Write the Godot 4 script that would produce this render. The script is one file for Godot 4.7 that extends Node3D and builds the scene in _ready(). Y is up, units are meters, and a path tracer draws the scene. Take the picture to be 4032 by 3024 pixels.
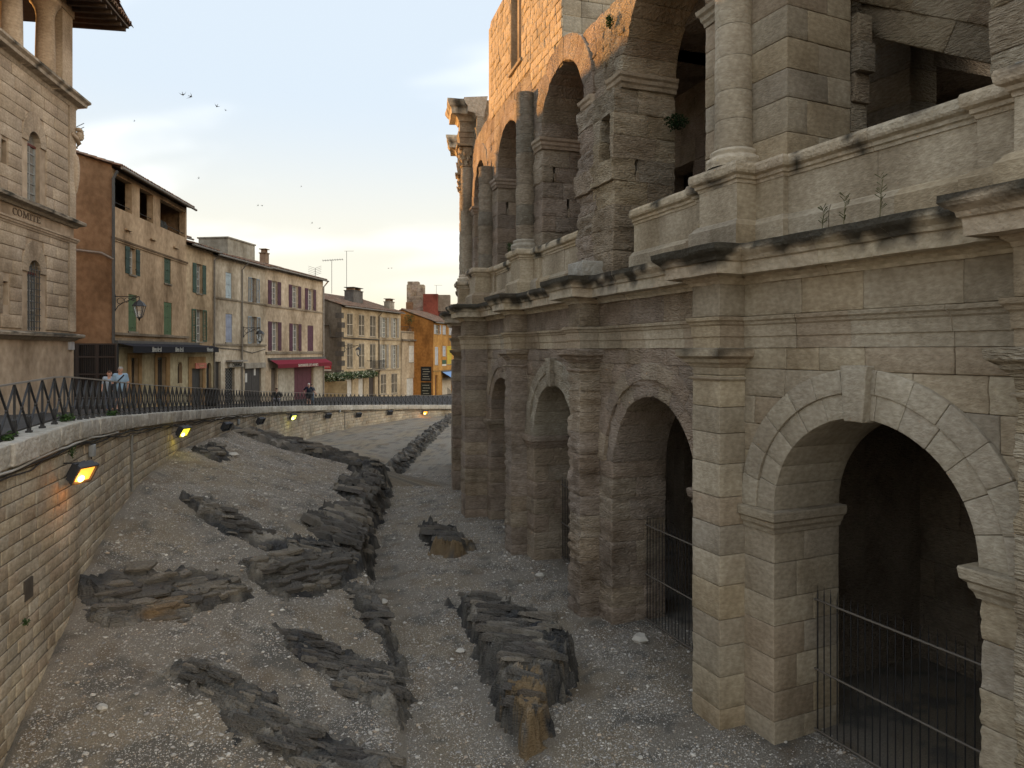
extends Node3D
# A Roman amphitheatre beside a sunken ditch, a retaining wall with an iron railing, and a row of old houses at sunset.
# Metres, y up; the eye is at the origin, the ground by the arena lies at -7.6.
const GND := -7.6
var noi := FastNoiseLite.new()
var noi2 := FastNoiseLite.new()
var noi3 := FastNoiseLite.new()
var rng := RandomNumberGenerator.new()
var M := {}
var T := {}
var taken := {}
var front_wear := 1.0
var side_wear := 0.0   # how far wear eats into the ends of stones, not only their faces
# retaining wall / railing line: x and the height of the coping against distance d (z = -d)
var wall_tab := [[2.0, -6.3, -1.5], [8.4, -7.65, -1.58], [11.9, -8.57, -1.6], [15.2, -9.42, -1.52], [18.4, -10.5, -1.72], [22.3, -11.8, -2.0], [27.7, -13.1, -2.37], [37.2, -14.9, -3.0], [45.0, -16.0, -3.55], [52.2, -16.2, -4.05], [60.0, -15.0, -4.62], [66.2, -12.6, -5.06], [71.5, -9.6, -5.45], [75.4, -6.3, -5.8], [80.0, 0.0, -6.1], [86.0, 12.0, -6.3]]
var foot_tab := [[2.0, -7.4], [8.0, -7.2], [11.9, -6.75], [13.9, -5.9], [15.6, -5.2], [19.5, -4.5], [24.0, -4.15], [27.7, -3.95], [33.0, -4.1], [38.0, -4.3], [41.0, -4.7], [45.0, -6.0], [50.0, -6.6], [54.0, -6.8], [75.0, -6.75], [90.0, -6.75]]
var edge_tab := [[2.0, -1.6, 0.25], [12.9, -1.88, 0.3], [14.0, -2.1, 0.35], [16.1, -2.54, 0.4], [19.0, -3.2, 0.45], [22.6, -4.5, 0.8], [24.5, -5.0, 1.1], [31.3, -6.0, 1.0], [38.7, -6.7, 0.8], [43.0, -6.95, 0.4], [52.0, -6.6, 0.3], [74.0, -6.3, 0.15], [90.0, -6.0, 0.1]]
var house_tab := [[0.0, -1.2], [20.0, -1.9], [27.0, -2.3], [36.0, -2.95], [46.0, -3.5], [50.0, -3.7], [59.0, -4.05], [70.0, -4.6], [78.0, -5.04], [93.0, -6.0], [110.0, -6.6]]

func tab(t: Array, d: float, col := 1) -> float:
	if d <= t[0][0]:
		return t[0][col]
	for i in range(1, t.size()):
		if d <= t[i][0]:
			var k: float = (d - t[i - 1][0]) / (t[i][0] - t[i - 1][0])
			return lerpf(t[i - 1][col], t[i][col], k)
	return t[-1][col]

func at(x: float, d: float, y: float) -> Vector3:
	return Vector3(x, y, -d)

func lin(r: float, g: float, b: float) -> Color:
	return Color(r, g, b).linear_to_srgb()

func numbered(called: String) -> String:
	taken[called] = taken.get(called, -1) + 1
	return called if taken[called] == 0 else "%s_%03d" % [called, taken[called]]

func tag(o: Node3D, label := "", category := "", group := "", kind := "") -> void:
	if label: o.set_meta("label", label)
	if category: o.set_meta("category", category)
	if group: o.set_meta("group", group)
	if kind: o.set_meta("kind", kind)

func thing(called: String, label: String, category: String, pos := Vector3.ZERO, group := "", kind := "") -> Node3D:
	var o := Node3D.new()
	o.name = numbered(called)
	add_child(o)
	o.position = pos
	tag(o, label, category, group, kind)
	return o

func world(o: Node3D) -> Transform3D:
	var t := Transform3D()
	var n: Node = o
	while n != self and n is Node3D:
		t = n.transform * t
		n = n.get_parent()
	return t

func part(parent: Node, called: String, mesh: Mesh, m: Material, f := Transform3D()) -> MeshInstance3D:
	var o := MeshInstance3D.new()
	o.name = called if parent != self else numbered(called)
	o.mesh = mesh
	o.material_override = m
	parent.add_child(o, true)
	o.transform = f if parent == self else world(parent).affine_inverse() * f
	return o

func frame(o: Vector3, xdir: Vector3) -> Transform3D:
	return Transform3D(Basis(xdir, Vector3.UP, xdir.cross(Vector3.UP)), o)

# ---------- mesh helpers ----------
func new_st() -> SurfaceTool:
	var st := SurfaceTool.new()
	st.begin(Mesh.PRIMITIVE_TRIANGLES)
	st.set_color(Color.WHITE)
	return st

func done(st: SurfaceTool) -> ArrayMesh:
	st.generate_normals()
	return st.commit()

func quad(st: SurfaceTool, a: Vector3, b: Vector3, c: Vector3, d: Vector3) -> void:
	st.add_vertex(a); st.add_vertex(b); st.add_vertex(c)
	st.add_vertex(a); st.add_vertex(c); st.add_vertex(d)

func steps(a: float, b: float, r: float, c: float) -> PackedFloat32Array:
	var o := PackedFloat32Array([a, a + r])
	var n := maxi(1, int(round((b - a - 2 * r) / c)))
	for i in range(1, n):
		o.append(a + r + (b - a - 2 * r) * i / n)
	o.append(b - r)
	o.append(b)
	return o

# a stone: rounded by r, worn by up to e, in cells of c; arc = (centre x, centre y, radius) bends x round a circle, y being the radius
func block(st: SurfaceTool, lo: Vector3, hi: Vector3, r: float, e: float, c: float, col: Color, off := Vector3.ZERO, arc := Vector3.ZERO) -> void:
	st.set_smooth_group(0)
	st.set_color(col)
	if e > 0.03:
		e *= 1.05
	else:
		e *= 0.7
	var sz := hi - lo
	r = minf(r, minf(sz.x, minf(sz.y, sz.z)) * 0.3)
	var ls := [steps(lo.x, hi.x, r, c), steps(lo.y, hi.y, r, c), steps(lo.z, hi.z, r, maxf(c, sz.z * 0.2))]
	var mx := (lo.x + hi.x) / 2
	var il := lo + Vector3.ONE * r
	var ih := hi - Vector3.ONE * r
	for f in 6:
		var w := f >> 1
		var side := f & 1
		if w == 2 and side == 0:
			continue
		var u := (w + 1) % 3
		var v := (w + 2) % 3
		var us: PackedFloat32Array = ls[u]
		var vs: PackedFloat32Array = ls[v]
		var nu := us.size()
		var nv := vs.size()
		var pts := PackedVector3Array()
		pts.resize(nu * nv)
		for j in nv:
			for i in nu:
				var p := Vector3.ZERO
				p[u] = us[i]
				p[v] = vs[j]
				p[w] = hi[w] if side else lo[w]
				var q := p.clamp(il, ih)
				var nn := (p - q).normalized()
				p = q + nn * r
				if e > 0.0:
					var k := p + off
					var s := noi.get_noise_3d(k.x * 0.8, k.y * 4.2, k.z * 0.8) * 0.75 + noi2.get_noise_3d(k.x, k.y * 1.3, k.z) * 0.75 + noi.get_noise_3d(k.x * 1.6, k.y * 11.0, k.z * 1.6 + 50.0) * 0.6 + noi.get_noise_3d(k.x * 5.0, k.y * 9.0, k.z * 5.0) * 0.3 + 0.32
					var wx := clampf((absf(p.x - mx) - sz.x * 0.5 + 0.16) / 0.16, 0.0, 1.0)
					var wz := clampf((p.z - hi.z + 0.16) / 0.16, 0.0, 1.0)
					p -= Vector3(signf(p.x - mx) * wx * side_wear, 0.0, wz * front_wear) * e * maxf(0.0, s)
				if arc.z > 0.0:
					var a := p.x / arc.z
					p = Vector3(arc.x + p.y * sin(a), arc.y + p.y * cos(a), p.z)
				pts[j * nu + i] = p
		for j in nv - 1:
			for i in nu - 1:
				var a := pts[j * nu + i]
				var b := pts[(j + 1) * nu + i]
				var cc := pts[(j + 1) * nu + i + 1]
				var d := pts[j * nu + i + 1]
				if side:
					quad(st, a, b, cc, d)
				else:
					quad(st, a, d, cc, b)

func box(st: SurfaceTool, lo: Vector3, hi: Vector3, col := Color.WHITE, f := Transform3D()) -> void:
	st.set_smooth_group(-1)
	st.set_color(col)
	var p: Array[Vector3] = []
	for i in 8:
		p.append(f * Vector3(hi.x if i & 1 else lo.x, hi.y if i & 2 else lo.y, hi.z if i & 4 else lo.z))
	for q in [[4, 6, 7, 5], [1, 3, 2, 0], [0, 2, 6, 4], [5, 7, 3, 1], [2, 3, 7, 6], [0, 4, 5, 1]]:
		quad(st, p[q[0]], p[q[1]], p[q[2]], p[q[3]])

func boxm(lo: Vector3, hi: Vector3, col := Color.WHITE) -> ArrayMesh:
	var st := new_st()
	box(st, lo, hi, col)
	return done(st)

# bar of rectangular section from a to b
func bar(st: SurfaceTool, a: Vector3, b: Vector3, w: float, h: float, col := Color.WHITE, up := Vector3.UP) -> void:
	var z := (b - a).normalized()
	var x := up.cross(z)
	if x.length() < 0.01:
		x = Vector3.RIGHT.cross(z)
	x = x.normalized()
	var y := z.cross(x)
	box(st, Vector3(-w / 2, -h / 2, 0), Vector3(w / 2, h / 2, a.distance_to(b)), col, Transform3D(Basis(x, y, z), a))

# round tube through points, radius r (or radii)
func tube(st: SurfaceTool, pts: Array, rad: Variant, n := 8, col := Color.WHITE, caps := true) -> void:
	st.set_smooth_group(0)
	st.set_color(col)
	var rings := []
	for i in pts.size():
		var p: Vector3 = pts[i]
		var t: Vector3 = ((pts[mini(i + 1, pts.size() - 1)] as Vector3) - (pts[maxi(i - 1, 0)] as Vector3)).normalized()
		var x := t.cross(Vector3.UP if absf(t.y) < 0.95 else Vector3.RIGHT).normalized()
		var y := x.cross(t)
		var r: float = rad[i] if rad is Array else rad
		var ring := PackedVector3Array()
		for k in n:
			ring.append(p + (x * cos(TAU * k / n) + y * sin(TAU * k / n)) * r)
		rings.append(ring)
	for i in rings.size() - 1:
		for k in n:
			var k2 := (k + 1) % n
			quad(st, rings[i][k], rings[i + 1][k], rings[i + 1][k2], rings[i][k2])
	if caps:
		for e in [0, rings.size() - 1]:
			st.set_smooth_group(-1)
			for k in range(1, n - 1):
				if e == 0:
					st.add_vertex(rings[e][0]); st.add_vertex(rings[e][k]); st.add_vertex(rings[e][k + 1])
				else:
					st.add_vertex(rings[e][0]); st.add_vertex(rings[e][k + 1]); st.add_vertex(rings[e][k])
		st.set_smooth_group(0)

func ball(st: SurfaceTool, c: Vector3, r: Vector3, n := 10, col := Color.WHITE) -> void:
	st.set_smooth_group(0)
	st.set_color(col)
	var m := n / 2
	for j in m:
		for i in n:
			var q: Array[Vector3] = []
			for k in [[0, 0], [0, 1], [1, 1], [1, 0]]:
				var th: float = PI * (j + k[1]) / m
				var ph: float = TAU * (i + k[0]) / n
				q.append(c + Vector3(sin(th) * cos(ph), cos(th), sin(th) * sin(ph)) * r)
			quad(st, q[0], q[3], q[2], q[1])

# a moulding: profile (out, y) swept along a level path of points, mitred at the corners, cut into stones of about len; each stone becomes a part
func sweep(parent: Node, called: String, path: Array, profile: Array, m: Material, stone: float, e: float, cols: Array, stain := 0.0, closed_ends := true) -> void:
	var n := path.size()
	var outs: Array[Vector3] = []
	for i in n - 1:
		outs.append(((path[i + 1] as Vector3) - (path[i] as Vector3)).normalized().cross(Vector3.UP))
	var ymax: float = -99.0
	var ymin: float = 99.0
	for p in profile:
		ymax = maxf(ymax, p.y)
		ymin = minf(ymin, p.y)
	for i in n - 1:
		var a: Vector3 = path[i]
		var b: Vector3 = path[i + 1]
		var o := outs[i]
		var ma := o
		var mb := o
		if i > 0:
			ma = (o + outs[i - 1]) / (1.0 + o.dot(outs[i - 1]))
		if i < n - 2:
			mb = (o + outs[i + 1]) / (1.0 + o.dot(outs[i + 1]))
		var length := a.distance_to(b)
		var k := maxi(1, int(round(length / stone)))
		var cuts := [0.0]
		for j in range(1, k):
			cuts.append((j + rng.randf_range(-0.18, 0.18)) / k)
		cuts.append(1.0)
		for j in k:
			var col: Color = cols[rng.randi() % cols.size()]
			var st := new_st()
			var t0: float = cuts[j] + (0.004 / length if j > 0 else 0.0)
			var t1: float = cuts[j + 1] - (0.004 / length if j < k - 1 else 0.0)
			var lift := rng.randf_range(-0.008, 0.008)
			var ns := maxi(1, int(round((t1 - t0) * length / 0.22)))
			var rows := []
			for s in ns + 1:
				var t := lerpf(t0, t1, float(s) / ns)
				var row := []
				var od := ma if j == 0 and s == 0 else mb if j == k - 1 and s == ns else o
				for p in profile:
					var pa: Vector3 = a + ma * p.x
					var pb: Vector3 = b + mb * p.x
					var q := pa.lerp(pb, t)
					if j > 0 or k == 1:
						pass
					q.y += p.y
					if e > 0.0:
						var w := noi.get_noise_3d(q.x * 1.2, q.y * 3.0, q.z * 1.2) * 0.6 + noi2.get_noise_3d(q.x * 1.6, q.y * 1.6, q.z * 1.6) * 0.7 + 0.25
						q -= od * e * maxf(0.0, w)
						q.y -= e * 0.5 * maxf(0.0, noi2.get_noise_3d(q.x * 2.0, 7.0, q.z * 2.0))
					if od == o:
						q += o * lift
					row.append(q)
				rows.append(row)
			st.set_smooth_group(-1)
			for s in ns:
				for p in profile.size() - 1:
					var qa: Vector3 = rows[s][p]
					var qb: Vector3 = rows[s][p + 1]
					var qc: Vector3 = rows[s + 1][p + 1]
					var qd: Vector3 = rows[s + 1][p]
					for v in [qa, qb, qc, qa, qc, qd]:
						var cc := col
						if stain > 0.0:
							var g: float = noi3.get_noise_3d(v.x * 2.2, v.y * 0.5, v.z * 2.2) + noi2.get_noise_3d(v.x * 3, v.y * 3, v.z * 3) * 0.5
							var hgt: float = (v.y - ymin) / (ymax - ymin)
							cc = col.lerp(Color(0.04, 0.038, 0.033), smoothstep(0.12, 0.5, g + (hgt - 0.46) * 1.1 * stain + stain * 0.06) * 0.92)
						st.set_color(cc)
						st.add_vertex(v)
			if closed_ends:
				st.set_color(col)
				for s in [0, ns]:
					for p in range(1, profile.size() - 1):
						var tri := [rows[s][0], rows[s][p], rows[s][p + 1]]
						if s == 0:
							tri.reverse()
						for v in tri:
							st.add_vertex(v)
			part(parent, called, done(st), m)

# a course wall of stones in frame f; holes = [x0, x1, y0, y1] or discs [cx, cy, radius]; keep = parts before the rest is joined
func ashlar(parent: Node, called: String, f: Transform3D, x0: float, x1: float, y0: float, y1: float, course: float, length: float, z0: float, z1: float, holes: Array, m: Material, e: float, cols: Array, r := 0.02, c := 0.16, joint := 0.006, join: SurfaceTool = null) -> void:
	var n := maxi(1, int(round((y1 - y0) / course)))
	for i in n:
		var ya := y0 + (y1 - y0) * i / n
		var yb := y0 + (y1 - y0) * (i + 1) / n
		var ym := (ya + yb) / 2
		var spans := [[x0, x1]]
		for h in holes:
			var ha: float
			var hb: float
			if h.size() == 3:
				var dy: float = ym - h[1]
				if absf(dy) >= h[2]:
					continue
				var w: float = sqrt(h[2] * h[2] - dy * dy)
				ha = h[0] - w
				hb = h[0] + w
			else:
				if yb <= h[2] + course * 0.3 or ya >= h[3] - course * 0.3:
					continue
				ha = h[0]
				hb = h[1]
			var next := []
			for s in spans:
				if hb <= s[0] or ha >= s[1]:
					next.append(s)
				else:
					if ha - s[0] > 0.04: next.append([s[0], ha])
					if s[1] - hb > 0.04: next.append([hb, s[1]])
			spans = next
		for s in spans:
			var x: float = s[0]
			var first := true
			while x < s[1] - 0.01:
				var l := length * rng.randf_range(0.65, 1.4) * (0.55 if first and i % 2 == 1 else 1.0)
				first = false
				if s[1] - x - l < length * 0.45:
					l = s[1] - x
				var col: Color = cols[rng.randi() % cols.size()]
				col = col * rng.randf_range(0.9, 1.08)
				var st := new_st() if join == null else join
				var lift := rng.randf_range(-0.012, 0.004)
				var lo := Vector3(x + joint / 2, ya + joint / 2, z0)
				var hi := Vector3(x + l - joint / 2, yb - joint / 2, z1 + lift)
				if join == null:
					block(st, lo, hi, r, e, c, col, f.origin)
					part(parent, called, done(st), m, f)
				else:
					block(st, lo, hi, r, e, c, col, f.origin)
				x += l

# ---------- textures and materials ----------
func noise_tex(key: String, freq: float, oct: int, seed_: int, lo: Color, hi: Color, kind := FastNoiseLite.TYPE_SIMPLEX_SMOOTH, fr := FastNoiseLite.FRACTAL_FBM, size := 512, mid := 0.5) -> void:
	var n := FastNoiseLite.new()
	n.noise_type = kind
	n.frequency = freq
	n.fractal_type = fr
	n.fractal_octaves = oct
	n.seed = seed_
	var t := NoiseTexture2D.new()
	t.width = size
	t.height = size
	t.seamless = true
	t.noise = n
	var g := Gradient.new()
	g.offsets = PackedFloat32Array([0.0, mid, 1.0])
	g.colors = PackedColorArray([lo, lo.lerp(hi, 0.5), hi])
	t.color_ramp = g
	T[key] = t

func mat(key: String, o := {}) -> StandardMaterial3D:
	var m := StandardMaterial3D.new()
	m.resource_name = key
	m.albedo_color = o.get("col", Color.WHITE)
	m.vertex_color_use_as_albedo = o.get("vc", true)
	m.roughness = o.get("rough", 0.9)
	m.metallic = o.get("metal", 0.0)
	m.metallic_specular = o.get("spec", 0.35)
	if o.has("tex"):
		m.albedo_texture = T[o.tex]
	if o.has("bump"):
		m.heightmap_enabled = true
		m.heightmap_texture = T[o.bump]
		m.heightmap_scale = o.get("depth", 1.0)
	if o.has("tex") or o.has("bump"):
		m.uv1_triplanar = true
		m.uv1_world_triplanar = true
		m.uv1_triplanar_sharpness = 6.0
		m.uv1_scale = o.get("scale", Vector3.ONE)
	if o.has("over"):
		m.detail_enabled = true
		m.detail_albedo = T[o.over]
		m.detail_blend_mode = BaseMaterial3D.BLEND_MODE_MUL
		m.detail_uv_layer = BaseMaterial3D.DETAIL_UV_2
		m.uv2_triplanar = true
		m.uv2_world_triplanar = true
		m.uv2_scale = o.get("over_scale", Vector3.ONE * 0.3)
	M[key] = m
	return m

func materials() -> void:
	noise_tex("mottle", 0.012, 5, 3, Color(0.8, 0.785, 0.765), Color(1, 1, 1))
	noise_tex("speck", 0.09, 4, 5, Color(0.74, 0.735, 0.73), Color(1, 1, 1))
	noise_tex("stria", 0.011, 6, 8, Color.BLACK, Color.WHITE, FastNoiseLite.TYPE_SIMPLEX_SMOOTH, FastNoiseLite.FRACTAL_RIDGED)
	noise_tex("grain", 0.03, 5, 11, Color.BLACK, Color.WHITE)
	noise_tex("stain", 0.006, 4, 21, Color(0.62, 0.59, 0.55), Color(1, 1, 1), FastNoiseLite.TYPE_SIMPLEX_SMOOTH, FastNoiseLite.FRACTAL_FBM, 512, 0.32)
	noise_tex("gravel", 0.07, 3, 31, Color(0.7, 0.69, 0.675), Color(1, 0.99, 0.97), FastNoiseLite.TYPE_CELLULAR)
	noise_tex("gravel_h", 0.07, 3, 31, Color.BLACK, Color.WHITE, FastNoiseLite.TYPE_CELLULAR)
	mat("stone", {"tex": "mottle", "bump": "grain", "depth": 0.9, "scale": Vector3(0.9, 1.4, 0.9), "over": "stain", "over_scale": Vector3(0.16, 0.1, 0.16), "rough": 0.93})
	mat("worn_stone", {"tex": "mottle", "bump": "stria", "depth": 6.0, "scale": Vector3(0.7, 2.0, 0.7), "over": "stain", "over_scale": Vector3(0.22, 0.14, 0.22), "rough": 0.95})
	mat("crust_stone", {"tex": "mottle", "bump": "grain", "depth": 2.0, "scale": Vector3(0.6, 0.6, 0.6), "rough": 0.95})
	mat("rubble", {"tex": "speck", "bump": "grain", "depth": 4.0, "scale": Vector3(0.4, 0.5, 0.4), "rough": 0.95})
	mat("rock", {"tex": "speck", "bump": "stria", "depth": 5.0, "scale": Vector3(1.1, 2.6, 1.3), "rough": 0.85, "over": "mottle", "over_scale": Vector3(0.4, 0.4, 0.4)})
	mat("gravel", {"tex": "gravel", "bump": "gravel_h", "depth": 2.5, "scale": Vector3(2.2, 2.2, 2.2), "over": "speck", "over_scale": Vector3(0.45, 0.45, 0.45), "rough": 0.97})
	mat("pebble", {"rough": 0.9})
	mat("plaster", {"tex": "mottle", "bump": "grain", "depth": 0.8, "scale": Vector3(0.35, 0.3, 0.35), "over": "stain", "over_scale": Vector3(0.13, 0.06, 0.13), "rough": 0.95})
	mat("asphalt", {"tex": "speck", "bump": "grain", "depth": 0.5, "scale": Vector3(0.6, 0.6, 0.6), "rough": 0.9, "over": "mottle", "over_scale": Vector3(0.12, 0.12, 0.12)})
	mat("tile", {"tex": "speck", "scale": Vector3(0.25, 0.25, 0.25), "rough": 0.9, "over": "mottle", "over_scale": Vector3(0.3, 0.3, 0.3)})
	mat("iron", {"vc": false, "col": lin(0.012, 0.012, 0.014), "rough": 0.5, "spec": 0.5, "bump": "grain", "depth": 0.15, "scale": Vector3(3, 3, 3)})
	mat("paint", {"tex": "mottle", "scale": Vector3(0.6, 0.25, 0.6), "rough": 0.65})
	mat("cloth", {"rough": 0.95})
	mat("skin", {"rough": 0.6})
	mat("metal", {"rough": 0.4, "metal": 0.6})
	mat("leaf", {"rough": 0.7})
	M.leaf.backlight_enabled = true
	M.leaf.backlight = Color(0.3, 0.35, 0.15)
	mat("rail", {"vc": false, "col": lin(0.16, 0.15, 0.14), "rough": 0.42, "spec": 0.5})
	mat("rail_rust", {"vc": false, "col": lin(0.13, 0.11, 0.09), "rough": 0.6, "spec": 0.5})
	mat("bird", {"vc": false, "col": lin(0.02, 0.018, 0.016), "rough": 0.8})
	var pn := mat("pane", {"vc": false, "col": Color(0.75, 0.8, 0.82, 0.12), "rough": 0.04, "spec": 0.6})
	pn.transparency = BaseMaterial3D.TRANSPARENCY_ALPHA
	var g := mat("glass", {"vc": false, "col": lin(0.02, 0.025, 0.03), "rough": 0.06, "spec": 0.6})
	g.roughness = 0.08

# ---------- camera, sky, sun ----------
func camera_and_light() -> void:
	var cam := Camera3D.new()
	cam.name = "camera"
	cam.projection = Camera3D.PROJECTION_FRUSTUM
	cam.near = 0.1
	cam.far = 4000.0
	cam.size = 0.1 * 3024.0 / 2800.0
	cam.frustum_offset = Vector2(0.0, -0.1 * 132.0 / 2800.0)
	add_child(cam)
	var env := Environment.new()
	env.background_mode = Environment.BG_SKY
	env.tonemap_mode = Environment.TONE_MAPPER_LINEAR
	env.tonemap_exposure = 2.45
	env.sdfgi_enabled = true
	env.ssao_enabled = true
	env.ssil_enabled = true
	var sky := Sky.new()
	var pm := PanoramaSkyMaterial.new()
	pm.panorama = sky_picture()
	pm.energy_multiplier = SKY
	sky.sky_material = pm
	env.sky = sky
	var we := WorldEnvironment.new()
	we.name = "environment"
	we.environment = env
	add_child(we)
	var sun := DirectionalLight3D.new()
	sun.name = "sun"
	sun.light_energy = 1.1
	sun.light_angular_distance = 0.5
	sun.light_color = Color(1.0, 0.72, 0.38)
	sun.shadow_enabled = true
	add_child(sun)
	sun.look_at_from_position(sun_dir(), Vector3.ZERO)

const SUN_AZ := 57.0   # degrees left of straight ahead
const SUN_EL := 4.2
const SKY := 1.55

func sun_dir() -> Vector3:
	var a := deg_to_rad(SUN_AZ)
	var e := deg_to_rad(SUN_EL)
	return Vector3(-sin(a) * cos(e), sin(e), -cos(a) * cos(e))

func sky_picture() -> ImageTexture:
	var w := 1024
	var h := 512
	var im := Image.create(w, h, false, Image.FORMAT_RGBF)
	var n := FastNoiseLite.new()
	n.seed = 4
	n.frequency = 1.0
	n.fractal_octaves = 5
	var s := sun_dir()
	var zen := Color(0.305, 0.35, 0.405)
	var mid := Color(0.315, 0.36, 0.405)
	var low := Color(0.42, 0.405, 0.345)
	var hor := Color(0.5, 0.41, 0.25)
	for j in h:
		var el := (0.5 - (j + 0.5) / h) * PI
		var y := sin(el)
		for i in w:
			var az := ((i + 0.5) / w) * TAU - PI
			var v := Vector3(sin(az) * cos(el), y, -cos(az) * cos(el))
			var yy := maxf(y, 0.0)
			var c: Color
			if yy < 0.1:
				c = hor.lerp(low, smoothstep(0.0, 0.1, yy))
			elif yy < 0.34:
				c = low.lerp(mid, smoothstep(0.1, 0.34, yy))
			else:
				c = mid.lerp(zen, smoothstep(0.3, 0.85, yy))
			var cs := v.dot(s)
			# hazy evening air: brighter and warmer towards the sun, a wide glow and a narrow one
			var ga := acos(clampf(cs, -1.0, 1.0))
			var g := exp(-0.5 * pow(ga / deg_to_rad(30.0), 2.0))
			c = c * 0.64
			c = c * (Color(1, 1, 1) + Color(2.6, 2.2, 1.65) * g) + Color(1.0, 0.62, 0.28) * exp(-0.5 * pow(ga / deg_to_rad(9.0), 2.0))
			if y > 0.0:
				# thin high streaks of cloud
				var q := v / (y + 0.16)
				var f := n.get_noise_3d(q.x * 0.55 + q.z * 0.2, q.z * 1.5 - q.x * 0.35, 3.0)
				var f2 := n.get_noise_3d(q.x * 0.25, q.z * 0.6, 9.0)
				var k := smoothstep(0.0, 0.55, f + f2 * 0.5) * 0.5 * smoothstep(0.02, 0.25, y)
				c = c.lerp(Color(0.42, 0.42, 0.41) * (1.0 + 1.5 * g), k)
			else:
				c = Color(0.2, 0.17, 0.14)
			im.set_pixel(i, j, c)
	return ImageTexture.create_from_image(im)

# ---------- ground ----------
func floor_h(x: float, d: float) -> float:
	var xw := tab(wall_tab, d)
	var xe := tab(edge_tab, d)
	var path := lerpf(GND, -7.0, smoothstep(36.0, 66.0, d))
	path += noi2.get_noise_2d(x * 0.4, d * 0.4) * 0.05
	if x >= xe:
		return path
	var eh := tab(edge_tab, d, 2)
	var wf := tab(foot_tab, d)
	var u := clampf((xe - x) / maxf(0.5, xe - xw), 0.0, 1.3)
	var rise := smoothstep(0.0, 0.12, (xe - x) / 3.0)
	var top := path + eh * rise
	var s := lerpf(top, maxf(wf, top), minf(1.0, u))
	# the hollow in the foreground and the scarp that bounds it
	var scarp := 15.6 + (x + 9.6) * 1.15
	if d < scarp + 3.0 and d > 5.0:
		s -= 0.28 * (1.0 - smoothstep(scarp - 0.3, scarp + 0.7, d)) * smoothstep(0.02, 0.2, u)
	s += noi2.get_noise_2d(x * 0.5 + 40.0, d * 0.5) * 0.13 * minf(1.0, u * 4.0)
	return s

func ground() -> void:
	var st := new_st()
	var ds := []
	var d := 3.0
	while d < 92.0:
		ds.append(d)
		d += clampf(d * 0.011, 0.12, 0.9)
	var nx := 150
	var grid := []
	for dd in ds:
		var xw := tab(wall_tab, dd) - 0.15
		var xr := 17.0 if dd < 40 else maxf(6.0, xw + 6.0)
		var row := []
		for i in nx + 1:
			var x := lerpf(xw, xr, float(i) / nx)
			row.append(at(x, dd, floor_h(x, dd)))
		grid.append(row)
	for j in ds.size() - 1:
		for i in nx:
			for v in [grid[j][i], grid[j + 1][i], grid[j + 1][i + 1], grid[j][i], grid[j + 1][i + 1], grid[j][i + 1]]:
				var p: Vector3 = v
				var k := noi3.get_noise_2d(p.x * 0.5, p.z * 0.35)
				var k2 := noi3.get_noise_2d(p.x * 1.6 + 50.0, p.z * 1.1)
				var col := Color(0.53, 0.48, 0.415).lerp(Color(0.56, 0.475, 0.365), smoothstep(-0.1, 0.3, k))
				var earth := smoothstep(0.18, 0.42, k2) * 0.75
				col = col.lerp(Color(0.4, 0.32, 0.235), earth)
				# grey slate soil shows through in patches, mostly in the near hollow
				var soil := noi2.get_noise_2d(p.x * 1.3, p.z * 1.3) + 0.45 * noi.get_noise_2d(p.x * 3.0, p.z * 3.0) + (0.12 if floor_h(p.x, -p.z) < -6.6 and p.x < -2.6 and p.z > -16.5 else -0.22)
				col = col.lerp(Color(0.26, 0.25, 0.235), smoothstep(0.06, 0.16, soil) * 0.75)
				st.set_color(col)
				st.set_smooth_group(0)
				st.add_vertex(p)
	var o := part(self, "ditch_ground", done(st), M.gravel)
	tag(o, "", "", "", "structure")
	# the land all round
	var pl := new_st()
	pl.set_color(Color(0.16, 0.14, 0.115))
	pl.set_smooth_group(-1)
	quad(pl, Vector3(-2500, -9.0, -2500), Vector3(-2500, -9.0, 2500), Vector3(2500, -9.0, 2500), Vector3(2500, -9.0, -2500))
	tag(part(self, "ground", done(pl), M.gravel), "", "", "", "structure")
	street()

func street() -> void:
	# roadway from the back of the coping to a pavement by the houses, one sheet
	var st := new_st()
	var ds := []
	var d := 1.0
	while d < 110.0:
		ds.append(d)
		d += 1.2
	var rows := []
	for dd in ds:
		var xw := tab(wall_tab, dd) - 0.3
		var yw := tab(wall_tab, dd, 2) - 0.03
		var xl := -30.0
		var row := []
		for i in 15:
			var t := i / 14.0
			var x := lerpf(xl, xw, t)
			var side := smoothstep(0.0, 9.0, xw - x)
			row.append(at(x, dd, lerpf(yw, tab(house_tab, dd), side)))
		rows.append(row)
	st.set_smooth_group(0)
	for j in ds.size() - 1:
		for i in 14:
			st.set_color(Color(0.085, 0.082, 0.08))
			quad(st, rows[j][i], rows[j + 1][i], rows[j + 1][i + 1], rows[j][i + 1])
	tag(part(self, "street", done(st), M.asphalt), "", "", "", "structure")

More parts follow.
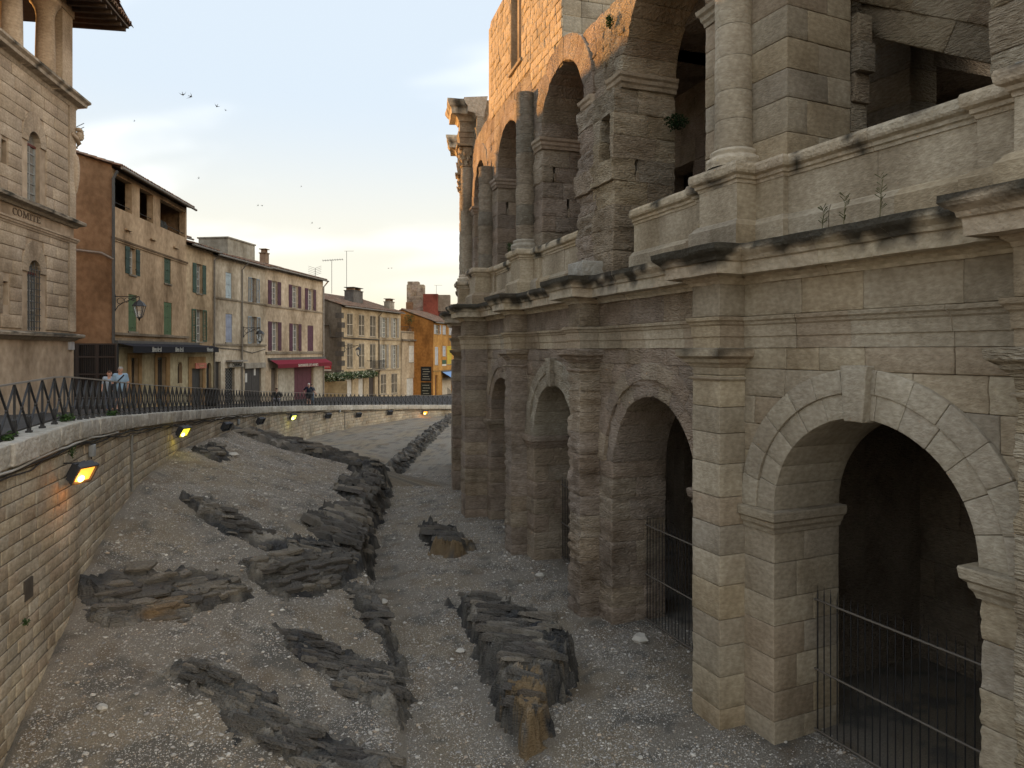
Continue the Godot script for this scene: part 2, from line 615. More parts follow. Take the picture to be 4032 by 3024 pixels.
# ---------- loose stones ----------
func pebble_mesh(s: int) -> ArrayMesh:
	var r := RandomNumberGenerator.new()
	r.seed = s
	var st := new_st()
	var pts := PackedVector3Array()
	for j in 3:
		for i in 6:
			var a := TAU * i / 6.0 + r.randf() * 0.5
			var q: float = [0.62, 1.0, 0.6][j] * r.randf_range(0.75, 1.15)
			pts.append(Vector3(cos(a) * q, [-0.35, 0.1, 0.45][j] * r.randf_range(0.8, 1.2), sin(a) * q * 0.75))
	st.set_color(Color.WHITE)
	st.set_smooth_group(-1)
	for j in 2:
		for i in 6:
			var k := (i + 1) % 6
			quad(st, pts[j * 6 + i], pts[j * 6 + k], pts[j * 6 + 6 + k], pts[j * 6 + 6 + i])
	for i in range(1, 5):
		st.add_vertex(pts[12]); st.add_vertex(pts[12 + i]); st.add_vertex(pts[13 + i])
	return done(st)

func pebbles() -> void:
	var r := RandomNumberGenerator.new()
	r.seed = 77
	var cols := [Color(0.42, 0.385, 0.34), Color(0.48, 0.445, 0.4), Color(0.34, 0.31, 0.28), Color(0.25, 0.235, 0.22), Color(0.53, 0.49, 0.43), Color(0.4, 0.32, 0.24)]
	for s in 4:
		var mm := MultiMesh.new()
		mm.transform_format = MultiMesh.TRANSFORM_3D
		mm.use_colors = true
		mm.mesh = pebble_mesh(s + 3)
		var ts := []
		while ts.size() < 48000:
			var d := 9.5 + 34.0 * pow(r.randf(), 1.9)
			var xw := tab(wall_tab, d) + 0.1
			var x := r.randf_range(xw, 6.6 - maxf(0.0, (d - 13.0) * 0.28))
			var cl := noi3.get_noise_2d(x * 0.9, d * 0.9)
			var want := 0.75 + cl * 0.9
			if x > tab(edge_tab, d): want -= 0.15
			if r.randf() > want:
				continue
			var big := r.randf()
			var sz := r.randf_range(0.008, 0.018) if big < 0.9 else r.randf_range(0.018, 0.034) if big < 0.992 else r.randf_range(0.04, 0.07)
			sz *= 1.0 + maxf(0.0, d - 14.0) * 0.012
			var b := Basis.from_euler(Vector3(r.randf_range(-0.3, 0.3), r.randf() * TAU, r.randf_range(-0.3, 0.3))).scaled(Vector3(sz, sz * r.randf_range(0.5, 0.9), sz))
			ts.append([Transform3D(b, at(x, d, floor_h(x, d) + sz * 0.12)), cols[r.randi() % cols.size()] * r.randf_range(0.8, 1.15)])
		mm.instance_count = ts.size()
		for i in ts.size():
			mm.set_instance_transform(i, ts[i][0])
			mm.set_instance_color(i, ts[i][1])
		var o := MultiMeshInstance3D.new()
		o.multimesh = mm
		o.material_override = M.pebble
		o.name = numbered("gravel_stones")
		add_child(o)
		tag(o, ["fine pale gravel chips strewn over the ditch floor", "grey gravel chips strewn over the ditch floor", "rounded gravel pebbles strewn over the ditch floor", "angular gravel bits strewn over the ditch floor"][s], "gravel", "gravel of the ditch", "stuff")

# ---------- amphitheatre ----------
var W: Array = []      # plan points of the pilasters in the wall face, nearest first
var TH: Array = []     # heading of the bay beyond each pilaster, degrees left of ahead
var PF: Array = []
var BF: Array = []
var BL: Array = []
var arena: Node3D
const PAL := [Color(0.6, 0.51, 0.385), Color(0.64, 0.55, 0.41), Color(0.58, 0.51, 0.4), Color(0.62, 0.52, 0.37), Color(0.66, 0.58, 0.45), Color(0.56, 0.465, 0.35), Color(0.54, 0.48, 0.39)]
const PALP := [Color(0.57, 0.465, 0.375), Color(0.61, 0.505, 0.39), Color(0.55, 0.46, 0.385), Color(0.6, 0.515, 0.41), Color(0.52, 0.44, 0.37)]
const PALG := [Color(0.63, 0.57, 0.47), Color(0.66, 0.6, 0.49), Color(0.59, 0.53, 0.43)]

func arena_plan() -> void:
	TH = [28.5, 24.5, 20.5, 17.5, 15.5, 11.5, 5.0, 0.0]
	BL = [6.4, 6.4, 6.3, 6.4, 6.4, 6.4, 6.4]
	var p0 := Vector2(4.535, 14.855)
	W.resize(8)
	W[2] = p0
	for i in range(3, 8):
		var a := deg_to_rad(TH[i - 1])
		W[i] = W[i - 1] + Vector2(-sin(a), cos(a)) * BL[i - 1]
	for i in [1, 0]:
		var a := deg_to_rad(TH[i])
		W[i] = W[i + 1] - Vector2(-sin(a), cos(a)) * BL[i]
	for i in 8:
		var h: float = TH[i] if i == 0 else (TH[i] + TH[i - 1]) / 2.0
		var a := deg_to_rad(h)
		PF.append(frame(at(W[i].x, W[i].y, 0.0), Vector3(sin(a), 0, cos(a))))
		# bay i lies between pilaster i (its origin) and the nearer pilaster i - 1
		var b := deg_to_rad(TH[maxi(0, i - 1)])
		BF.append(frame(at(W[i].x, W[i].y, 0.0), Vector3(sin(b), 0, cos(b))))

# level path along the facade, base face at z = bp; stepped[i] = list of [half width, z] breaks outwards at pilaster i
func facade_path(from_i: int, to_i: int, bp: float, stepped: Dictionary, start := true, stop := true) -> Array:
	var out := []
	for i in range(from_i, to_i - 1, -1):
		var s: Array = stepped.get(i, [])
		var f: Transform3D = PF[i]
		if s.is_empty():
			out.append(f * Vector3(0, 0, bp))
			continue
		if i != from_i or start:
			var z := bp
			for q in s:
				out.append(f * Vector3(-q[0], 0, z))
				z = q[1]
				out.append(f * Vector3(-q[0], 0, z))
		if i != to_i or stop:
			for k in range(s.size() - 1, -1, -1):
				out.append(f * Vector3(s[k][0], 0, s[k][1]))
				out.append(f * Vector3(s[k][0], 0, bp if k == 0 else s[k - 1][1]))
	return out

const SHADE_PAL := [Color(0.38, 0.32, 0.255), Color(0.35, 0.295, 0.24), Color(0.41, 0.34, 0.265)]  # stone tones darkened in the colour itself, to make the galleries look shaded

func stones(parent: Node, called: String, f: Transform3D, x0: float, x1: float, ys: Array, z0: float, z1: float, m: Material, e: float, cols: Array, r := 0.012, c := 0.15) -> void:
	side_wear = 1.0
	for i in ys.size() - 1:
		var st := new_st()
		var l := rng.randf_range(-0.01, 0.006)
		block(st, Vector3(x0, ys[i] + 0.005, z0), Vector3(x1, ys[i + 1] - 0.005, z1 + l * 0.5), r, e, 0.085 if e > 0.04 else c, (cols[rng.randi() % cols.size()] as Color) * rng.randf_range(0.9, 1.08), f.origin)
		part(parent, called, done(st), m, f)
	side_wear = 0.0

func courses(y0: float, y1: float, h: float) -> Array:
	var n := int(round((y1 - y0) / h))
	var o := []
	for i in n + 1:
		o.append(y0 + (y1 - y0) * i / n + (rng.randf_range(-0.05, 0.05) if i > 0 and i < n else 0.0))
	return o

func arch(parent: Node, f: Transform3D, cx: float, cy: float, r0: float, r1: float, z0: float, z1: float, n: int, key: bool, m: Material, e: float, cols: Array, called := "voussoir", a0 := -90.0, a1 := 90.0) -> void:
	var rm := (r0 + r1) / 2
	var cuts := []
	for i in n + 1:
		cuts.append(deg_to_rad(lerpf(a0, a1, float(i) / n)) + (rng.randf_range(-0.02, 0.02) if i > 0 and i < n else 0.0))
	for i in n:
		var st := new_st()
		var mid := key and i == n / 2
		var zz := z1 + (0.1 if mid else rng.randf_range(-0.012, 0.008))
		block(st, Vector3(cuts[i] * rm + 0.004, r0 - (0.04 if mid else 0.0), z0), Vector3(cuts[i + 1] * rm - 0.004, r1 + (0.05 if mid else 0.0), zz), 0.012, e, 0.14, (cols[rng.randi() % cols.size()] as Color) * rng.randf_range(0.92, 1.08), f.origin, Vector3(cx, cy, rm))
		part(parent, "keystone" if mid else called, done(st), m, f)

func build_arena() -> void:
	arena_plan()
	arena = thing("amphitheatre", "ruined two storey Roman amphitheatre of pale weathered limestone arches", "amphitheatre", at(W[2].x, W[2].y, GND))
	var ero := [0.05, 0.05, 0.016, 0.1, 0.075, 0.06, 0.05, 0.05]
	var pil := {}
	for i in 8:
		pil[i] = [0.45, 0.6]
	pil[5] = [0.62, 1.0]
	pil[6] = [0.5, 0.75]
	# --- ground storey: pilasters
	for i in range(0, 8):
		var p := Node3D.new()
		p.name = "pilaster"
		arena.add_child(p, true)
		var rough: bool = ero[i] > 0.03
		var mm: Material = M.worn_stone if rough else M.stone
		var cl: Array = PALP if i in [3, 4, 5, 6] else PAL
		stones(p, "pilaster_stone", PF[i], -pil[i][0], pil[i][0], courses(GND - 0.2, -0.5 if i != 5 else 0.06, 0.6), -0.3, pil[i][1], mm, ero[i], cl)
		# capital: neck ring, echinus steps, abacus
		if i != 5 and i != 6:
			var w: float = pil[i][0]
			var z: float = pil[i][1]
			stones(p, "neck_stone", PF[i], -w, w, [-0.5, 0.06], -0.3, z, mm, ero[i] * 0.6, cl)
			var path := [PF[i] * Vector3(-w, 0, -0.1), PF[i] * Vector3(-w, 0, z), PF[i] * Vector3(w, 0, z), PF[i] * Vector3(w, 0, -0.1)]
			var ee: float = ero[i] * 0.9
			sweep(p, "capital_ring", path, [Vector2(-0.1, -0.62), Vector2(0.03, -0.6), Vector2(0.05, -0.57), Vector2(0.03, -0.54), Vector2(-0.1, -0.53)], mm, 3.0, ee, cl)
			sweep(p, "capital", path, [Vector2(-0.1, -0.36), Vector2(0.02, -0.34), Vector2(0.06, -0.28), Vector2(0.12, -0.24), Vector2(0.14, -0.17), Vector2(0.23, -0.13), Vector2(0.25, -0.11), Vector2(0.26, 0.03), Vector2(-0.1, 0.055)], mm, 3.0, ee, cl, 0.25 if i == 2 else 0.0)
	# --- ground storey: bays
	for b in range(1, 8):
		ground_bay(b, ero, pil)
	# --- entablature
	var steps_ := {}
	for i in 8:
		steps_[i] = [[pil[i][0], pil[i][1]]]
	var ent := Node3D.new()
	ent.name = "entablature"
	arena.add_child(ent, true)
	var fp := facade_path(7, 0, 0.0, steps_)
	sweep(ent, "architrave_stone", fp, [Vector2(-0.35, 0.06), Vector2(0.0, 0.06), Vector2(0.0, 0.28), Vector2(0.025, 0.285), Vector2(0.03, 0.5), Vector2(0.06, 0.53), Vector2(0.075, 0.58), Vector2(0.11, 0.61), Vector2(0.115, 0.68), Vector2(-0.35, 0.69)], M.stone, 1.25, 0.03, PAL)
	for i in 8:
		stones(ent, "frieze_stone", PF[i], -pil[i][0], pil[i][0], [0.69, 1.38], -0.3, pil[i][1] + 0.005, M.stone if i < 3 else M.worn_stone, 0.02 if i < 3 else 0.05, PAL if i < 3 else PALP)
	for b in range(1, 8):
		ashlar(ent, "frieze_stone", BF[b], 0.4, BL[b - 1] - 0.4, 0.69, 1.38, 0.7, 1.25, -0.4, 0.0, [], M.stone if b < 3 else M.worn_stone, 0.03 if b < 3 else 0.05, PAL if b < 3 else PALP, 0.015, 0.15)
	sweep(ent, "cornice_stone", fp, [Vector2(-0.35, 1.34), Vector2(0.03, 1.34), Vector2(0.06, 1.4), Vector2(0.13, 1.45), Vector2(0.14, 1.49), Vector2(0.4, 1.5), Vector2(0.41, 1.73), Vector2(0.46, 1.75), Vector2(0.5, 1.82), Vector2(0.6, 1.9), Vector2(0.63, 1.95), Vector2(0.64, 2.05), Vector2(0.5, 2.08), Vector2(-0.6, 2.16)], M.crust_stone, 1.6, 0.06, PAL, 1.8)
	upper_storey()

func ground_bay(b: int, ero: Array, pil: Dictionary) -> void:
	var f: Transform3D = BF[b]
	var L: float = BL[b - 1]
	var cx := L / 2
	var R := 1.95
	var e: float = [0.05, 0.05, 0.022, 0.1, 0.06, 0.06, 0.05, 0.05][b]
	var mm: Material = M.stone if b == 2 else M.worn_stone
	var cl: Array = PAL if b <= 2 else PALP
	var bay := Node3D.new()
	bay.name = "lower_arch"
	arena.add_child(bay, true)
	var ys := courses(GND - 0.2, -3.55, 0.6)
	for s in 2:
		var xa: float = pil[b][0] - 0.16 if s == 0 else cx + R
		var xb: float = cx - R if s == 0 else L - pil[b - 1][0] + 0.16
		var ee: float = e if s == 0 else maxf(e, ero[b - 1] * 0.8)
		var zs := [-1.75, -0.95, 0.0]
		for i in ys.size() - 1:
			var cut: float = [-0.8, -1.05, -0.6][i % 3]
			side_wear = 1.0
			for k in 2:
				var st := new_st()
				front_wear = float(k)
				block(st, Vector3(xa, ys[i] + 0.005, -1.75 if k == 0 else cut + 0.004), Vector3(xb, ys[i + 1] - 0.005, cut - 0.004 if k == 0 else rng.randf_range(-0.01, 0.004)), 0.013, ee, 0.085 if ee > 0.04 else 0.15, (cl[rng.randi() % cl.size()] as Color) * rng.randf_range(0.9, 1.06), f.origin)
				part(bay, "pier_stone", done(st), mm, f)
		side_wear = 0.0
		front_wear = 1.0
		# impost moulding round the pier front and jamb
		var x0: float = xa + 0.16
		var path := [f * Vector3(x0, 0, 0), f * Vector3(xb, 0, 0), f * Vector3(xb, 0, -1.75)] if s == 0 else [f * Vector3(xa, 0, -1.75), f * Vector3(xa, 0, 0), f * Vector3(xb - 0.16, 0, 0)]
		st_fill(bay, f, xa, xb, -3.55, -3.1, -1.75, -0.02, mm, cl)
		if not (b == 3 and s == 0):
			sweep(bay, "impost", path, [Vector2(-0.15, -3.55), Vector2(0.03, -3.54), Vector2(0.05, -3.46), Vector2(0.1, -3.4), Vector2(0.11, -3.32), Vector2(0.18, -3.27), Vector2(0.2, -3.13), Vector2(0.19, -3.1), Vector2(-0.15, -3.09)], mm, 1.2, maxf(0.02, e), cl)
	var key: bool = b == 2 or b == 4
	if b == 3:
		arch(bay, f, cx, -3.1, R - 0.02, R + 0.42, -1.75, -0.02, 11, false, mm, 0.08, cl)
		arch(bay, f, cx, -3.1, R + 0.42, R + 0.84, -0.6, 0.05, 11, false, mm, 0.06, cl)
	else:
		arch(bay, f, cx, -3.1, R, R + 0.43, -1.75, 0.02, 13, false, mm, e * 0.8, PALG if b == 2 or b == 4 else cl)
		arch(bay, f, cx, -3.1, R + 0.43, R + 0.84, -0.6, 0.07, 13, false, mm, e, PALG if b == 2 or b == 4 else cl)
		if key:
			var st := new_st()
			block(st, Vector3(-0.21 * 2.3, R - 0.04, -0.4), Vector3(0.21 * 2.3, R + 0.9, 0.2), 0.02, e, 0.14, PALG[0], f.origin, Vector3(cx, -3.1, 5.2))
			part(bay, "keystone", done(st), mm, f)
	# spandrels up to the architrave
	ashlar(bay, "spandrel_stone", f, pil[b][0] - 0.16, L - pil[b - 1][0] + 0.16, -3.1, -0.36, 0.548, 1.0, -0.9, 0.0, [[cx, -3.1, 2.45]], mm, e + 0.01, cl)
	ashlar(bay, "spandrel_stone", f, pil[b][0] - 0.16, L - pil[b - 1][0] + 0.16, -0.36, 0.06, 0.42, 1.15, -0.9, 0.003, [], mm, e, cl)
	# the gallery behind: vault, inner ring of piers, back wall, floor
	var gal := Node3D.new()
	gal.name = "lower_gallery"
	arena.add_child(gal, true)
	ashlar(gal, "gallery_stone", f, -1.2, L - 2.0, GND - 0.2, 0.2, 0.85, 1.6, -8.2, -6.2, [], M.worn_stone, 0.05, SHADE_PAL, 0.03, 0.4)
	part(gal, "gallery_vault", boxm(Vector3(-0.8, -0.6, -8.4), Vector3(L + 0.8, 1.62, -1.6), SHADE_PAL[0]), M.worn_stone, f)
	part(gal, "back_wall", boxm(Vector3(-0.9, GND - 0.2, -13.2), Vector3(L + 0.9, 0.3, -12.6), SHADE_PAL[0]), M.worn_stone, f)
	part(gal, "passage_vault", boxm(Vector3(-0.9, -0.62, -12.8), Vector3(L + 0.9, 0.28, -8.3), SHADE_PAL[0]), M.worn_stone, f)
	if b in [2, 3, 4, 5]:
		part(gal, "added_radial_wall", boxm(Vector3(-0.75, GND - 0.2, -12.7), Vector3(-0.2, -0.5, -3.3), SHADE_PAL[1]), M.worn_stone, f)  # cross wall added to keep light of the neighbouring bays out
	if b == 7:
		part(gal, "end_wall", boxm(Vector3(-1.2, GND - 0.2, -12.8), Vector3(-0.6, 0.25, -1.7), SHADE_PAL[0]), M.worn_stone, f)
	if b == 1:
		part(gal, "end_wall", boxm(Vector3(L + 0.5, GND - 0.2, -12.8), Vector3(L + 1.0, 0.25, -0.4), SHADE_PAL[0]), M.worn_stone, f)

func st_fill(parent: Node, f: Transform3D, x0: float, x1: float, y0: float, y1: float, z0: float, z1: float, m: Material, cols: Array) -> void:
	var st := new_st()
	block(st, Vector3(x0, y0, z0), Vector3(x1, y1, z1), 0.02, 0.03, 0.2, cols[0], f.origin)
	part(parent, "pier_stone", done(st), m, f)

func upper_storey() -> void:
	var ub := -0.3
	var e := [0.05, 0.05, 0.02, 0.11, 0.07, 0.07, 0.05, 0.05]
	# pedestals and parapet: base course, panel, cap; the pedestal of pilaster 3 has fallen
	var runs := [[2, 0, {2: [[1.35, ub + 0.12], [0.6, 0.3]], 1: [[1.35, ub + 0.12], [0.6, 0.3]], 0: [[1.35, ub + 0.12], [0.6, 0.3]]}], [7, 4, {4: [[1.3, ub + 0.1], [0.62, 0.3]], 5: [[1.3, ub + 0.1], [0.7, 0.55]], 6: [[1.3, ub + 0.1], [0.65, 0.4]], 7: [[1.3, ub + 0.1], [0.62, 0.3]]}]]
	for run in runs:
		var ped := Node3D.new()
		ped.name = "parapet"
		arena.add_child(ped, true)
		var stp: Dictionary = run[2]
		var path := facade_path(run[0], run[1], ub, stp)
		var L3: float = BL[2]
		if run[0] == 2:
			# carry the parapet on through the bay beyond, towards the broken pier
			path.insert(0, BF[3] * Vector3(1.9, 0, ub))
		else:
			path.append(BF[4] * Vector3(BL[3] - 1.4, 0, ub))
		var far: bool = run[0] == 7
		sweep(ped, "base_stone", path, [Vector2(-0.3, 2.1), Vector2(0.17, 2.1), Vector2(0.17, 2.5), Vector2(0.13, 2.53), Vector2(0.08, 2.6), Vector2(0.03, 2.63), Vector2(-0.3, 2.64)], M.stone, 1.4, 0.03, PAL)
		sweep(ped, "panel_stone", path, [Vector2(-0.3, 2.63), Vector2(0.0, 2.63), Vector2(0.0, 3.36), Vector2(-0.3, 3.36)], M.stone, 1.9, 0.02 if not far else 0.04, [PAL[1], PAL[4], PAL[4]])
		sweep(ped, "cap_stone", path, [Vector2(-0.3, 3.36), Vector2(0.02, 3.36), Vector2(0.03, 3.42), Vector2(0.07, 3.44), Vector2(0.08, 3.5), Vector2(0.15, 3.54), Vector2(0.17, 3.58), Vector2(0.18, 3.68), Vector2(0.16, 3.74), Vector2(-0.35, 3.8)], M.crust_stone, 1.7, 0.025, PAL, 0.3)
		for i in range(run[0], run[1] - 1, -1):
			var q: Array = stp[i]
			part(ped, "pedestal_core", boxm(Vector3(-q[1][0] + 0.03, 2.1, -0.7), Vector3(q[1][0] - 0.03, 3.77, q[1][1] - 0.03), PAL[2]), M.stone, PF[i])
			part(ped, "pedestal_core", boxm(Vector3(-q[0][0] + 0.03, 2.1, -0.7), Vector3(q[0][0] - 0.03, 3.76, q[0][1] - 0.03), PAL[2]), M.stone, PF[i])
	# a block left standing on the cornice where the pedestal fell
	var lone := new_st()
	block(lone, Vector3(-0.5, 2.12, -0.2), Vector3(0.55, 2.55, 0.55), 0.03, 0.08, 0.12, Color(0.42, 0.4, 0.36), Vector3(3, 0, 0))
	part(arena, "loose_block", done(lone), M.crust_stone, PF[3])
	# columns
	var tops := {0: 9.6, 1: 9.6, 2: 9.6, 4: 9.7, 5: 8.5, 6: 10.1, 7: 10.1}
	for i in tops:
		column(i, tops[i], e[i])
	crowned_column(6)
	crowned_column(7)
	for b in range(2, 8):
		upper_bay(b, e[b])
	for b in range(1, 8):
		part(arena, "upper_floor", boxm(Vector3(-0.5, 1.6, -8.4), Vector3(BL[b - 1] + 0.5, 2.1, -0.4), PALP[2]), M.worn_stone, BF[b])

func column(i: int, top: float, e: float) -> void:
	var col := Node3D.new()
	col.name = "column"
	arena.add_child(col, true)
	var f: Transform3D = PF[i]
	var r := 0.4
	var dark: bool = i in [4, 5]
	var c0 := Color(0.4, 0.365, 0.305) if dark else Color(0.6, 0.525, 0.41)
	var zc := -0.12
	if i != 5:
		var st := new_st()
		lathe(st, Vector3(0, 0, zc), [[0.56, 3.78], [0.56, 3.86], [0.58, 3.9], [0.56, 3.97], [0.5, 4.0], [0.47, 4.04], [0.5, 4.08], [0.48, 4.13], [0.42, 4.16]], 20, c0, 0.012)
		part(col, "column_base", done(st), M.crust_stone, f)
		st = new_st()
		block(st, Vector3(-0.58, 3.66, -0.6), Vector3(0.58, 3.8, 0.34), 0.02, 0.03, 0.15, Color(0.3, 0.29, 0.26), f.origin)
		part(col, "plinth", done(st), M.crust_stone, f)
	var y := 4.15 if i != 5 else 3.7
	while y < top - 0.1:
		var h := rng.randf_range(0.55, 0.8)
		if y + h > top - 0.3:
			h = top - y
		var st := new_st()
		var prof := []
		for k in 7:
			prof.append([r * (1.0 - (y + h * k / 6.0 - 4.0) * 0.012) - (0.014 if k == 0 or k == 6 else 0.0), y + 0.004 + (h - 0.008) * k / 6.0])
		lathe(st, Vector3(0, 0, zc), prof, 22, (c0 if not dark or rng.randf() < 0.6 else Color(0.5, 0.43, 0.34)) * rng.randf_range(0.9, 1.1), e * 0.8, true)
		part(col, "drum", done(st), M.worn_stone if e > 0.03 else M.stone, f)
		y += h

func lathe(st: SurfaceTool, c: Vector3, prof: Array, n: int, col: Color, e := 0.0, cap := false) -> void:
	st.set_smooth_group(0)
	st.set_color(col)
	var rows := []
	for p in prof:
		var row := PackedVector3Array()
		for k in n:
			var a := TAU * k / n
			var rr: float = p[0]
			var v := c + Vector3(cos(a) * rr, p[1], sin(a) * rr)
			if e > 0.0:
				rr -= e * maxf(0.0, noi.get_noise_3d(v.x * 1.2 + c.x * 9.0, v.y * 4.0, v.z * 1.2) * 0.8 + noi2.get_noise_3d(v.x * 1.3, v.y * 1.5, v.z * 1.3) * 0.6 + 0.3)
				v = c + Vector3(cos(a) * rr, p[1], sin(a) * rr)
			row.append(v)
		rows.append(row)
	for j in rows.size() - 1:
		for k in n:
			var k2 := (k + 1) % n
			quad(st, rows[j][k], rows[j][k2], rows[j + 1][k2], rows[j + 1][k])
	if cap:
		st.set_smooth_group(-1)
		var t: PackedVector3Array = rows[-1]
		for k in range(1, n - 1):
			st.add_vertex(t[0]); st.add_vertex(t[k]); st.add_vertex(t[k + 1])
		st.set_smooth_group(0)

func crowned_column(i: int) -> void:
	var f: Transform3D = PF[i]
	var ent := Node3D.new()
	ent.name = "upper_entablature"
	arena.add_child(ent, true)
	var c := Color(0.6, 0.5, 0.36)
	var st := new_st()
	lathe(st, Vector3(0, 0, -0.12), [[0.37, 10.1], [0.42, 10.12], [0.4, 10.16], [0.36, 10.2], [0.38, 10.45], [0.44, 10.8], [0.54, 11.1], [0.5, 11.14]], 18, c, 0.02)
	# two rows of acanthus leaves and corner scrolls
	for row in 2:
		for k in 8:
			var a := TAU * (k + row * 0.5) / 8
			var dir := Vector3(cos(a), 0, sin(a))
			var q := Vector3(0, 0, -0.12)
			tube(st, [q + dir * 0.38 + Vector3(0, 10.2 + row * 0.3, 0), q + dir * 0.45 + Vector3(0, 10.42 + row * 0.3, 0), q + dir * 0.54 + Vector3(0, 10.5 + row * 0.32, 0), q + dir * 0.53 + Vector3(0, 10.43 + row * 0.32, 0)], [0.09, 0.08, 0.055, 0.03], 6, c)
	for k in 4:
		var a := TAU * (k + 0.5) / 4
		ball(st, Vector3(cos(a) * 0.58, 11.04, -0.12 + sin(a) * 0.58), Vector3(0.1, 0.11, 0.1), 8, c)
	part(ent, "corinthian_capital", done(st), M.stone, f)
	var ab := new_st()
	block(ab, Vector3(-0.62, 11.14, -0.8), Vector3(0.62, 11.28, 0.5), 0.02, 0.02, 0.2, c, f.origin)
	part(ent, "abacus", done(ab), M.stone, f)
	# entablature: it breaks out over the column
	var path := [f * Vector3(-2.4, 0, -0.5), f * Vector3(-0.55, 0, -0.5), f * Vector3(-0.55, 0, 0.35), f * Vector3(0.55, 0, 0.35), f * Vector3(0.55, 0, -0.5), f * Vector3(1.5, 0, -0.5)]
	sweep(ent, "architrave_stone", path, [Vector2(-0.4, 11.28), Vector2(0.0, 11.28), Vector2(0.02, 11.6), Vector2(0.05, 11.62), Vector2(0.06, 11.85), Vector2(0.1, 11.9), Vector2(-0.4, 11.92)], M.stone, 2.0, 0.03, PAL)
	sweep(ent, "frieze_stone", path, [Vector2(-0.4, 11.9), Vector2(0.0, 11.9), Vector2(0.0, 12.5), Vector2(-0.4, 12.5)], M.worn_stone, 2.0, 0.04, PAL)
	sweep(ent, "cornice_stone", path, [Vector2(-0.4, 12.5), Vector2(0.06, 12.5), Vector2(0.12, 12.62), Vector2(0.2, 12.7), Vector2(0.5, 12.76), Vector2(0.52, 13.05), Vector2(0.62, 13.15), Vector2(0.7, 13.35), Vector2(0.7, 13.48), Vector2(-0.6, 13.6)], M.crust_stone, 1.6, 0.07, PAL, 0.3)
	part(ent, "core", boxm(Vector3(-0.5, 11.28, -1.5), Vector3(0.5, 13.4, 0.3), PAL[0]), M.stone, f)
	part(ent, "core", boxm(Vector3(-2.4, 2.1, -1.5), Vector3(1.4, 13.4, -0.56), PAL[0]), M.worn_stone, f)

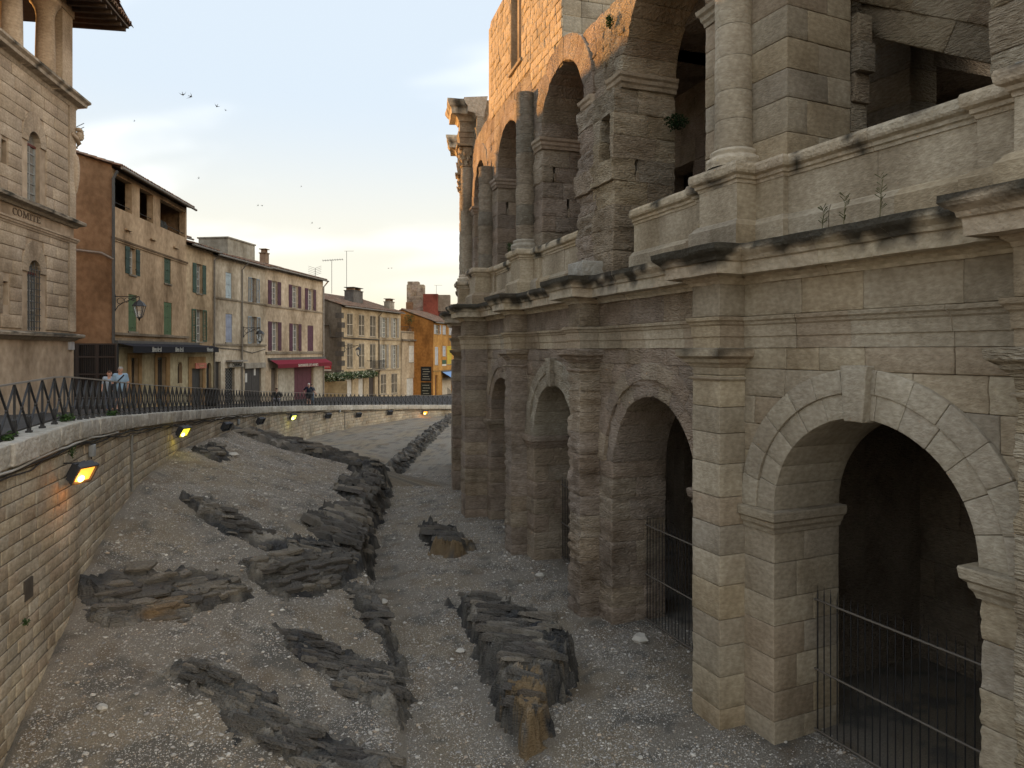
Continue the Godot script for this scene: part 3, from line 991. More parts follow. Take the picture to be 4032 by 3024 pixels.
func upper_bay(b: int, e: float) -> void:
	var f: Transform3D = BF[b]
	var L: float = BL[b - 1]
	var cx := L / 2
	var R := 1.9
	var zf := -0.3
	var bay := Node3D.new()
	bay.name = "upper_arch"
	arena.add_child(bay, true)
	var ee: float = [0, 0, 0.05, 0.11, 0.08, 0.06, 0.05, 0.05][b]
	var cl: Array = PAL if b <= 3 else PALP
	var sy := 7.75
	var depth := -2.05
	for s in 2:
		var xa: float = -0.1 if s == 0 else cx + R
		var xb: float = cx - R if s == 0 else L + 0.1
		var y0 := 2.1 if (b == 3 and s == 0) or (b == 4 and s == 1) else 3.7
		var ys := courses(y0, 7.3, 0.62)
		var ff: float = ee
		if s == 1: ff = [0, 0, 0.05, 0.02, 0.11, 0.08, 0.06, 0.05][b]
		if b == 2 and s == 0: ff = 0.025
		for i in ys.size() - 1:
			var zz := zf
			if (b == 3 and s == 0) or (b == 4 and s == 1):
				zz = zf + 0.28 + noi2.get_noise_1d(i * 17.0) * 0.12   # the broken pier keeps its rough core
			var cut: float = [-1.15, -0.85, -1.4][i % 3]
			side_wear = 1.0
			if b == 3 and s == 0 and i in [5, 6]:
				# a deep square niche breaks the face here
				for q in [[xa, 0.42, zz], [0.42, 0.95, zz - 0.5], [0.95, xb, zz]]:
					var sn := new_st()
					block(sn, Vector3(q[0], ys[i] + 0.005, cut + 0.004), Vector3(q[1], ys[i + 1] - 0.005, q[2]), 0.013, ff, 0.1, (cl[rng.randi() % cl.size()] as Color) * rng.randf_range(0.88, 1.05), f.origin)
					part(bay, "pier_stone", done(sn), M.worn_stone, f)
			elif s == 0 and b in [3, 4, 5] and i in [2, 4]:
				# putlog holes in the jamb
				for q in [[cut + 0.11, zz, ys[i], ys[i + 1]], [cut + 0.004, cut + 0.1, ys[i], ys[i] + 0.3]]:
					var sn := new_st()
					block(sn, Vector3(xa, q[2] + 0.003, q[0]), Vector3(xb, q[3] - 0.003, q[1]), 0.013, ff, 0.1, (cl[rng.randi() % cl.size()] as Color) * rng.randf_range(0.88, 1.05), f.origin)
					part(bay, "pier_stone", done(sn), M.worn_stone, f)
				var sb := new_st()
				block(sb, Vector3(xa, ys[i] + 0.3, cut), Vector3(xb - 0.4, ys[i + 1] - 0.005, cut + 0.12), 0.01, 0.0, 0.3, cl[0])
				part(bay, "pier_stone", done(sb), M.worn_stone, f)
			for k in 2:
				if k == 1 and s == 0 and ((b == 3 and i in [5, 6]) or (b in [3, 4, 5] and i in [2, 4])):
					continue
				var st := new_st()
				front_wear = float(k)
				block(st, Vector3(xa, ys[i] + 0.005, depth if k == 0 else cut + 0.004), Vector3(xb + rng.randf_range(-0.03, 0.0), ys[i + 1] - 0.005, cut - 0.004 if k == 0 else zz + rng.randf_range(-0.012, 0.006)), 0.013, ff, 0.085 if ff > 0.04 else 0.14, (cl[rng.randi() % cl.size()] as Color) * rng.randf_range(0.88, 1.08), f.origin)
				part(bay, "pier_stone", done(st), M.worn_stone if ff > 0.03 else M.stone, f)
		side_wear = 0.0
		front_wear = 1.0
		var path := [f * Vector3(0.55, 0, zf), f * Vector3(xb, 0, zf), f * Vector3(xb, 0, depth)] if s == 0 else [f * Vector3(xa, 0, depth), f * Vector3(xa, 0, zf), f * Vector3(xb - 0.65, 0, zf)]
		st_fill(bay, f, xa, xb, 7.3, sy, depth, zf - 0.02, M.worn_stone, cl)
		sweep(bay, "impost", path, [Vector2(-0.15, 7.3), Vector2(0.03, 7.31), Vector2(0.05, 7.4), Vector2(0.1, 7.45), Vector2(0.11, 7.55), Vector2(0.16, 7.6), Vector2(0.17, 7.7), Vector2(-0.15, 7.75)], M.stone, 1.2, 0.025 + ee * 0.3, cl)
	arch(bay, f, cx, sy, R, R + 0.8, depth, zf + 0.03, 13, false, M.worn_stone, ee * 0.8, cl)
	if b == 2:
		# an inner order and a sloping passage vault behind the nearest arch
		pass
	# spandrels: the top has crumbled, so the courses stop unevenly
	var top: float = [0, 0, 10.6, 9.9, 9.9, 10.7, 10.7, 10.7][b]
	ashlar(bay, "spandrel_stone", f, -0.1, L + 0.1, sy, top, 0.6, 1.0, depth + 0.3, zf, [[cx, sy, 2.3]], M.worn_stone, ee, cl, 0.025, 0.16)
	if b >= 5:
		ashlar(bay, "upper_wall_stone", f, -0.1, L + 0.1, 10.6, 11.2, 0.6, 1.1, depth + 0.3, zf - 0.02, [], M.worn_stone, 0.06, cl, 0.025, 0.2)
	# inner ring wall behind, with a passage; its vault
	var gal := Node3D.new()
	gal.name = "upper_gallery"
	arena.add_child(gal, true)
	if b == 2:
		inner_ruin(gal, f, L)
	else:
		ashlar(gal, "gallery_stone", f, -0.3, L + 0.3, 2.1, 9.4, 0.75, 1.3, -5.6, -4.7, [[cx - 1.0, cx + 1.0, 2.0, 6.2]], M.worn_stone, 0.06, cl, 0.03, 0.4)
		part(gal, "gallery_vault", boxm(Vector3(-0.3, 9.0, -5.6), Vector3(L + 0.3, 9.7, -2.0), SHADE_PAL[0]), M.worn_stone, f)
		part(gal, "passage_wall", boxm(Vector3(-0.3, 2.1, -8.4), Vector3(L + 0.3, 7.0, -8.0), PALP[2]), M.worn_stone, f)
		part(gal, "passage_vault", boxm(Vector3(-0.3, 6.6, -8.2), Vector3(L + 0.3, 7.05, -5.5), SHADE_PAL[0]), M.worn_stone, f)

func inner_ruin(gal: Node, f: Transform3D, L: float) -> void:
	# stone jamb left of the dark passage, its sloping vault stones and the wall above them
	for i in 8:
		var st := new_st()
		var y := 2.1 + i * 0.6
		var xe := 1.3 + noi2.get_noise_1d(i * 31.0) * 0.18 + (0.12 if i > 5 else 0.0)
		block(st, Vector3(-0.2, y, -2.55), Vector3(xe, y + 0.594, -2.06 - 0.03 * (i % 2)), 0.015, 0.06, 0.14, PAL[i % 7], Vector3(3.0, 0, 0))
		part(gal, "gallery_stone", done(st), M.worn_stone, f)
	# courses that follow the slope of the passage vault
	for k in 7:
		for j in 5:
			var st := new_st()
			var xa := 1.0 + j * 1.155 + (0.5 if k % 2 else 0.0)
			block(st, Vector3(-0.68, 0.0, -0.8), Vector3(0.66, 0.565, 0.05 * (k % 3)), 0.02, 0.08, 0.14, (PAL[(k * 3 + j) % 7] as Color) * rng.randf_range(0.85, 1.0), Vector3(k * 5.0, j * 3.0, 1))
			var tilt := -atan2(1.45, 2.41)
			var g := f * Transform3D(Basis(Vector3(0, 0, 1), tilt), Vector3(xa, 6.7 - (xa - 1.0) * 0.6 + k * 0.66, -2.75))
			part(gal, "vault_stone", done(st), M.worn_stone, g)
	ashlar(gal, "gallery_stone", f, 1.6, L + 0.4, 2.1, 7.6, 0.7, 1.5, -7.2, -6.6, [], M.worn_stone, 0.06, PALP, 0.03, 0.4)
	part(gal, "gallery_vault", boxm(Vector3(0.4, 7.3, -7.2), Vector3(L + 0.5, 7.8, -3.4), SHADE_PAL[0]), M.worn_stone, f)
	part(gal, "passage_wall", boxm(Vector3(L + 0.1, 2.1, -7.0), Vector3(L + 0.5, 7.5, -2.1), PALP[2]), M.worn_stone, f)

# ---------- medieval tower on the arena ----------
func tower() -> void:
	var a: Vector3 = BF[4] * Vector3(BL[3] - 3.15, 0, -0.34)
	var o: Transform3D = frame(Vector3(a.x, 0, a.z), BF[4].basis.x)
	var t := thing("medieval_tower", "square medieval stone tower with a double lancet window built onto the arena arches", "tower", Vector3(a.x, 9.0, a.z))
	var c5: Array = [Color(0.58, 0.475, 0.335), Color(0.54, 0.44, 0.305), Color(0.6, 0.5, 0.36), Color(0.5, 0.415, 0.3)]
	# front: follows the two bays; x runs towards the near corner
	var f2: Transform3D = BF[4]
	var x0: float = BL[3] - 3.15
	f2.origin = f2 * Vector3(0, 0, -0.28)
	ashlar(t, "wall_stone", f2, 0.02, x0, 9.85, 15.2, 0.34, 0.52, -0.7, 0.0, [[cx4(), 7.75, 2.68]], M.rubble, 0.05, c5, 0.03, 0.2, 0.012)
	var f3: Transform3D = BF[5]
	f3.origin = f3 * Vector3(0, 0, -0.28)
	var L: float = BL[4]
	ashlar(t, "wall_stone", f3, 0.0, L - 0.02, 10.72, 15.2, 0.34, 0.52, -0.7, 0.0, [[3.55, 5.2, 11.5, 15.05]], M.rubble, 0.05, c5, 0.03, 0.2, 0.012)
	# window: deep reveal, sill, mullion, glass
	var w := Node3D.new()
	w.name = "window"
	t.add_child(w, true)
	part(w, "sill", boxm(Vector3(3.45, 11.42, -0.6), Vector3(5.3, 11.55, 0.06), c5[2]), M.stone, f3)
	part(w, "mullion", boxm(Vector3(4.28, 11.55, -0.42), Vector3(4.5, 15.05, -0.12), c5[2]), M.stone, f3)
	part(w, "reveal", boxm(Vector3(3.55, 11.55, -0.7), Vector3(3.62, 15.05, -0.03), c5[1]), M.stone, f3)
	part(w, "reveal", boxm(Vector3(5.13, 11.55, -0.7), Vector3(5.2, 15.05, -0.03), c5[1]), M.stone, f3)
	part(w, "pane", boxm(Vector3(3.62, 11.55, -0.6), Vector3(5.13, 15.05, -0.57), Color(0.05, 0.05, 0.06)), M.glass, f3)
	# near side wall, facing the eye
	var side: Transform3D = frame(Vector3(a.x, 0, a.z), -BF[4].basis.z)
	ashlar(t, "side_stone", side, 0.0, 6.5, 9.6, 15.2, 0.55, 0.9, -0.7, 0.02, [], M.stone, 0.03, [Color(0.52, 0.48, 0.4), Color(0.57, 0.52, 0.43), Color(0.48, 0.455, 0.39)], 0.02, 0.25)
	var far: Transform3D = frame(f3 * Vector3(0, 0, -6.5), BF[5].basis.z)
	part(t, "far_wall", boxm(Vector3(0, 10.8, 0), Vector3(6.4, 15.2, 0.6), c5[0]), M.rubble, far)
	part(t, "roof_slab", boxm(Vector3(-0.2, 15.1, -6.5), Vector3(L + 0.0, 15.4, -0.1), c5[0]), M.stone, f3)
	part(t, "roof_slab", boxm(Vector3(0.0, 15.1, -6.5), Vector3(x0 - 0.1, 15.38, -0.1), c5[0]), M.stone, f2)

func cx4() -> float:
	return BL[3] / 2

# ---------- retaining wall, coping, railing ----------
var WL: Array = []   # points along the wall: [position with coping height, tangent, length so far]

func wall_line() -> void:
	var s := 0.0
	var d := 9.0
	var prev := Vector3.ZERO
	# smooth the table by averaging over a short stretch
	while d < 83.0:
		var x := 0.0
		var y := 0.0
		for k in 5:
			var q := d + (k - 2) * clampf(d * 0.03, 0.25, 1.6) * (0.3 if d < 17.0 else 1.0)
			x += tab(wall_tab, q) / 5.0
			y += tab(wall_tab, q, 2) / 5.0
		var p := at(x, d, y)
		if not WL.is_empty():
			s += prev.distance_to(p)
		WL.append([p, Vector3.ZERO, s])
		prev = p
		d += 0.1 if d < 60 else 0.05
	for i in WL.size():
		var a: Vector3 = WL[maxi(0, i - 2)][0]
		var b: Vector3 = WL[mini(WL.size() - 1, i + 2)][0]
		WL[i][1] = (b - a).normalized()

func on_wall(s: float) -> Array:
	var lo := 0
	var hi := WL.size() - 1
	while hi - lo > 1:
		var m := (lo + hi) / 2
		if WL[m][2] > s: hi = m
		else: lo = m
	var t: float = clampf((s - WL[lo][2]) / maxf(0.0001, WL[hi][2] - WL[lo][2]), 0.0, 1.0)
	return [(WL[lo][0] as Vector3).lerp(WL[hi][0], t), (WL[lo][1] as Vector3).lerp(WL[hi][1], t).normalized()]

func at_dist(d: float) -> float:
	for w in WL:
		if -w[0].z >= d:
			return w[2]
	return WL[-1][2]

func wall_frame(s: float) -> Transform3D:
	var w := on_wall(s)
	var t: Vector3 = w[1]
	t.y = 0.0
	var p: Vector3 = w[0]
	return frame(p, t.normalized())

func retaining_wall() -> void:
	wall_line()
	var total: float = WL[-1][2]
	var t := thing("retaining_wall", "curved retaining wall of small pale squared stones below the railing", "wall", at(-8.6, 12.0, -6.8))
	var rest := new_st()
	var cols := [Color(0.56, 0.5, 0.405), Color(0.6, 0.53, 0.42), Color(0.53, 0.485, 0.405), Color(0.57, 0.525, 0.44), Color(0.62, 0.55, 0.43), Color(0.52, 0.44, 0.345)]
	var kept := 0
	var ch := 0.25
	var list := []
	for c in range(0, 26):
		var y0 := -7.9 + c * ch
		var s := rng.randf() * 0.4
		while s < total:
			var l := rng.randf_range(0.3, 0.72)
			var w := on_wall(s + l / 2)
			var p: Vector3 = w[0]
			var top := p.y - 0.4
			var foot := tab(foot_tab, -p.z)
			var y1 := minf(y0 + ch, top)
			if y1 - y0 > 0.06 and y0 + ch > foot - 0.75:
				list.append([s, l, y0, y1, -p.z])
			s += l
	list.sort_custom(func(a, b): return a[4] < b[4])
	for q in list:
		var f := wall_frame(q[0] + q[1] / 2)
		var y := f.origin.y
		f.origin.y = 0.0
		var col: Color = cols[rng.randi() % cols.size()] * rng.randf_range(0.88, 1.08)
		var lo := Vector3(-q[1] / 2 + 0.006, q[2] + 0.009, -0.3)
		var hi := Vector3(q[1] / 2 - 0.006, q[3] - 0.009, rng.randf_range(-0.012, 0.012))
		if kept < 300 and q[4] > 10.9:
			var st := new_st()
			block(st, lo, hi, 0.016, 0.025, 0.14, col, f.origin + Vector3(0, q[0], 0))
			part(t, "stone_block", done(st), M.stone, f)
			kept += 1
		else:
			var st := new_st()
			block(st, lo, hi, 0.014, 0.02 if q[4] < 30 else 0.0, 0.35, col, f.origin + Vector3(0, q[0], 0))
			rest.append_from(done(st), 0, f)
	tag(part(t, "farther_stone_blocks", rest.commit(), M.stone), "", "", "", "stuff")
	# mortar and rubble core behind the faces
	var core := new_st()
	core.set_smooth_group(0)
	core.set_color(Color(0.13, 0.115, 0.095))
	for i in range(0, WL.size() - 6, 6):
		var fa := wall_frame(WL[i][2])
		var fb := wall_frame(WL[i + 6][2])
		var a := fa * Vector3(0, -0.38, -0.025)
		var b := fb * Vector3(0, -0.38, -0.025)
		quad(core, Vector3(a.x, -8.5, a.z), a, b, Vector3(b.x, -8.5, b.z))
		quad(core, a, fa * Vector3(0, -0.38, -0.7), fb * Vector3(0, -0.38, -0.7), b)
	part(t, "mortar", done(core), M.crust_stone)
	# coping stones
	var s := 0.0
	var k := 0
	while s < total - 1.0:
		var l := rng.randf_range(0.85, 1.25)
		var a: Vector3 = on_wall(s)[0]
		var b: Vector3 = on_wall(s + l)[0]
		var x := (b - a).normalized()
		var z := x.cross(Vector3.UP).normalized()
		var f := Transform3D(Basis(x, z.cross(x), z), a)
		var st := new_st()
		block(st, Vector3(0.006, -0.41, -0.48), Vector3(a.distance_to(b) - 0.006, rng.randf_range(-0.012, 0.006), 0.13 + rng.randf_range(-0.025, 0.015)), 0.03, 0.05, 0.16 if s < 14 else 0.3, Color(0.46, 0.44, 0.4) * rng.randf_range(0.85, 1.1), a + Vector3(0, k * 1.7, 0))
		part(t, "coping_stone", done(st), M.crust_stone, f)
		s += l
		k += 1
	# square iron hatch let into the wall
	var fh := wall_frame(at_dist(12.9))
	fh.origin.y = 0.0
	part(t, "iron_hatch", boxm(Vector3(-0.16, -4.55, -0.02), Vector3(0.2, -4.18, 0.02), Color(0.09, 0.075, 0.065)), M.paint, fh)

func railing() -> void:
	var total: float = WL[-1][2]
	var t := thing("iron_railing", "black wrought iron railing with crossed bars along the street edge", "railing", (WL[20][0] as Vector3))
	var sp := 0.65
	var s := 0.2
	var posts := []
	while s < total - 1.0:
		var w := wall_frame(s)
		posts.append(w * Vector3(0, 0, -0.2))
		s += sp
	var hgt := 0.97
	var top := []
	for p in posts:
		top.append(p + Vector3(0, hgt, 0))
	var st := new_st()
	for i in top.size() - 1:
		bar(st, top[i], top[i + 1] + (top[i + 1] - top[i]).normalized() * 0.02, 0.06, 0.03, Color.WHITE)
	var rail := part(t, "top_rail", done(st), M.rail)
	st = new_st()
	for i in posts.size() - 1:
		bar(st, posts[i] + Vector3(0, 0.1, 0), posts[i + 1] + Vector3(0, 0.1, 0), 0.018, 0.028)
	part(t, "bottom_rail", done(st), M.iron)
	var post_mesh := new_st()
	box(post_mesh, Vector3(-0.017, -0.01, -0.017), Vector3(0.017, 0.96, 0.017))
	box(post_mesh, Vector3(-0.03, -0.01, -0.03), Vector3(0.03, 0.3, 0.03))
	box(post_mesh, Vector3(-0.045, -0.01, -0.05), Vector3(0.045, 0.035, 0.05))
	ball(post_mesh, Vector3(0, 0.3, 0), Vector3(0.04, 0.03, 0.04), 8)
	var pm := done(post_mesh)
	var bm := new_st()
	ball(bm, Vector3.ZERO, Vector3(0.05, 0.05, 0.03), 10)
	var boss := done(bm)
	for i in posts.size():
		var x: Vector3 = ((posts[mini(i + 1, posts.size() - 1)] as Vector3) - (posts[maxi(0, i - 1)] as Vector3))
		x.y = 0
		part(t, "post", pm, M.iron, frame(posts[i], x.normalized()))
		if i < posts.size() - 1:
			for k in 2:
				var d := new_st()
				var a: Vector3 = posts[i + k] + Vector3(0, 0.06, 0)
				var b: Vector3 = posts[i + 1 - k] + Vector3(0, hgt - 0.02, 0)
				bar(d, a, b, 0.018 + 0.004 * k, 0.036, Color.WHITE, x.cross(Vector3.UP))
				part(t, "diagonal_bar", done(d), M.iron)
			part(t, "boss", boss, M.iron, frame(((posts[i] as Vector3) + (posts[i + 1] as Vector3)) / 2 + Vector3(0, hgt * 0.51, 0), x.normalized()))

func floodlights() -> void:
	var lab := {14.7: "large floodlight glowing orange on the near stretch of wall", 27.3: "floodlight shining yellow where the gravel bank meets the wall", 35.3: "unlit grey floodlight next beyond the yellow one on the wall", 43.7: "unlit dark floodlight beside a slanting cable on the wall", 51.2: "floodlight shining pale yellow below the seated person", 57.9: "unlit dark floodlight below the couple at the railing", 62.9: "small unlit floodlight below the potted vine", 67.4: "unlit dark floodlight on the far wall below the grey shutters", 71.9: "distant floodlight glowing orange on the far wall", 75.2: "last unlit floodlight of the wall, beside the arena pier"}
	var ys := {14.7: -2.55, 27.3: -3.12, 35.3: -3.78, 43.7: -4.32, 51.2: -4.78, 57.9: -5.3, 62.9: -5.68, 67.4: -5.88, 71.9: -6.24, 75.2: -6.45}
	var glow := {14.7: Color(1.0, 0.62, 0.2), 27.3: Color(0.95, 0.85, 0.2), 51.2: Color(0.9, 0.9, 0.4), 71.9: Color(1.0, 0.6, 0.2)}
	for d in lab:
		var f := wall_frame(at_dist(d))
		f.origin.y = ys[d]
		var t := thing("floodlight", lab[d], "floodlight", f.origin, "floodlights on the retaining wall")
		var arm := new_st()
		bar(arm, Vector3(0, 0.2, -0.02), Vector3(0, 0.2, 0.3), 0.03, 0.03)
		bar(arm, Vector3(-0.24, 0.2, 0.3), Vector3(0.24, 0.2, 0.3), 0.03, 0.03)
		bar(arm, Vector3(-0.24, 0.2, 0.3), Vector3(-0.24, -0.02, 0.32), 0.03, 0.012)
		bar(arm, Vector3(0.24, 0.2, 0.3), Vector3(0.24, -0.02, 0.32), 0.03, 0.012)
		part(t, "bracket", done(arm), M.iron, f)
		# head tilted outwards and up, its glass towards the arena
		var g := f * Transform3D(Basis(Vector3.UP, -0.5) * Basis(Vector3.RIGHT, 0.55), Vector3(0, -0.02, 0.36))
		var hs := new_st()
		var c := Color(0.06, 0.065, 0.075)
		box(hs, Vector3(-0.23, -0.2, -0.14), Vector3(0.23, 0.2, -0.02), c)
		for e in [[-0.24, 0.24, 0.18, 0.22], [-0.24, 0.24, -0.22, -0.18], [-0.25, -0.21, -0.19, 0.19], [0.21, 0.25, -0.19, 0.19]]:
			box(hs, Vector3(e[0], e[2], -0.03), Vector3(e[1], e[3], 0.06), c)
		for k in 6:
			box(hs, Vector3(-0.2 + k * 0.075, -0.16, -0.2), Vector3(-0.185 + k * 0.075, 0.16, -0.13), c)
		part(t, "housing", done(hs), M.paint, g)
		var lit: bool = glow.has(d)
		var gm: Material = M.glass
		if lit:
			var e := StandardMaterial3D.new()
			e.albedo_color = Color(0.6, 0.55, 0.35)
			e.emission_enabled = true
			e.emission = glow[d]
			e.emission_energy_multiplier = 0.8
			e.roughness = 0.3
			gm = e
		part(t, "glass", boxm(Vector3(-0.21, -0.18, 0.0), Vector3(0.21, 0.18, 0.012), Color.WHITE), gm, g)
		if lit:
			var e2 := StandardMaterial3D.new()
			e2.albedo_color = Color.WHITE
			e2.emission_enabled = true
			e2.emission = glow[d].lerp(Color.WHITE, 0.35)
			e2.emission_energy_multiplier = 5.0
			var bs := new_st()
			ball(bs, Vector3(-0.05, -0.1, 0.045), Vector3(0.075, 0.075, 0.04), 10)
			part(t, "lamp_bulb", done(bs), e2, g)
			var l := OmniLight3D.new()
			l.name = "lamp"
			l.light_color = glow[d]
			l.light_energy = 0.09
			l.light_size = 0.06
			l.omni_range = 30.0
			l.omni_attenuation = 2.0
			l.shadow_enabled = true
			t.add_child(l)
			l.position = t.transform.affine_inverse() * (g * Vector3(-0.05, -0.12, 0.13))
	# cables and conduits clipped below the coping
	var specs := [["cable", "thin black cable bundle sagging below the coping along the wall", 0.022, 9.5, 80.0, -0.5, 0.05, Color(0.03, 0.03, 0.03)], ["cable", "second black cable looping loosely below the coping", 0.016, 9.5, 80.0, -0.57, 0.07, Color(0.035, 0.03, 0.03)], ["conduit_pipe", "pale grey conduit pipe along the near coping", 0.026, 9.5, 19.5, -0.45, 0.03, Color(0.36, 0.35, 0.33)], ["conduit_pipe", "pale conduit pipe lying loose below the coping before the rock ledge", 0.024, 34.0, 43.0, -0.5, 0.09, Color(0.36, 0.34, 0.31)]]
	for q in specs:
		var pts := []
		var s := at_dist(q[3])
		var e := at_dist(q[4])
		while s < e:
			var f := wall_frame(s)
			pts.append(f * Vector3(0, q[5] + noi2.get_noise_2d(s * 0.7, q[2] * 900.0) * q[6] * 1.6, 0.05 + q[2]))
			s += 0.45
		var st := new_st()
		tube(st, pts, q[2], 6, q[7])
		tag(part(self, q[0], done(st), M.cloth), q[1], "cable" if q[0] == "cable" else "pipe")
	for q in [[21.3, -2.55, -4.25, 0.035, "tall grey drainpipe standing on the near retaining wall"], [61.2, -5.2, -6.9, 0.03, "short pale drainpipe on the far retaining wall"]]:
		var f := wall_frame(at_dist(q[0]))
		f.origin.y = 0
		var st := new_st()
		tube(st, [Vector3(0, q[1], 0.05), Vector3(0.02, q[2], 0.05)], q[3], 8, Color(0.25, 0.245, 0.23))
		var o := part(self, "drain_pipe", done(st), M.paint, f)
		tag(o, q[4], "pipe")
	for q in [[16.7, -2.35, 0.1, "grey junction box hanging on the near wall below the conduit"], [39.4, -3.95, 0.09, "small pale junction box on the wall before the rock ledge"], [60.3, -5.12, 0.09, "small white junction box on the wall near the drainpipe"]]:
		var f := wall_frame(at_dist(q[0]))
		f.origin.y = q[1]
		var st := new_st()
		block(st, Vector3(-q[2], -0.14, 0.0), Vector3(q[2], 0.14, 0.12), 0.015, 0.0, 0.2, Color(0.3, 0.32, 0.34))
		box(st, Vector3(-q[2] * 0.3, -0.2, 0.03), Vector3(-q[2] * 0.1, -0.14, 0.06), Color(0.05, 0.05, 0.05))
		var o := part(self, "junction_box", done(st), M.paint, f)
		tag(o, q[3], "junction box", "junction boxes on the wall")

# ---------- iron gates in the arches ----------
func gates() -> void:
	var lab := {2: "black iron bar gate closing the nearest ground arch", 3: "black iron bar gate in the eroded second ground arch", 4: "black iron bar gate half hidden in the third ground arch"}
	for b in lab:
		var f: Transform3D = BF[b]
		var cx: float = BL[b - 1] / 2
		var t := thing("iron_gate", lab[b], "gate", f * Vector3(cx, GND, -1.1), "bar gates of the ground arches")
		var top := -4.95 if b == 2 else -4.9
		var x := cx - 1.9
		var k := 0
		while x < cx + 1.92:
			var st := new_st()
			tube(st, [Vector3(x, GND + 0.02, -1.1), Vector3(x, top + 0.12, -1.1), Vector3(x, top + 0.3, -1.1)], [0.012, 0.012, 0.002], 5)
			part(t, "bar", done(st), M.iron, f)
			x += 0.155
		for y in [top, top - 1.38, GND + 0.07]:
			var pts := []
			for i in 41:
				pts.append(Vector3(cx - 1.96 + 3.92 * i / 40.0, y + 0.006 * (i % 2), -1.075 + 0.008 * (i % 2)))
			var st := new_st()
			tube(st, pts, 0.022, 6)
			part(t, "rail", done(st), M.rail_rust, f)

# ---------- houses ----------
func fx(x: float, d: float, h: float) -> Transform3D:
	var a := deg_to_rad(h)
	return frame(at(x, d, 0), Vector3(sin(a), 0, -cos(a)))

# front wall between x0..x1 with rectangular holes [x0, x1, y0, y1, round top?]
func wall_mesh(x0: float, x1: float, y0: float, y1: float, holes: Array, thick: float, col: Color) -> ArrayMesh:
	var xs := [x0, x1]
	var ys := [y0, y1]
	for h in holes:
		for v in [h[0], h[1]]:
			if v > x0 and v < x1: xs.append(v)
		for v in [h[2], h[3]]:
			if v > y0 and v < y1: ys.append(v)
	xs.sort()
	ys.sort()
	var st := new_st()
	st.set_smooth_group(-1)
	st.set_color(col)
	for j in ys.size() - 1:
		for i in xs.size() - 1:
			var ax: float = xs[i]
			var bx: float = xs[i + 1]
			var ay: float = ys[j]
			var by: float = ys[j + 1]
			if bx - ax < 0.0001 or by - ay < 0.0001:
				continue
			var inside := false
			for h in holes:
				if (ax + bx) / 2 > h[0] and (ax + bx) / 2 < h[1] and (ay + by) / 2 > h[2] and (ay + by) / 2 < h[3]:
					inside = true
			if inside:
				continue
			for z in [0.0, -thick]:
				if z == 0.0:
					quad(st, Vector3(ax, ay, z), Vector3(ax, by, z), Vector3(bx, by, z), Vector3(bx, ay, z))
				else:
					quad(st, Vector3(ax, ay, z), Vector3(bx, ay, z), Vector3(bx, by, z), Vector3(ax, by, z))
	for h in holes:
		var a := Vector3(h[0], h[2], 0)
		var b := Vector3(h[1], h[3], 0)
		var dz := Vector3(0, 0, -thick)
		quad(st, a, a + dz, Vector3(a.x, b.y, 0) + dz, Vector3(a.x, b.y, 0))
		quad(st, Vector3(b.x, a.y, 0), Vector3(b.x, b.y, 0), b + dz, Vector3(b.x, a.y, 0) + dz)
		quad(st, Vector3(a.x, b.y, 0), Vector3(a.x, b.y, 0) + dz, b + dz, b)
		quad(st, a, Vector3(b.x, a.y, 0), Vector3(b.x, a.y, 0) + dz, a + dz)
	return done(st)

func leaf(w: float, h: float, col: Color, louvre: bool) -> ArrayMesh:
	var st := new_st()
	if louvre:
		box(st, Vector3(0, 0, 0), Vector3(0.06, h, 0.04), col)
		box(st, Vector3(w - 0.06, 0, 0), Vector3(w, h, 0.04), col)
		for y in [0.0, h / 2 - 0.04, h - 0.08]:
			box(st, Vector3(0.06, y, 0.0), Vector3(w - 0.06, y + 0.08, 0.038), col)
		var n := int(h / 0.11)
		for i in n:
			var y := 0.06 + (h - 0.12) * i / n
			box(st, Vector3(0, -0.006, -0.02), Vector3(w - 0.1, 0.006, 0.02), col, Transform3D(Basis(Vector3.RIGHT, 0.7), Vector3(0.05, y + 0.04, 0.018)))
	else:
		var nb := maxi(2, int(round(w / 0.16)))
		for i in nb:
			box(st, Vector3(w * i / nb + 0.004, 0, 0), Vector3(w * (i + 1) / nb - 0.004, h, 0.026), col)
		for y in [0.16, h * 0.52, h - 0.24]:
			box(st, Vector3(0.03, y, 0.026), Vector3(w - 0.03, y + 0.07, 0.045), col * 0.85)
	return done(st)

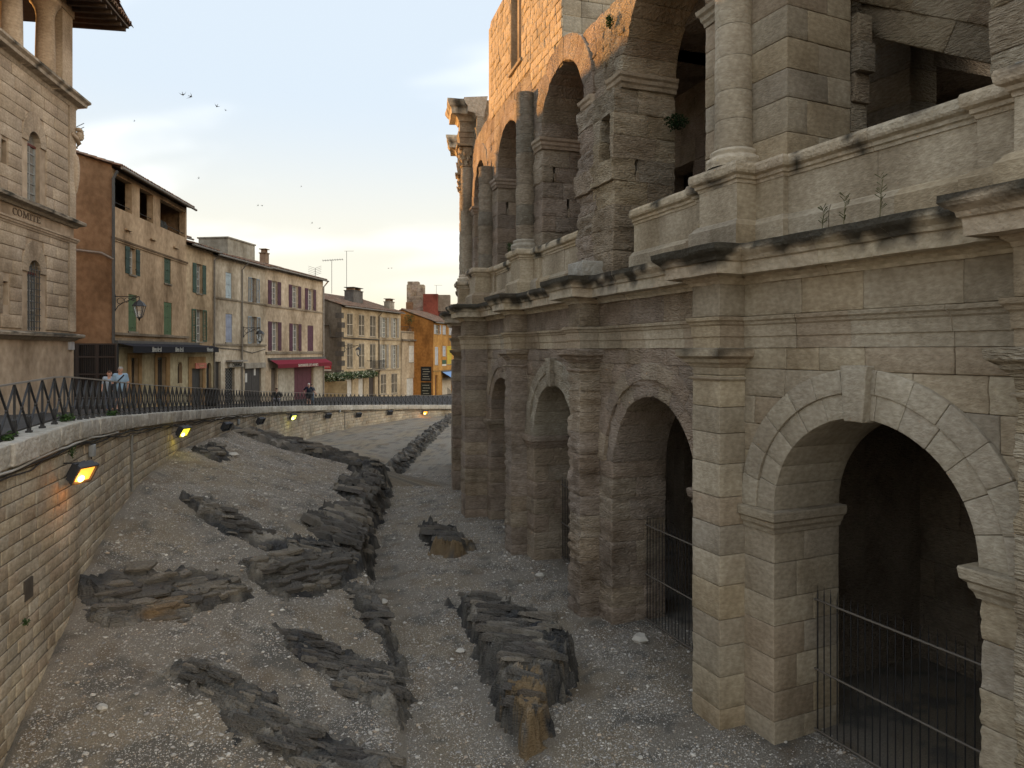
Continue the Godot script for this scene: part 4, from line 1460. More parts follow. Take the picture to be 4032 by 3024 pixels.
func window(t: Node, f: Transform3D, x0: float, x1: float, y0: float, y1: float, kind: String, col: Color, frame_col := Color(0.5, 0.48, 0.44), louvre := false, inset := 0.2) -> void:
	var w := Node3D.new()
	w.name = "window"
	t.add_child(w, true)
	w.transform = world(t).affine_inverse() * f
	if kind != "closed":
		var st := new_st()
		var z := -inset
		var b := 0.06
		for q in [[x0, x0 + b, y0, y1], [x1 - b, x1, y0, y1], [(x0 + x1) / 2 - 0.035, (x0 + x1) / 2 + 0.035, y0, y1]]:
			box(st, Vector3(q[0], q[2], z - 0.03), Vector3(q[1], q[3], z + 0.03), frame_col)
		var n := maxi(2, int(round((y1 - y0) / 0.55)))
		for i in n + 1:
			var y := lerpf(y0, y1 - 0.05, float(i) / n)
			box(st, Vector3(x0 + b, y, z - 0.024), Vector3(x1 - b, y + 0.045, z + 0.024), frame_col)
		part(w, "frame", done(st), M.paint, f)
		part(w, "pane", boxm(Vector3(x0 + 0.02, y0 + 0.01, z - 0.008), Vector3(x1 - 0.02, y1 - 0.01, z - 0.002)), M.pane, f)
	part(w, "sill", boxm(Vector3(x0 - 0.08, y0 - 0.09, -0.1), Vector3(x1 + 0.08, y0 - 0.002, 0.07), Color(0.4, 0.37, 0.31)), M.plaster, f)
	var lw := (x1 - x0) / 2
	if kind == "closed":
		for k in 2:
			part(w, "shutter", leaf(lw - 0.005, y1 - y0 - 0.02, col * (1.0 if k == 0 else 0.95), louvre), M.paint, f * Transform3D(Basis(), Vector3(x0 + lw * k + 0.002, y0 + 0.01, -0.06)))
	elif kind == "open":
		for k in 2:
			var sw := minf(lw + 0.1, 0.62)
			var px := x0 - sw - 0.02 if k == 0 else x1 + 0.02
			part(w, "shutter", leaf(sw, y1 - y0, col * (1.0 if k == 0 else 0.93), louvre), M.paint, f * Transform3D(Basis(), Vector3(px, y0, 0.015)))
		# iron hooks
		var st := new_st()
		for k in 2:
			box(st, Vector3(x0 - 0.06 if k == 0 else x1 - 0.02, y0 + 0.3, 0.0), Vector3(x0 + 0.02 if k == 0 else x1 + 0.06, y0 + 0.34, 0.075), Color(0.03, 0.03, 0.03))
		part(w, "hinge", done(st), M.iron, f)

# clay canal tiles on a slope from the eave (y, z) to the ridge, in frame f between x0 and x1
func roof_slope(t: Node, f: Transform3D, x0: float, x1: float, ey: float, ez: float, ry: float, rz: float, period := 0.24) -> void:
	var st := new_st()
	st.set_smooth_group(-1)
	var len_ := Vector2(ry - ey, rz - ez).length()
	var rows := maxi(3, int(len_ / 0.42))
	var n := int((x1 - x0) / period)
	var up := Vector3(0, absf(rz - ez), ry - ey).normalized()
	if rz < ez: up = Vector3(0, ez - rz, ry - ey).normalized()
	var prof := [Vector2(0.0, 0.0), Vector2(0.12, 0.05), Vector2(0.3, 0.095), Vector2(0.5, 0.1), Vector2(0.7, 0.06), Vector2(0.85, -0.02), Vector2(1.0, 0.0)]
	var cols := [Color(0.36, 0.215, 0.15), Color(0.4, 0.26, 0.185), Color(0.31, 0.2, 0.15), Color(0.36, 0.28, 0.215), Color(0.26, 0.19, 0.155)]
	for j in rows:
		var t0 := float(j) / rows
		var t1 := float(j + 1) / rows
		for i in n:
			st.set_color((cols[rng.randi() % 5] as Color) * rng.randf_range(0.75, 1.15))
			var jx := rng.randf_range(-0.015, 0.015)
			var jt := rng.randf_range(-0.05, 0.05) / rows
			for k in prof.size() - 1:
				var q := []
				for v in [[k, t0 + jt, 0.035], [k, t1 + 0.2 / rows, 0.0], [k + 1, t1 + 0.2 / rows, 0.0], [k + 1, t0 + jt, 0.035]]:
					var pp: Vector2 = prof[v[0]]
					var tt: float = v[1]
					q.append(Vector3(x0 + (i + pp.x) * period + jx, lerpf(ey, ry, tt), lerpf(ez, rz, tt)) + up * (pp.y + v[2]))
				quad(st, q[0], q[1], q[2], q[3])
				if j == 0:
					quad(st, q[0], q[3], q[3] - up * 0.05, q[0] - up * 0.05)
	var o := part(t, "roof_tiles", done(st), M.tile, f)
	o.set_meta("kind", "stuff")

func roof(t: Node, f: Transform3D, L: float, eave: float, depth: float, pitch: float, over := 0.45, ov_x := 0.15) -> void:
	var r := Node3D.new()
	r.name = "roof"
	t.add_child(r, true)
	r.transform = world(t).affine_inverse() * f
	var ry := eave + (depth / 2 + over) * pitch
	var st := new_st()
	# boarded underside, then tiles
	st.set_smooth_group(-1)
	st.set_color(Color(0.15, 0.12, 0.09))
	quad(st, Vector3(-ov_x, eave, over), Vector3(L + ov_x, eave, over), Vector3(L + ov_x, ry, -depth / 2), Vector3(-ov_x, ry, -depth / 2))
	quad(st, Vector3(-ov_x, eave, -depth - over), Vector3(-ov_x, ry, -depth / 2), Vector3(L + ov_x, ry, -depth / 2), Vector3(L + ov_x, eave, -depth - over))
	part(r, "roof_boards", done(st), M.paint, f)
	roof_slope(r, f, -ov_x, L + ov_x, eave + 0.06, over, ry + 0.06, -depth / 2)
	roof_slope(r, f, -ov_x, L + ov_x, eave + 0.06, -depth - over, ry + 0.06, -depth / 2, 0.5)
	var rt := new_st()
	tube(rt, [Vector3(-ov_x, ry + 0.1, -depth / 2), Vector3(L + ov_x, ry + 0.1, -depth / 2)], 0.12, 8, Color(0.27, 0.17, 0.12))
	part(r, "ridge", done(rt), M.tile, f)
	var g := new_st()
	tube(g, [Vector3(-ov_x, eave - 0.02, over + 0.06), Vector3(L + ov_x, eave - 0.02, over + 0.06)], 0.075, 8, Color(0.2, 0.185, 0.165))
	part(r, "gutter", done(g), M.paint, f)

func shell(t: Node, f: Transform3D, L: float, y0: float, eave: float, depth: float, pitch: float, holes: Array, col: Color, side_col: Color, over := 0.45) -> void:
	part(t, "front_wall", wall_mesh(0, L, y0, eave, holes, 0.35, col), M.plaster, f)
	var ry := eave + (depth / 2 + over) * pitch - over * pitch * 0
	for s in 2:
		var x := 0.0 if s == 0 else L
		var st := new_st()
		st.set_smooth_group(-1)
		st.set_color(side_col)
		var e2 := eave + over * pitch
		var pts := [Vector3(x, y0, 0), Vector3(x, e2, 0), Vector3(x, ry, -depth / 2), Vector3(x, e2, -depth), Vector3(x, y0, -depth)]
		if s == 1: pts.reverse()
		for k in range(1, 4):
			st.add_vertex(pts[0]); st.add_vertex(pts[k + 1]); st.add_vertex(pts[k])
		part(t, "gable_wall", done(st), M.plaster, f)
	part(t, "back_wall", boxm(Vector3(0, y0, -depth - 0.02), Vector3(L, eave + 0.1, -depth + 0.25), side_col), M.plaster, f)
	roof(t, f, L, eave, depth, pitch, over)

func band(t: Node, called: String, f: Transform3D, x0: float, x1: float, y0: float, y1: float, z: float, col: Color, m: Material = null) -> void:
	part(t, called, boxm(Vector3(x0, y0, -0.05), Vector3(x1, y1, z), col), m if m else M.plaster, f)

func pipe(t: Node, f: Transform3D, pts: Array, r: float, col: Color, called := "downpipe") -> void:
	var st := new_st()
	tube(st, pts, r, 8, col)
	part(t, called, done(st), M.paint, f)

func lettering(t: Node, f: Transform3D, text: String, pos: Vector3, size: float, col: Color, width := 0.0, serif := false, bold := false) -> void:
	var tm := TextMesh.new()
	tm.text = text
	var sf := SystemFont.new()
	sf.font_names = PackedStringArray(["Droid Serif" if serif else "Droid Sans"])
	if bold: sf.font_weight = 700
	tm.font = sf
	tm.font_size = 64
	tm.pixel_size = size / 46.0
	tm.depth = 0.02
	var m := StandardMaterial3D.new()
	m.albedo_color = col
	m.roughness = 0.8
	var o := part(t, "lettering", tm, m, f * Transform3D(Basis(), pos))
	if width > 0.0:
		var w := tm.get_aabb().size.x
		if w > 0.01:
			o.transform = o.transform * Transform3D(Basis().scaled(Vector3(width / w, 1, 1)), Vector3.ZERO)

func street_lantern(f: Transform3D, pos: Vector3, reach: float, label: String) -> void:
	var t := thing("street_lantern", label, "lantern", f * pos, "wall lanterns of the street")
	var g := f * Transform3D(Basis(), pos)
	var st := new_st()
	bar(st, Vector3(0, 0, 0), Vector3(0, 0, reach), 0.04, 0.04)
	bar(st, Vector3(0, -0.75, 0.02), Vector3(0, 0.1, 0.02), 0.05, 0.04)
	for k in 3:
		var pts := []
		for i in 14:
			var a := i / 13.0 * TAU * 0.95
			var r := (0.21 - k * 0.05) * (1.0 - i / 26.0)
			pts.append(Vector3(0, -0.25 + k * 0.05 + sin(a) * r, 0.28 + k * reach * 0.26 + cos(a) * r))
		tube(st, pts, 0.016, 5)
	var sp := []
	for i in 10:
		var q := i / 9.0
		sp.append(Vector3(0, -0.7 + 0.68 * pow(q, 0.55), 0.04 + q * (reach - 0.1)))
	tube(st, sp, 0.02, 5)
	bar(st, Vector3(0, 0, reach), Vector3(0, -0.18, reach), 0.03, 0.03, Color.WHITE, Vector3.RIGHT)
	part(t, "bracket", done(st), M.iron, g)
	st = new_st()
	var c := Vector3(0, 0, reach)
	# roof of the lantern, ribs, base
	var n := 6
	for k in n:
		var a := TAU * k / n
		var b := TAU * (k + 1) / n
		var A := Vector3(cos(a), 0, sin(a))
		var B := Vector3(cos(b), 0, sin(b))
		st.set_smooth_group(-1)
		quad(st, c + A * 0.34 + Vector3(0, -0.48, 0), c + A * 0.22 + Vector3(0, -0.3, 0), c + B * 0.22 + Vector3(0, -0.3, 0), c + B * 0.34 + Vector3(0, -0.48, 0))
		quad(st, c + A * 0.22 + Vector3(0, -0.3, 0), c + A * 0.05 + Vector3(0, -0.18, 0), c + B * 0.05 + Vector3(0, -0.18, 0), c + B * 0.22 + Vector3(0, -0.3, 0))
		bar(st, c + A * 0.3 + Vector3(0, -0.48, 0), c + A * 0.15 + Vector3(0, -1.05, 0), 0.028, 0.028)
		bar(st, c + A * 0.15 + Vector3(0, -1.05, 0), c + B * 0.15 + Vector3(0, -1.05, 0), 0.03, 0.03)
	tube(st, [c + Vector3(0, -1.05, 0), c + Vector3(0, -1.14, 0), c + Vector3(0, -1.24, 0)], [0.14, 0.05, 0.012], 8)
	part(t, "lantern_frame", done(st), M.iron, g)
	st = new_st()
	st.set_smooth_group(-1)
	for k in n:
		var a := TAU * k / n
		var b := TAU * (k + 1) / n
		var A := Vector3(cos(a), 0, sin(a))
		var B := Vector3(cos(b), 0, sin(b))
		quad(st, c + A * 0.14 + Vector3(0, -1.04, 0), c + A * 0.285 + Vector3(0, -0.49, 0), c + B * 0.285 + Vector3(0, -0.49, 0), c + B * 0.14 + Vector3(0, -1.04, 0))
	part(t, "lantern_glass", done(st), M.pane, g)

func antenna(t: Node, p: Vector3, h: float, kind: int) -> void:
	var st := new_st()
	bar(st, p, p + Vector3(0, h, 0), 0.045, 0.045)
	var q := p + Vector3(0, h, 0)
	if kind == 0:
		bar(st, q + Vector3(-1.0, -0.1, 0.2), q + Vector3(1.3, 0.1, -0.2), 0.04, 0.04)
		for i in 9:
			var c := q + Vector3(-1.0 + i * 0.28, -0.1 + i * 0.024, 0.2 - i * 0.05)
			bar(st, c + Vector3(0, -0.03, -0.4), c + Vector3(0, 0.03, 0.4), 0.02, 0.02)
			bar(st, c + Vector3(0, -0.14, 0), c + Vector3(0, 0.14, 0), 0.02, 0.02, Color.WHITE, Vector3.RIGHT)
	elif kind == 1:
		for i in 5:
			for s in [-1, 1]:
				bar(st, q + Vector3(0, -i * 0.2, 0), q + Vector3(0.75 * s, -i * 0.2 + 0.24, 0.2), 0.025, 0.025)
	else:
		bar(st, q + Vector3(-0.3, 0, 0), q + Vector3(0.9, 0, 0), 0.03, 0.03)
	part(t, "antenna", done(st), M.iron)

func chimney(t: Node, f: Transform3D, x: float, z: float, y0: float, y1: float, w: float, dz: float, col: Color, pots := true) -> void:
	var c := Node3D.new()
	c.name = "chimney"
	t.add_child(c, true)
	part(c, "stack", boxm(Vector3(x, y0, z), Vector3(x + w, y1, z + dz), col), M.plaster, f)
	part(c, "crown", boxm(Vector3(x - 0.06, y1, z - 0.06), Vector3(x + w + 0.06, y1 + 0.1, z + dz + 0.06), col * 0.8), M.plaster, f)
	if pots:
		for k in 2:
			part(c, "pot", boxm(Vector3(x + w * (0.1 + 0.6 * k), y1 + 0.1, z + 0.1), Vector3(x + w * (0.26 + 0.6 * k), y1 + 0.4, z + dz - 0.1), Color(0.3, 0.2, 0.14)), M.tile, f)
		part(c, "cap_slab", boxm(Vector3(x - 0.05, y1 + 0.4, z - 0.05), Vector3(x + w + 0.05, y1 + 0.47, z + dz + 0.05), col * 0.7), M.plaster, f)

func houses() -> void:
	committee_house()
	green_house()
	row_houses()
	far_houses()

func committee_house() -> void:
	var f := fx(-16.95, 27.5, -9.8)
	var t := thing("stone_town_house", "tall pale ashlar town house with arched windows and a roofed loggia, at the left edge", "house", at(-16.95, 27.5, -2.4))
	var c := Color(0.6, 0.49, 0.375)
	var cols := [Color(0.62, 0.51, 0.39), Color(0.59, 0.485, 0.375), Color(0.64, 0.53, 0.41), Color(0.6, 0.5, 0.395), Color(0.57, 0.465, 0.36)]
	var holes := [[-3.58, -2.72, 0.68, 3.1], [-5.11, -4.8, 1.45, 2.2], [-3.58, -2.72, 5.05, 7.5], [-5.23, -4.9, 5.85, 6.67], [-7.9, -7.0, 0.68, 3.1], [-7.9, -7.0, 5.05, 7.5]]
	part(t, "core_wall", wall_mesh(-10.0, 0.0, -3.2, 9.7, holes, 0.4, c), M.plaster, f)
	var side := frame(f.origin, -f.basis.z)
	part(t, "side_wall", boxm(Vector3(0.02, -3.2, -0.4), Vector3(10, 9.7, 0.0), c), M.plaster, side)
	part(t, "back_wall", boxm(Vector3(-10.0, -3.2, -10.0), Vector3(0.0, 9.7, -9.7), c), M.plaster, f)
	for y in [-0.2, 4.5, 9.5]:
		part(t, "floor_slab", boxm(Vector3(-9.7, y, -9.7), Vector3(-0.38, y + 0.15, -0.41), c), M.plaster, f)
	part(t, "party_wall", boxm(Vector3(-10.0, -3.2, -9.7), Vector3(-9.7, 9.7, -0.4), c), M.plaster, f)
	for z in [[0.72, 4.24], [5.05, 9.35]]:
		ashlar(t, "facade_stone", f, -6.6, -0.55, z[0], z[1], 0.44, 0.92, -0.08, 0.045, [[-3.98, -2.3, z[0], z[0] + 2.6 if z[0] < 2 else 7.6], [-3.75, -2.5, 0, 3.6 if z[0] < 2 else 8.0], [-5.16, -4.75, 1.4, 2.3], [-5.28, -4.85, 5.8, 6.7]], M.stone, 0.012, cols, 0.012, 0.3, 0.018)
		for k in 9:
			var y: float = lerpf(z[0], z[1], k / 9.0)
			var y2: float = lerpf(z[0], z[1], (k + 1) / 9.0)
			part(t, "corner_stone", boxm(Vector3(-0.52, y + 0.003, -0.05), Vector3(0.03, y2 - 0.003, 0.075), (cols[k % 5] as Color) * 1.03), M.stone, f)
	# arched windows: stone ring rising to a point, glass, iron grille
	for w in [[-3.58, -2.72, 0.68, 3.1, true], [-3.58, -2.72, 5.05, 7.5, false]]:
		var o := Node3D.new()
		o.name = "arched_window"
		t.add_child(o, true)
		var cx: float = (w[0] + w[1]) / 2
		var r: float = (w[1] - w[0]) / 2
		var sy: float = w[3] - r
		for i in 9:
			var a0 := deg_to_rad(-90 + i * 20.0)
			var a1 := deg_to_rad(-70 + i * 20.0)
			var st := new_st()
			st.set_color((cols[i % 5] as Color) * 0.93)
			st.set_smooth_group(-1)
			var pts := []
			for a in [a0 + 0.008, a1 - 0.008]:
				var outer := r + 0.42 + 0.26 * pow(maxf(0.0, cos(a)), 3.0)
				pts.append([Vector3(cx + sin(a) * r, sy + cos(a) * r, 0), Vector3(cx + sin(a) * outer, sy + cos(a) * outer, 0)])
			var zz := Vector3(0, 0, 0.05)
			var zb := Vector3(0, 0, -0.25)
			quad(st, pts[0][0] + zz, pts[0][1] + zz, pts[1][1] + zz, pts[1][0] + zz)
			quad(st, pts[0][0] + zb, pts[0][0] + zz, pts[1][0] + zz, pts[1][0] + zb)
			quad(st, pts[0][1] + zz, pts[0][1] + zb, pts[1][1] + zb, pts[1][1] + zz)
			quad(st, pts[0][0] + zz, pts[0][0] + zb, pts[0][1] + zb, pts[0][1] + zz)
			quad(st, pts[1][0] + zb, pts[1][0] + zz, pts[1][1] + zz, pts[1][1] + zb)
			part(o, "ring_stone", done(st), M.stone, f)
		# corners of the square opening above the round head
		for s in [-1, 1]:
			var st := new_st()
			st.set_color(c * 0.95)
			st.set_smooth_group(-1)
			for i in 6:
				var a0 := PI / 2 * i / 6.0
				var a1 := PI / 2 * (i + 1) / 6.0
				st.add_vertex(Vector3(cx + s * r, w[3], 0.0)); st.add_vertex(Vector3(cx + s * sin(a0) * r, sy + cos(a0) * r, 0.0)); st.add_vertex(Vector3(cx + s * sin(a1) * r, sy + cos(a1) * r, 0.0))
			part(o, "spandrel", done(st), M.plaster, f)
		part(o, "pane", boxm(Vector3(w[0], w[2], -0.17), Vector3(w[1], w[3], -0.16)), M.pane, f)
		var fr := new_st()
		box(fr, Vector3(w[0], sy - 0.06, -0.18), Vector3(w[1], sy + 0.02, -0.12), Color(0.16, 0.05, 0.04))
		for x in [w[0], cx - 0.03, w[1] - 0.06]:
			box(fr, Vector3(x, w[2], -0.18), Vector3(x + 0.06, sy, -0.13), Color(0.3, 0.3, 0.29))
		for k in 6:
			box(fr, Vector3(w[0], w[2] + k * 0.34, -0.178), Vector3(w[1], w[2] + k * 0.34 + 0.04, -0.135), Color(0.3, 0.3, 0.29))
		part(o, "frame", done(fr), M.paint, f)
		if w[4]:
			for k in 5:
				var st := new_st()
				tube(st, [Vector3(w[0] + 0.06 + k * 0.185, w[2], 0.02), Vector3(w[0] + 0.06 + k * 0.185, w[3] - 0.08 - absf(k - 2) * 0.12, 0.02)], 0.014, 5)
				part(o, "grille_bar", done(st), M.iron, f)
			for k in 10:
				var st := new_st()
				tube(st, [Vector3(w[0] - 0.02, w[2] + 0.1 + k * 0.22, 0.03), Vector3(w[1] + 0.02, w[2] + 0.1 + k * 0.22, 0.03)], 0.012, 5)
				part(o, "grille_bar", done(st), M.iron, f)
	for q in [[-5.11, -4.8, 1.45, 2.2], [-5.23, -4.9, 5.85, 6.67]]:
		part(t, "slit_pane", boxm(Vector3(q[0], q[2], -0.25), Vector3(q[1], q[3], -0.24)), M.pane, f)
	# ledges and mouldings wrap round the corner
	var path := [f * Vector3(-10, 0, 0), f * Vector3(0.03, 0, 0.0), f * Vector3(0.03, 0, -9)]
	path = [f * Vector3(-10, 0, 0), f * Vector3(0.03, 0, 0.0), f * Vector3(0.03, 0, -0.6)]
	var lc := [Color(0.36, 0.31, 0.25)]
	sweep(t, "ledge", path, [Vector2(-0.05, 0.36), Vector2(0.05, 0.36), Vector2(0.14, 0.46), Vector2(0.28, 0.5), Vector2(0.3, 0.58), Vector2(0.26, 0.62), Vector2(-0.05, 0.66)], M.crust_stone, 2.2, 0.01, lc, 0.9)
	sweep(t, "ledge", path, [Vector2(-0.05, 4.72), Vector2(0.08, 4.72), Vector2(0.14, 4.8), Vector2(0.32, 4.86), Vector2(0.34, 4.95), Vector2(0.3, 4.99), Vector2(-0.05, 5.06)], M.crust_stone, 2.2, 0.01, lc, 0.9)
	sweep(t, "moulding", path, [Vector2(-0.05, 4.08), Vector2(0.06, 4.08), Vector2(0.08, 4.14), Vector2(0.11, 4.16), Vector2(0.12, 4.22), Vector2(0.15, 4.24), Vector2(0.15, 4.3), Vector2(-0.05, 4.32)], M.stone, 2.2, 0.0, [c])
	sweep(t, "cornice", path, [Vector2(-0.05, 9.3), Vector2(0.06, 9.3), Vector2(0.12, 9.42), Vector2(0.34, 9.5), Vector2(0.36, 9.6), Vector2(0.45, 9.68), Vector2(0.45, 9.76), Vector2(-0.4, 9.8)], M.crust_stone, 2.2, 0.01, [Color(0.42, 0.36, 0.29)], 0.5)
	lettering(t, f, "COMITE", Vector3(-3.62, 4.53, 0.01), 0.22, Color(0.33, 0.27, 0.21), 1.85, true)
	# loggia
	for x in [-8.6, -6.2, -3.85, -1.5]:
		var col := Node3D.new()
		col.name = "loggia_column"
		t.add_child(col, true)
		var st := new_st()
		lathe(st, Vector3(x, 0, -0.35), [[0.42, 9.78], [0.42, 9.9], [0.36, 9.96], [0.33, 10.05], [0.32, 11.0], [0.29, 12.2], [0.31, 12.22], [0.31, 12.28]], 18, c * 1.02)
		part(col, "shaft", done(st), M.stone, f)
		st = new_st()
		lathe(st, Vector3(x, 0, -0.35), [[0.31, 12.28], [0.34, 12.4], [0.44, 12.6], [0.5, 12.64], [0.5, 12.8], [0.3, 12.8]], 18, c)
		part(col, "capital", done(st), M.stone, f)
	part(t, "corner_pier", boxm(Vector3(-0.95, 9.75, -0.75), Vector3(-0.1, 12.8, 0.0), c * 1.03), M.stone, f)
	part(t, "loggia_lintel", boxm(Vector3(-10, 12.8, -0.75), Vector3(0.0, 13.2, 0.03), c * 0.8), M.stone, f)
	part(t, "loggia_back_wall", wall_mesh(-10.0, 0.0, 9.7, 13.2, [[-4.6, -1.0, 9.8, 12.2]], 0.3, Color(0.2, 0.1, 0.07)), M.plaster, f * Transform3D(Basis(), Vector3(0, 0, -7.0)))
	var gr := new_st()
	for k in 4:
		box(gr, Vector3(-4.6 + k * 1.2, 9.8, -7.15), Vector3(-4.55 + k * 1.2, 12.2, -7.1))
	for k in 4:
		box(gr, Vector3(-4.6, 9.8 + k * 0.7, -7.15), Vector3(-1.0, 9.84 + k * 0.7, -7.1))
	part(t, "loggia_grid", done(gr), M.iron, f)
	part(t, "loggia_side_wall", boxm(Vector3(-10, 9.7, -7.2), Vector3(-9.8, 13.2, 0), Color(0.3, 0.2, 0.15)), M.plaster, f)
	# wide eaves: rafters, boards, tiles
	var r := Node3D.new()
	r.name = "roof"
	t.add_child(r, true)
	var st := new_st()
	box(st, Vector3(-11.4, 13.2, -10.5), Vector3(1.45, 13.28, 1.5), Color(0.1, 0.075, 0.06))
	part(r, "eaves_boards", done(st), M.paint, f)
	for k in 26:
		st = new_st()
		box(st, Vector3(-11.2 + k * 0.5, 13.06, -1.0), Vector3(-11.08 + k * 0.5, 13.2, 1.4), Color(0.09, 0.065, 0.05))
		part(r, "rafter", done(st), M.paint, f)
	roof_slope(r, f, -11.5, 1.6, 13.32, 1.62, 14.9, -4.5)
	roof_slope(r, frame(f * Vector3(1.62, 0, 1.6), -f.basis.z), 0.0, 12.0, 13.32, 0.0, 14.9, -6.0)
	# carved bracket and shield at the corner
	var or_ := Node3D.new()
	or_.name = "corner_ornament"
	t.add_child(or_, true)
	st = new_st()
	for k in 16:
		var a := k * 0.55
		ball(st, Vector3(0.1 + cos(a) * 0.024 * k * 0.6, 8.35 + sin(a) * 0.024 * k * 0.6, 0.16), Vector3(0.1, 0.09, 0.12), 8, c)
	tube(st, [Vector3(-0.4, 8.3, 0.06), Vector3(-0.1, 8.2, 0.12), Vector3(0.18, 8.05, 0.12), Vector3(0.05, 7.85, 0.08)], [0.07, 0.1, 0.09, 0.05], 8, c)
	part(or_, "scroll", done(st), M.stone, f)
	st = new_st()
	st.set_smooth_group(0)
	lathe(st, Vector3(0.02, 0, 0.02), [[0.02, 6.0], [0.1, 6.15], [0.17, 6.6], [0.19, 7.1], [0.14, 7.5], [0.06, 7.62], [0.02, 7.64]], 12, c * 0.95)
	part(or_, "shield", done(st), M.stone, f)
	part(t, "plaque", boxm(Vector3(-0.51, 0.03, 0.0), Vector3(-0.14, 0.33, 0.09), Color(0.42, 0.42, 0.45)), M.paint, f)

func green_house() -> void:
	var f := fx(-20.26, 36.0, -5.7)
	var L := 10.66
	var t := thing("ochre_house", "ochre plastered house with green shutters and an open roof loggia", "house", at(-20.26, 36.0, -3.0))
	var col := Color(0.6, 0.45, 0.3)
	var y0 := -4.4
	var wins := [[2.02, 2.81, 4.1, 5.53, "open"], [6.85, 7.9, 4.08, 5.6, "closed"], [1.92, 2.96, 1.03, 3.02, "closed"], [6.8, 8.08, 0.96, 2.93, "closed"]]
	var holes := []
	for w in wins:
		holes.append([w[0], w[1], w[2], w[3]])
	holes.append_array([[2.16, 3.11, -4.4, -0.4], [5.72, 7.03, -4.4, -0.4], [9.0, 9.8, -2.1, -0.75], [0.25, 2.35, 7.35, 9.0], [3.35, 5.2, 7.35, 9.0], [6.25, 10.35, 7.35, 9.0]])
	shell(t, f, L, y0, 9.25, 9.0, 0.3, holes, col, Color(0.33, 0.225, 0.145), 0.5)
	var gcol := [Color(0.03, 0.065, 0.055), Color(0.04, 0.08, 0.05), Color(0.085, 0.15, 0.07), Color(0.075, 0.14, 0.065)]
	var k := 0
	for w in wins:
		window(t, f, w[0], w[1], w[2], w[3], w[4], gcol[k])
		k += 1
	# loggia: floor, back wall, rails
	part(t, "loggia_floor", boxm(Vector3(0.2, 7.0, -4.0), Vector3(L - 0.2, 7.2, -0.36), col * 0.6), M.plaster, f)
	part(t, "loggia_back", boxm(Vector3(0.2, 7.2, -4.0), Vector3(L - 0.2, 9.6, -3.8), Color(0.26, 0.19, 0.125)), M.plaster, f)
	for q in [[0.25, 2.35], [3.35, 5.2], [6.25, 10.35]]:
		pipe(t, f, [Vector3(q[0], 7.62, -0.1), Vector3(q[1], 7.62, -0.1)], 0.02, Color(0.03, 0.03, 0.03), "loggia_rail")
	part(t, "loggia_door", boxm(Vector3(4.3, 7.2, -3.8), Vector3(5.1, 8.9, -3.76), Color(0.02, 0.02, 0.02)), M.paint, f)
	for x in [0.8, 8.2, 8.9]:
		var st := new_st()
		ball(st, Vector3(x, 7.75, -0.9), Vector3(0.4, 0.45, 0.35), 8, Color(0.05, 0.05, 0.045))
		part(t, "loggia_furniture", done(st), M.cloth, f)
	for q in [[1.47, 2.1, 6.36], [4.7, 5.45, 6.36], [8.25, 9.0, 6.4]]:
		part(t, "vent_ledge", boxm(Vector3(q[0], q[2], -0.02), Vector3(q[1], q[2] + 0.08, 0.14), col * 1.1), M.plaster, f)
	band(t, "string_course", f, 0, L, 5.68, 5.78, 0.1, Color(0.2, 0.14, 0.09))
	band(t, "string_course", f, 0, L, 5.6, 5.68, 0.06, col * 0.9)
	band(t, "string_course", f, 0, L, 0.8, 0.93, 0.16, Color(0.3, 0.25, 0.19))
	band(t, "string_course", f, 0, L, 0.52, 0.66, 0.1, Color(0.34, 0.26, 0.18))
	# pale ground floor with ochre door frames
	part(t, "ground_floor_render", wall_mesh(0.02, L - 0.02, y0, 0.42, [[2.16, 3.11, -4.4, -0.4], [5.72, 7.03, -4.4, -0.4], [9.0, 9.8, -2.1, -0.75]], 0.02, Color(0.6, 0.53, 0.36)), M.plaster, f * Transform3D(Basis(), Vector3(0, 0, 0.022)))
	for q in [[1.67, 4.1, 2.16, 3.11], [5.31, 8.24, 5.72, 7.03]]:
		part(t, "door_surround", wall_mesh(q[0], q[1] - 0.6, y0, -0.15, [[q[2], q[3], y0, -0.4]], 0.06, Color(0.45, 0.29, 0.13)), M.plaster, f * Transform3D(Basis(), Vector3(0, 0, 0.06)))
		var dr := Node3D.new()
		dr.name = "door"
		t.add_child(dr, true)
		part(dr, "leaf", boxm(Vector3(q[2], y0, -0.24), Vector3(q[3], -0.4, -0.2), Color(0.06, 0.08, 0.075)), M.paint, f)
		part(dr, "pane", boxm(Vector3(q[2] + 0.1, -2.9, -0.196), Vector3(q[3] - 0.1, -0.55, -0.19)), M.glass, f)
		part(dr, "notice", boxm(Vector3(q[2] + 0.35, -1.75, -0.188), Vector3(q[2] + 0.6, -1.45, -0.184), Color(0.6, 0.6, 0.58)), M.paint, f)
	var aw := Node3D.new()
	aw.name = "arched_window"
	t.add_child(aw, true)
	part(aw, "pane", boxm(Vector3(9.0, -2.1, -0.2), Vector3(9.8, -0.75, -0.19)), M.glass, f)
	var rs := new_st()
	for i in 10:
		var a0 := PI * i / 10.0
		var a1 := PI * (i + 1) / 10.0
		rs.set_smooth_group(-1)
		rs.set_color(Color(0.6, 0.53, 0.36))
		rs.add_vertex(Vector3(9.4 - cos(a0) * 0.41, -1.15 + sin(a0) * 0.41, 0.026)); rs.add_vertex(Vector3(9.4 - cos((a0 + a1) / 2) * 0.62, -1.15 + sin((a0 + a1) / 2) * 0.62, 0.026)); rs.add_vertex(Vector3(9.4 - cos(a1) * 0.41, -1.15 + sin(a1) * 0.41, 0.026))
	part(aw, "arch_head", done(rs), M.plaster, f)
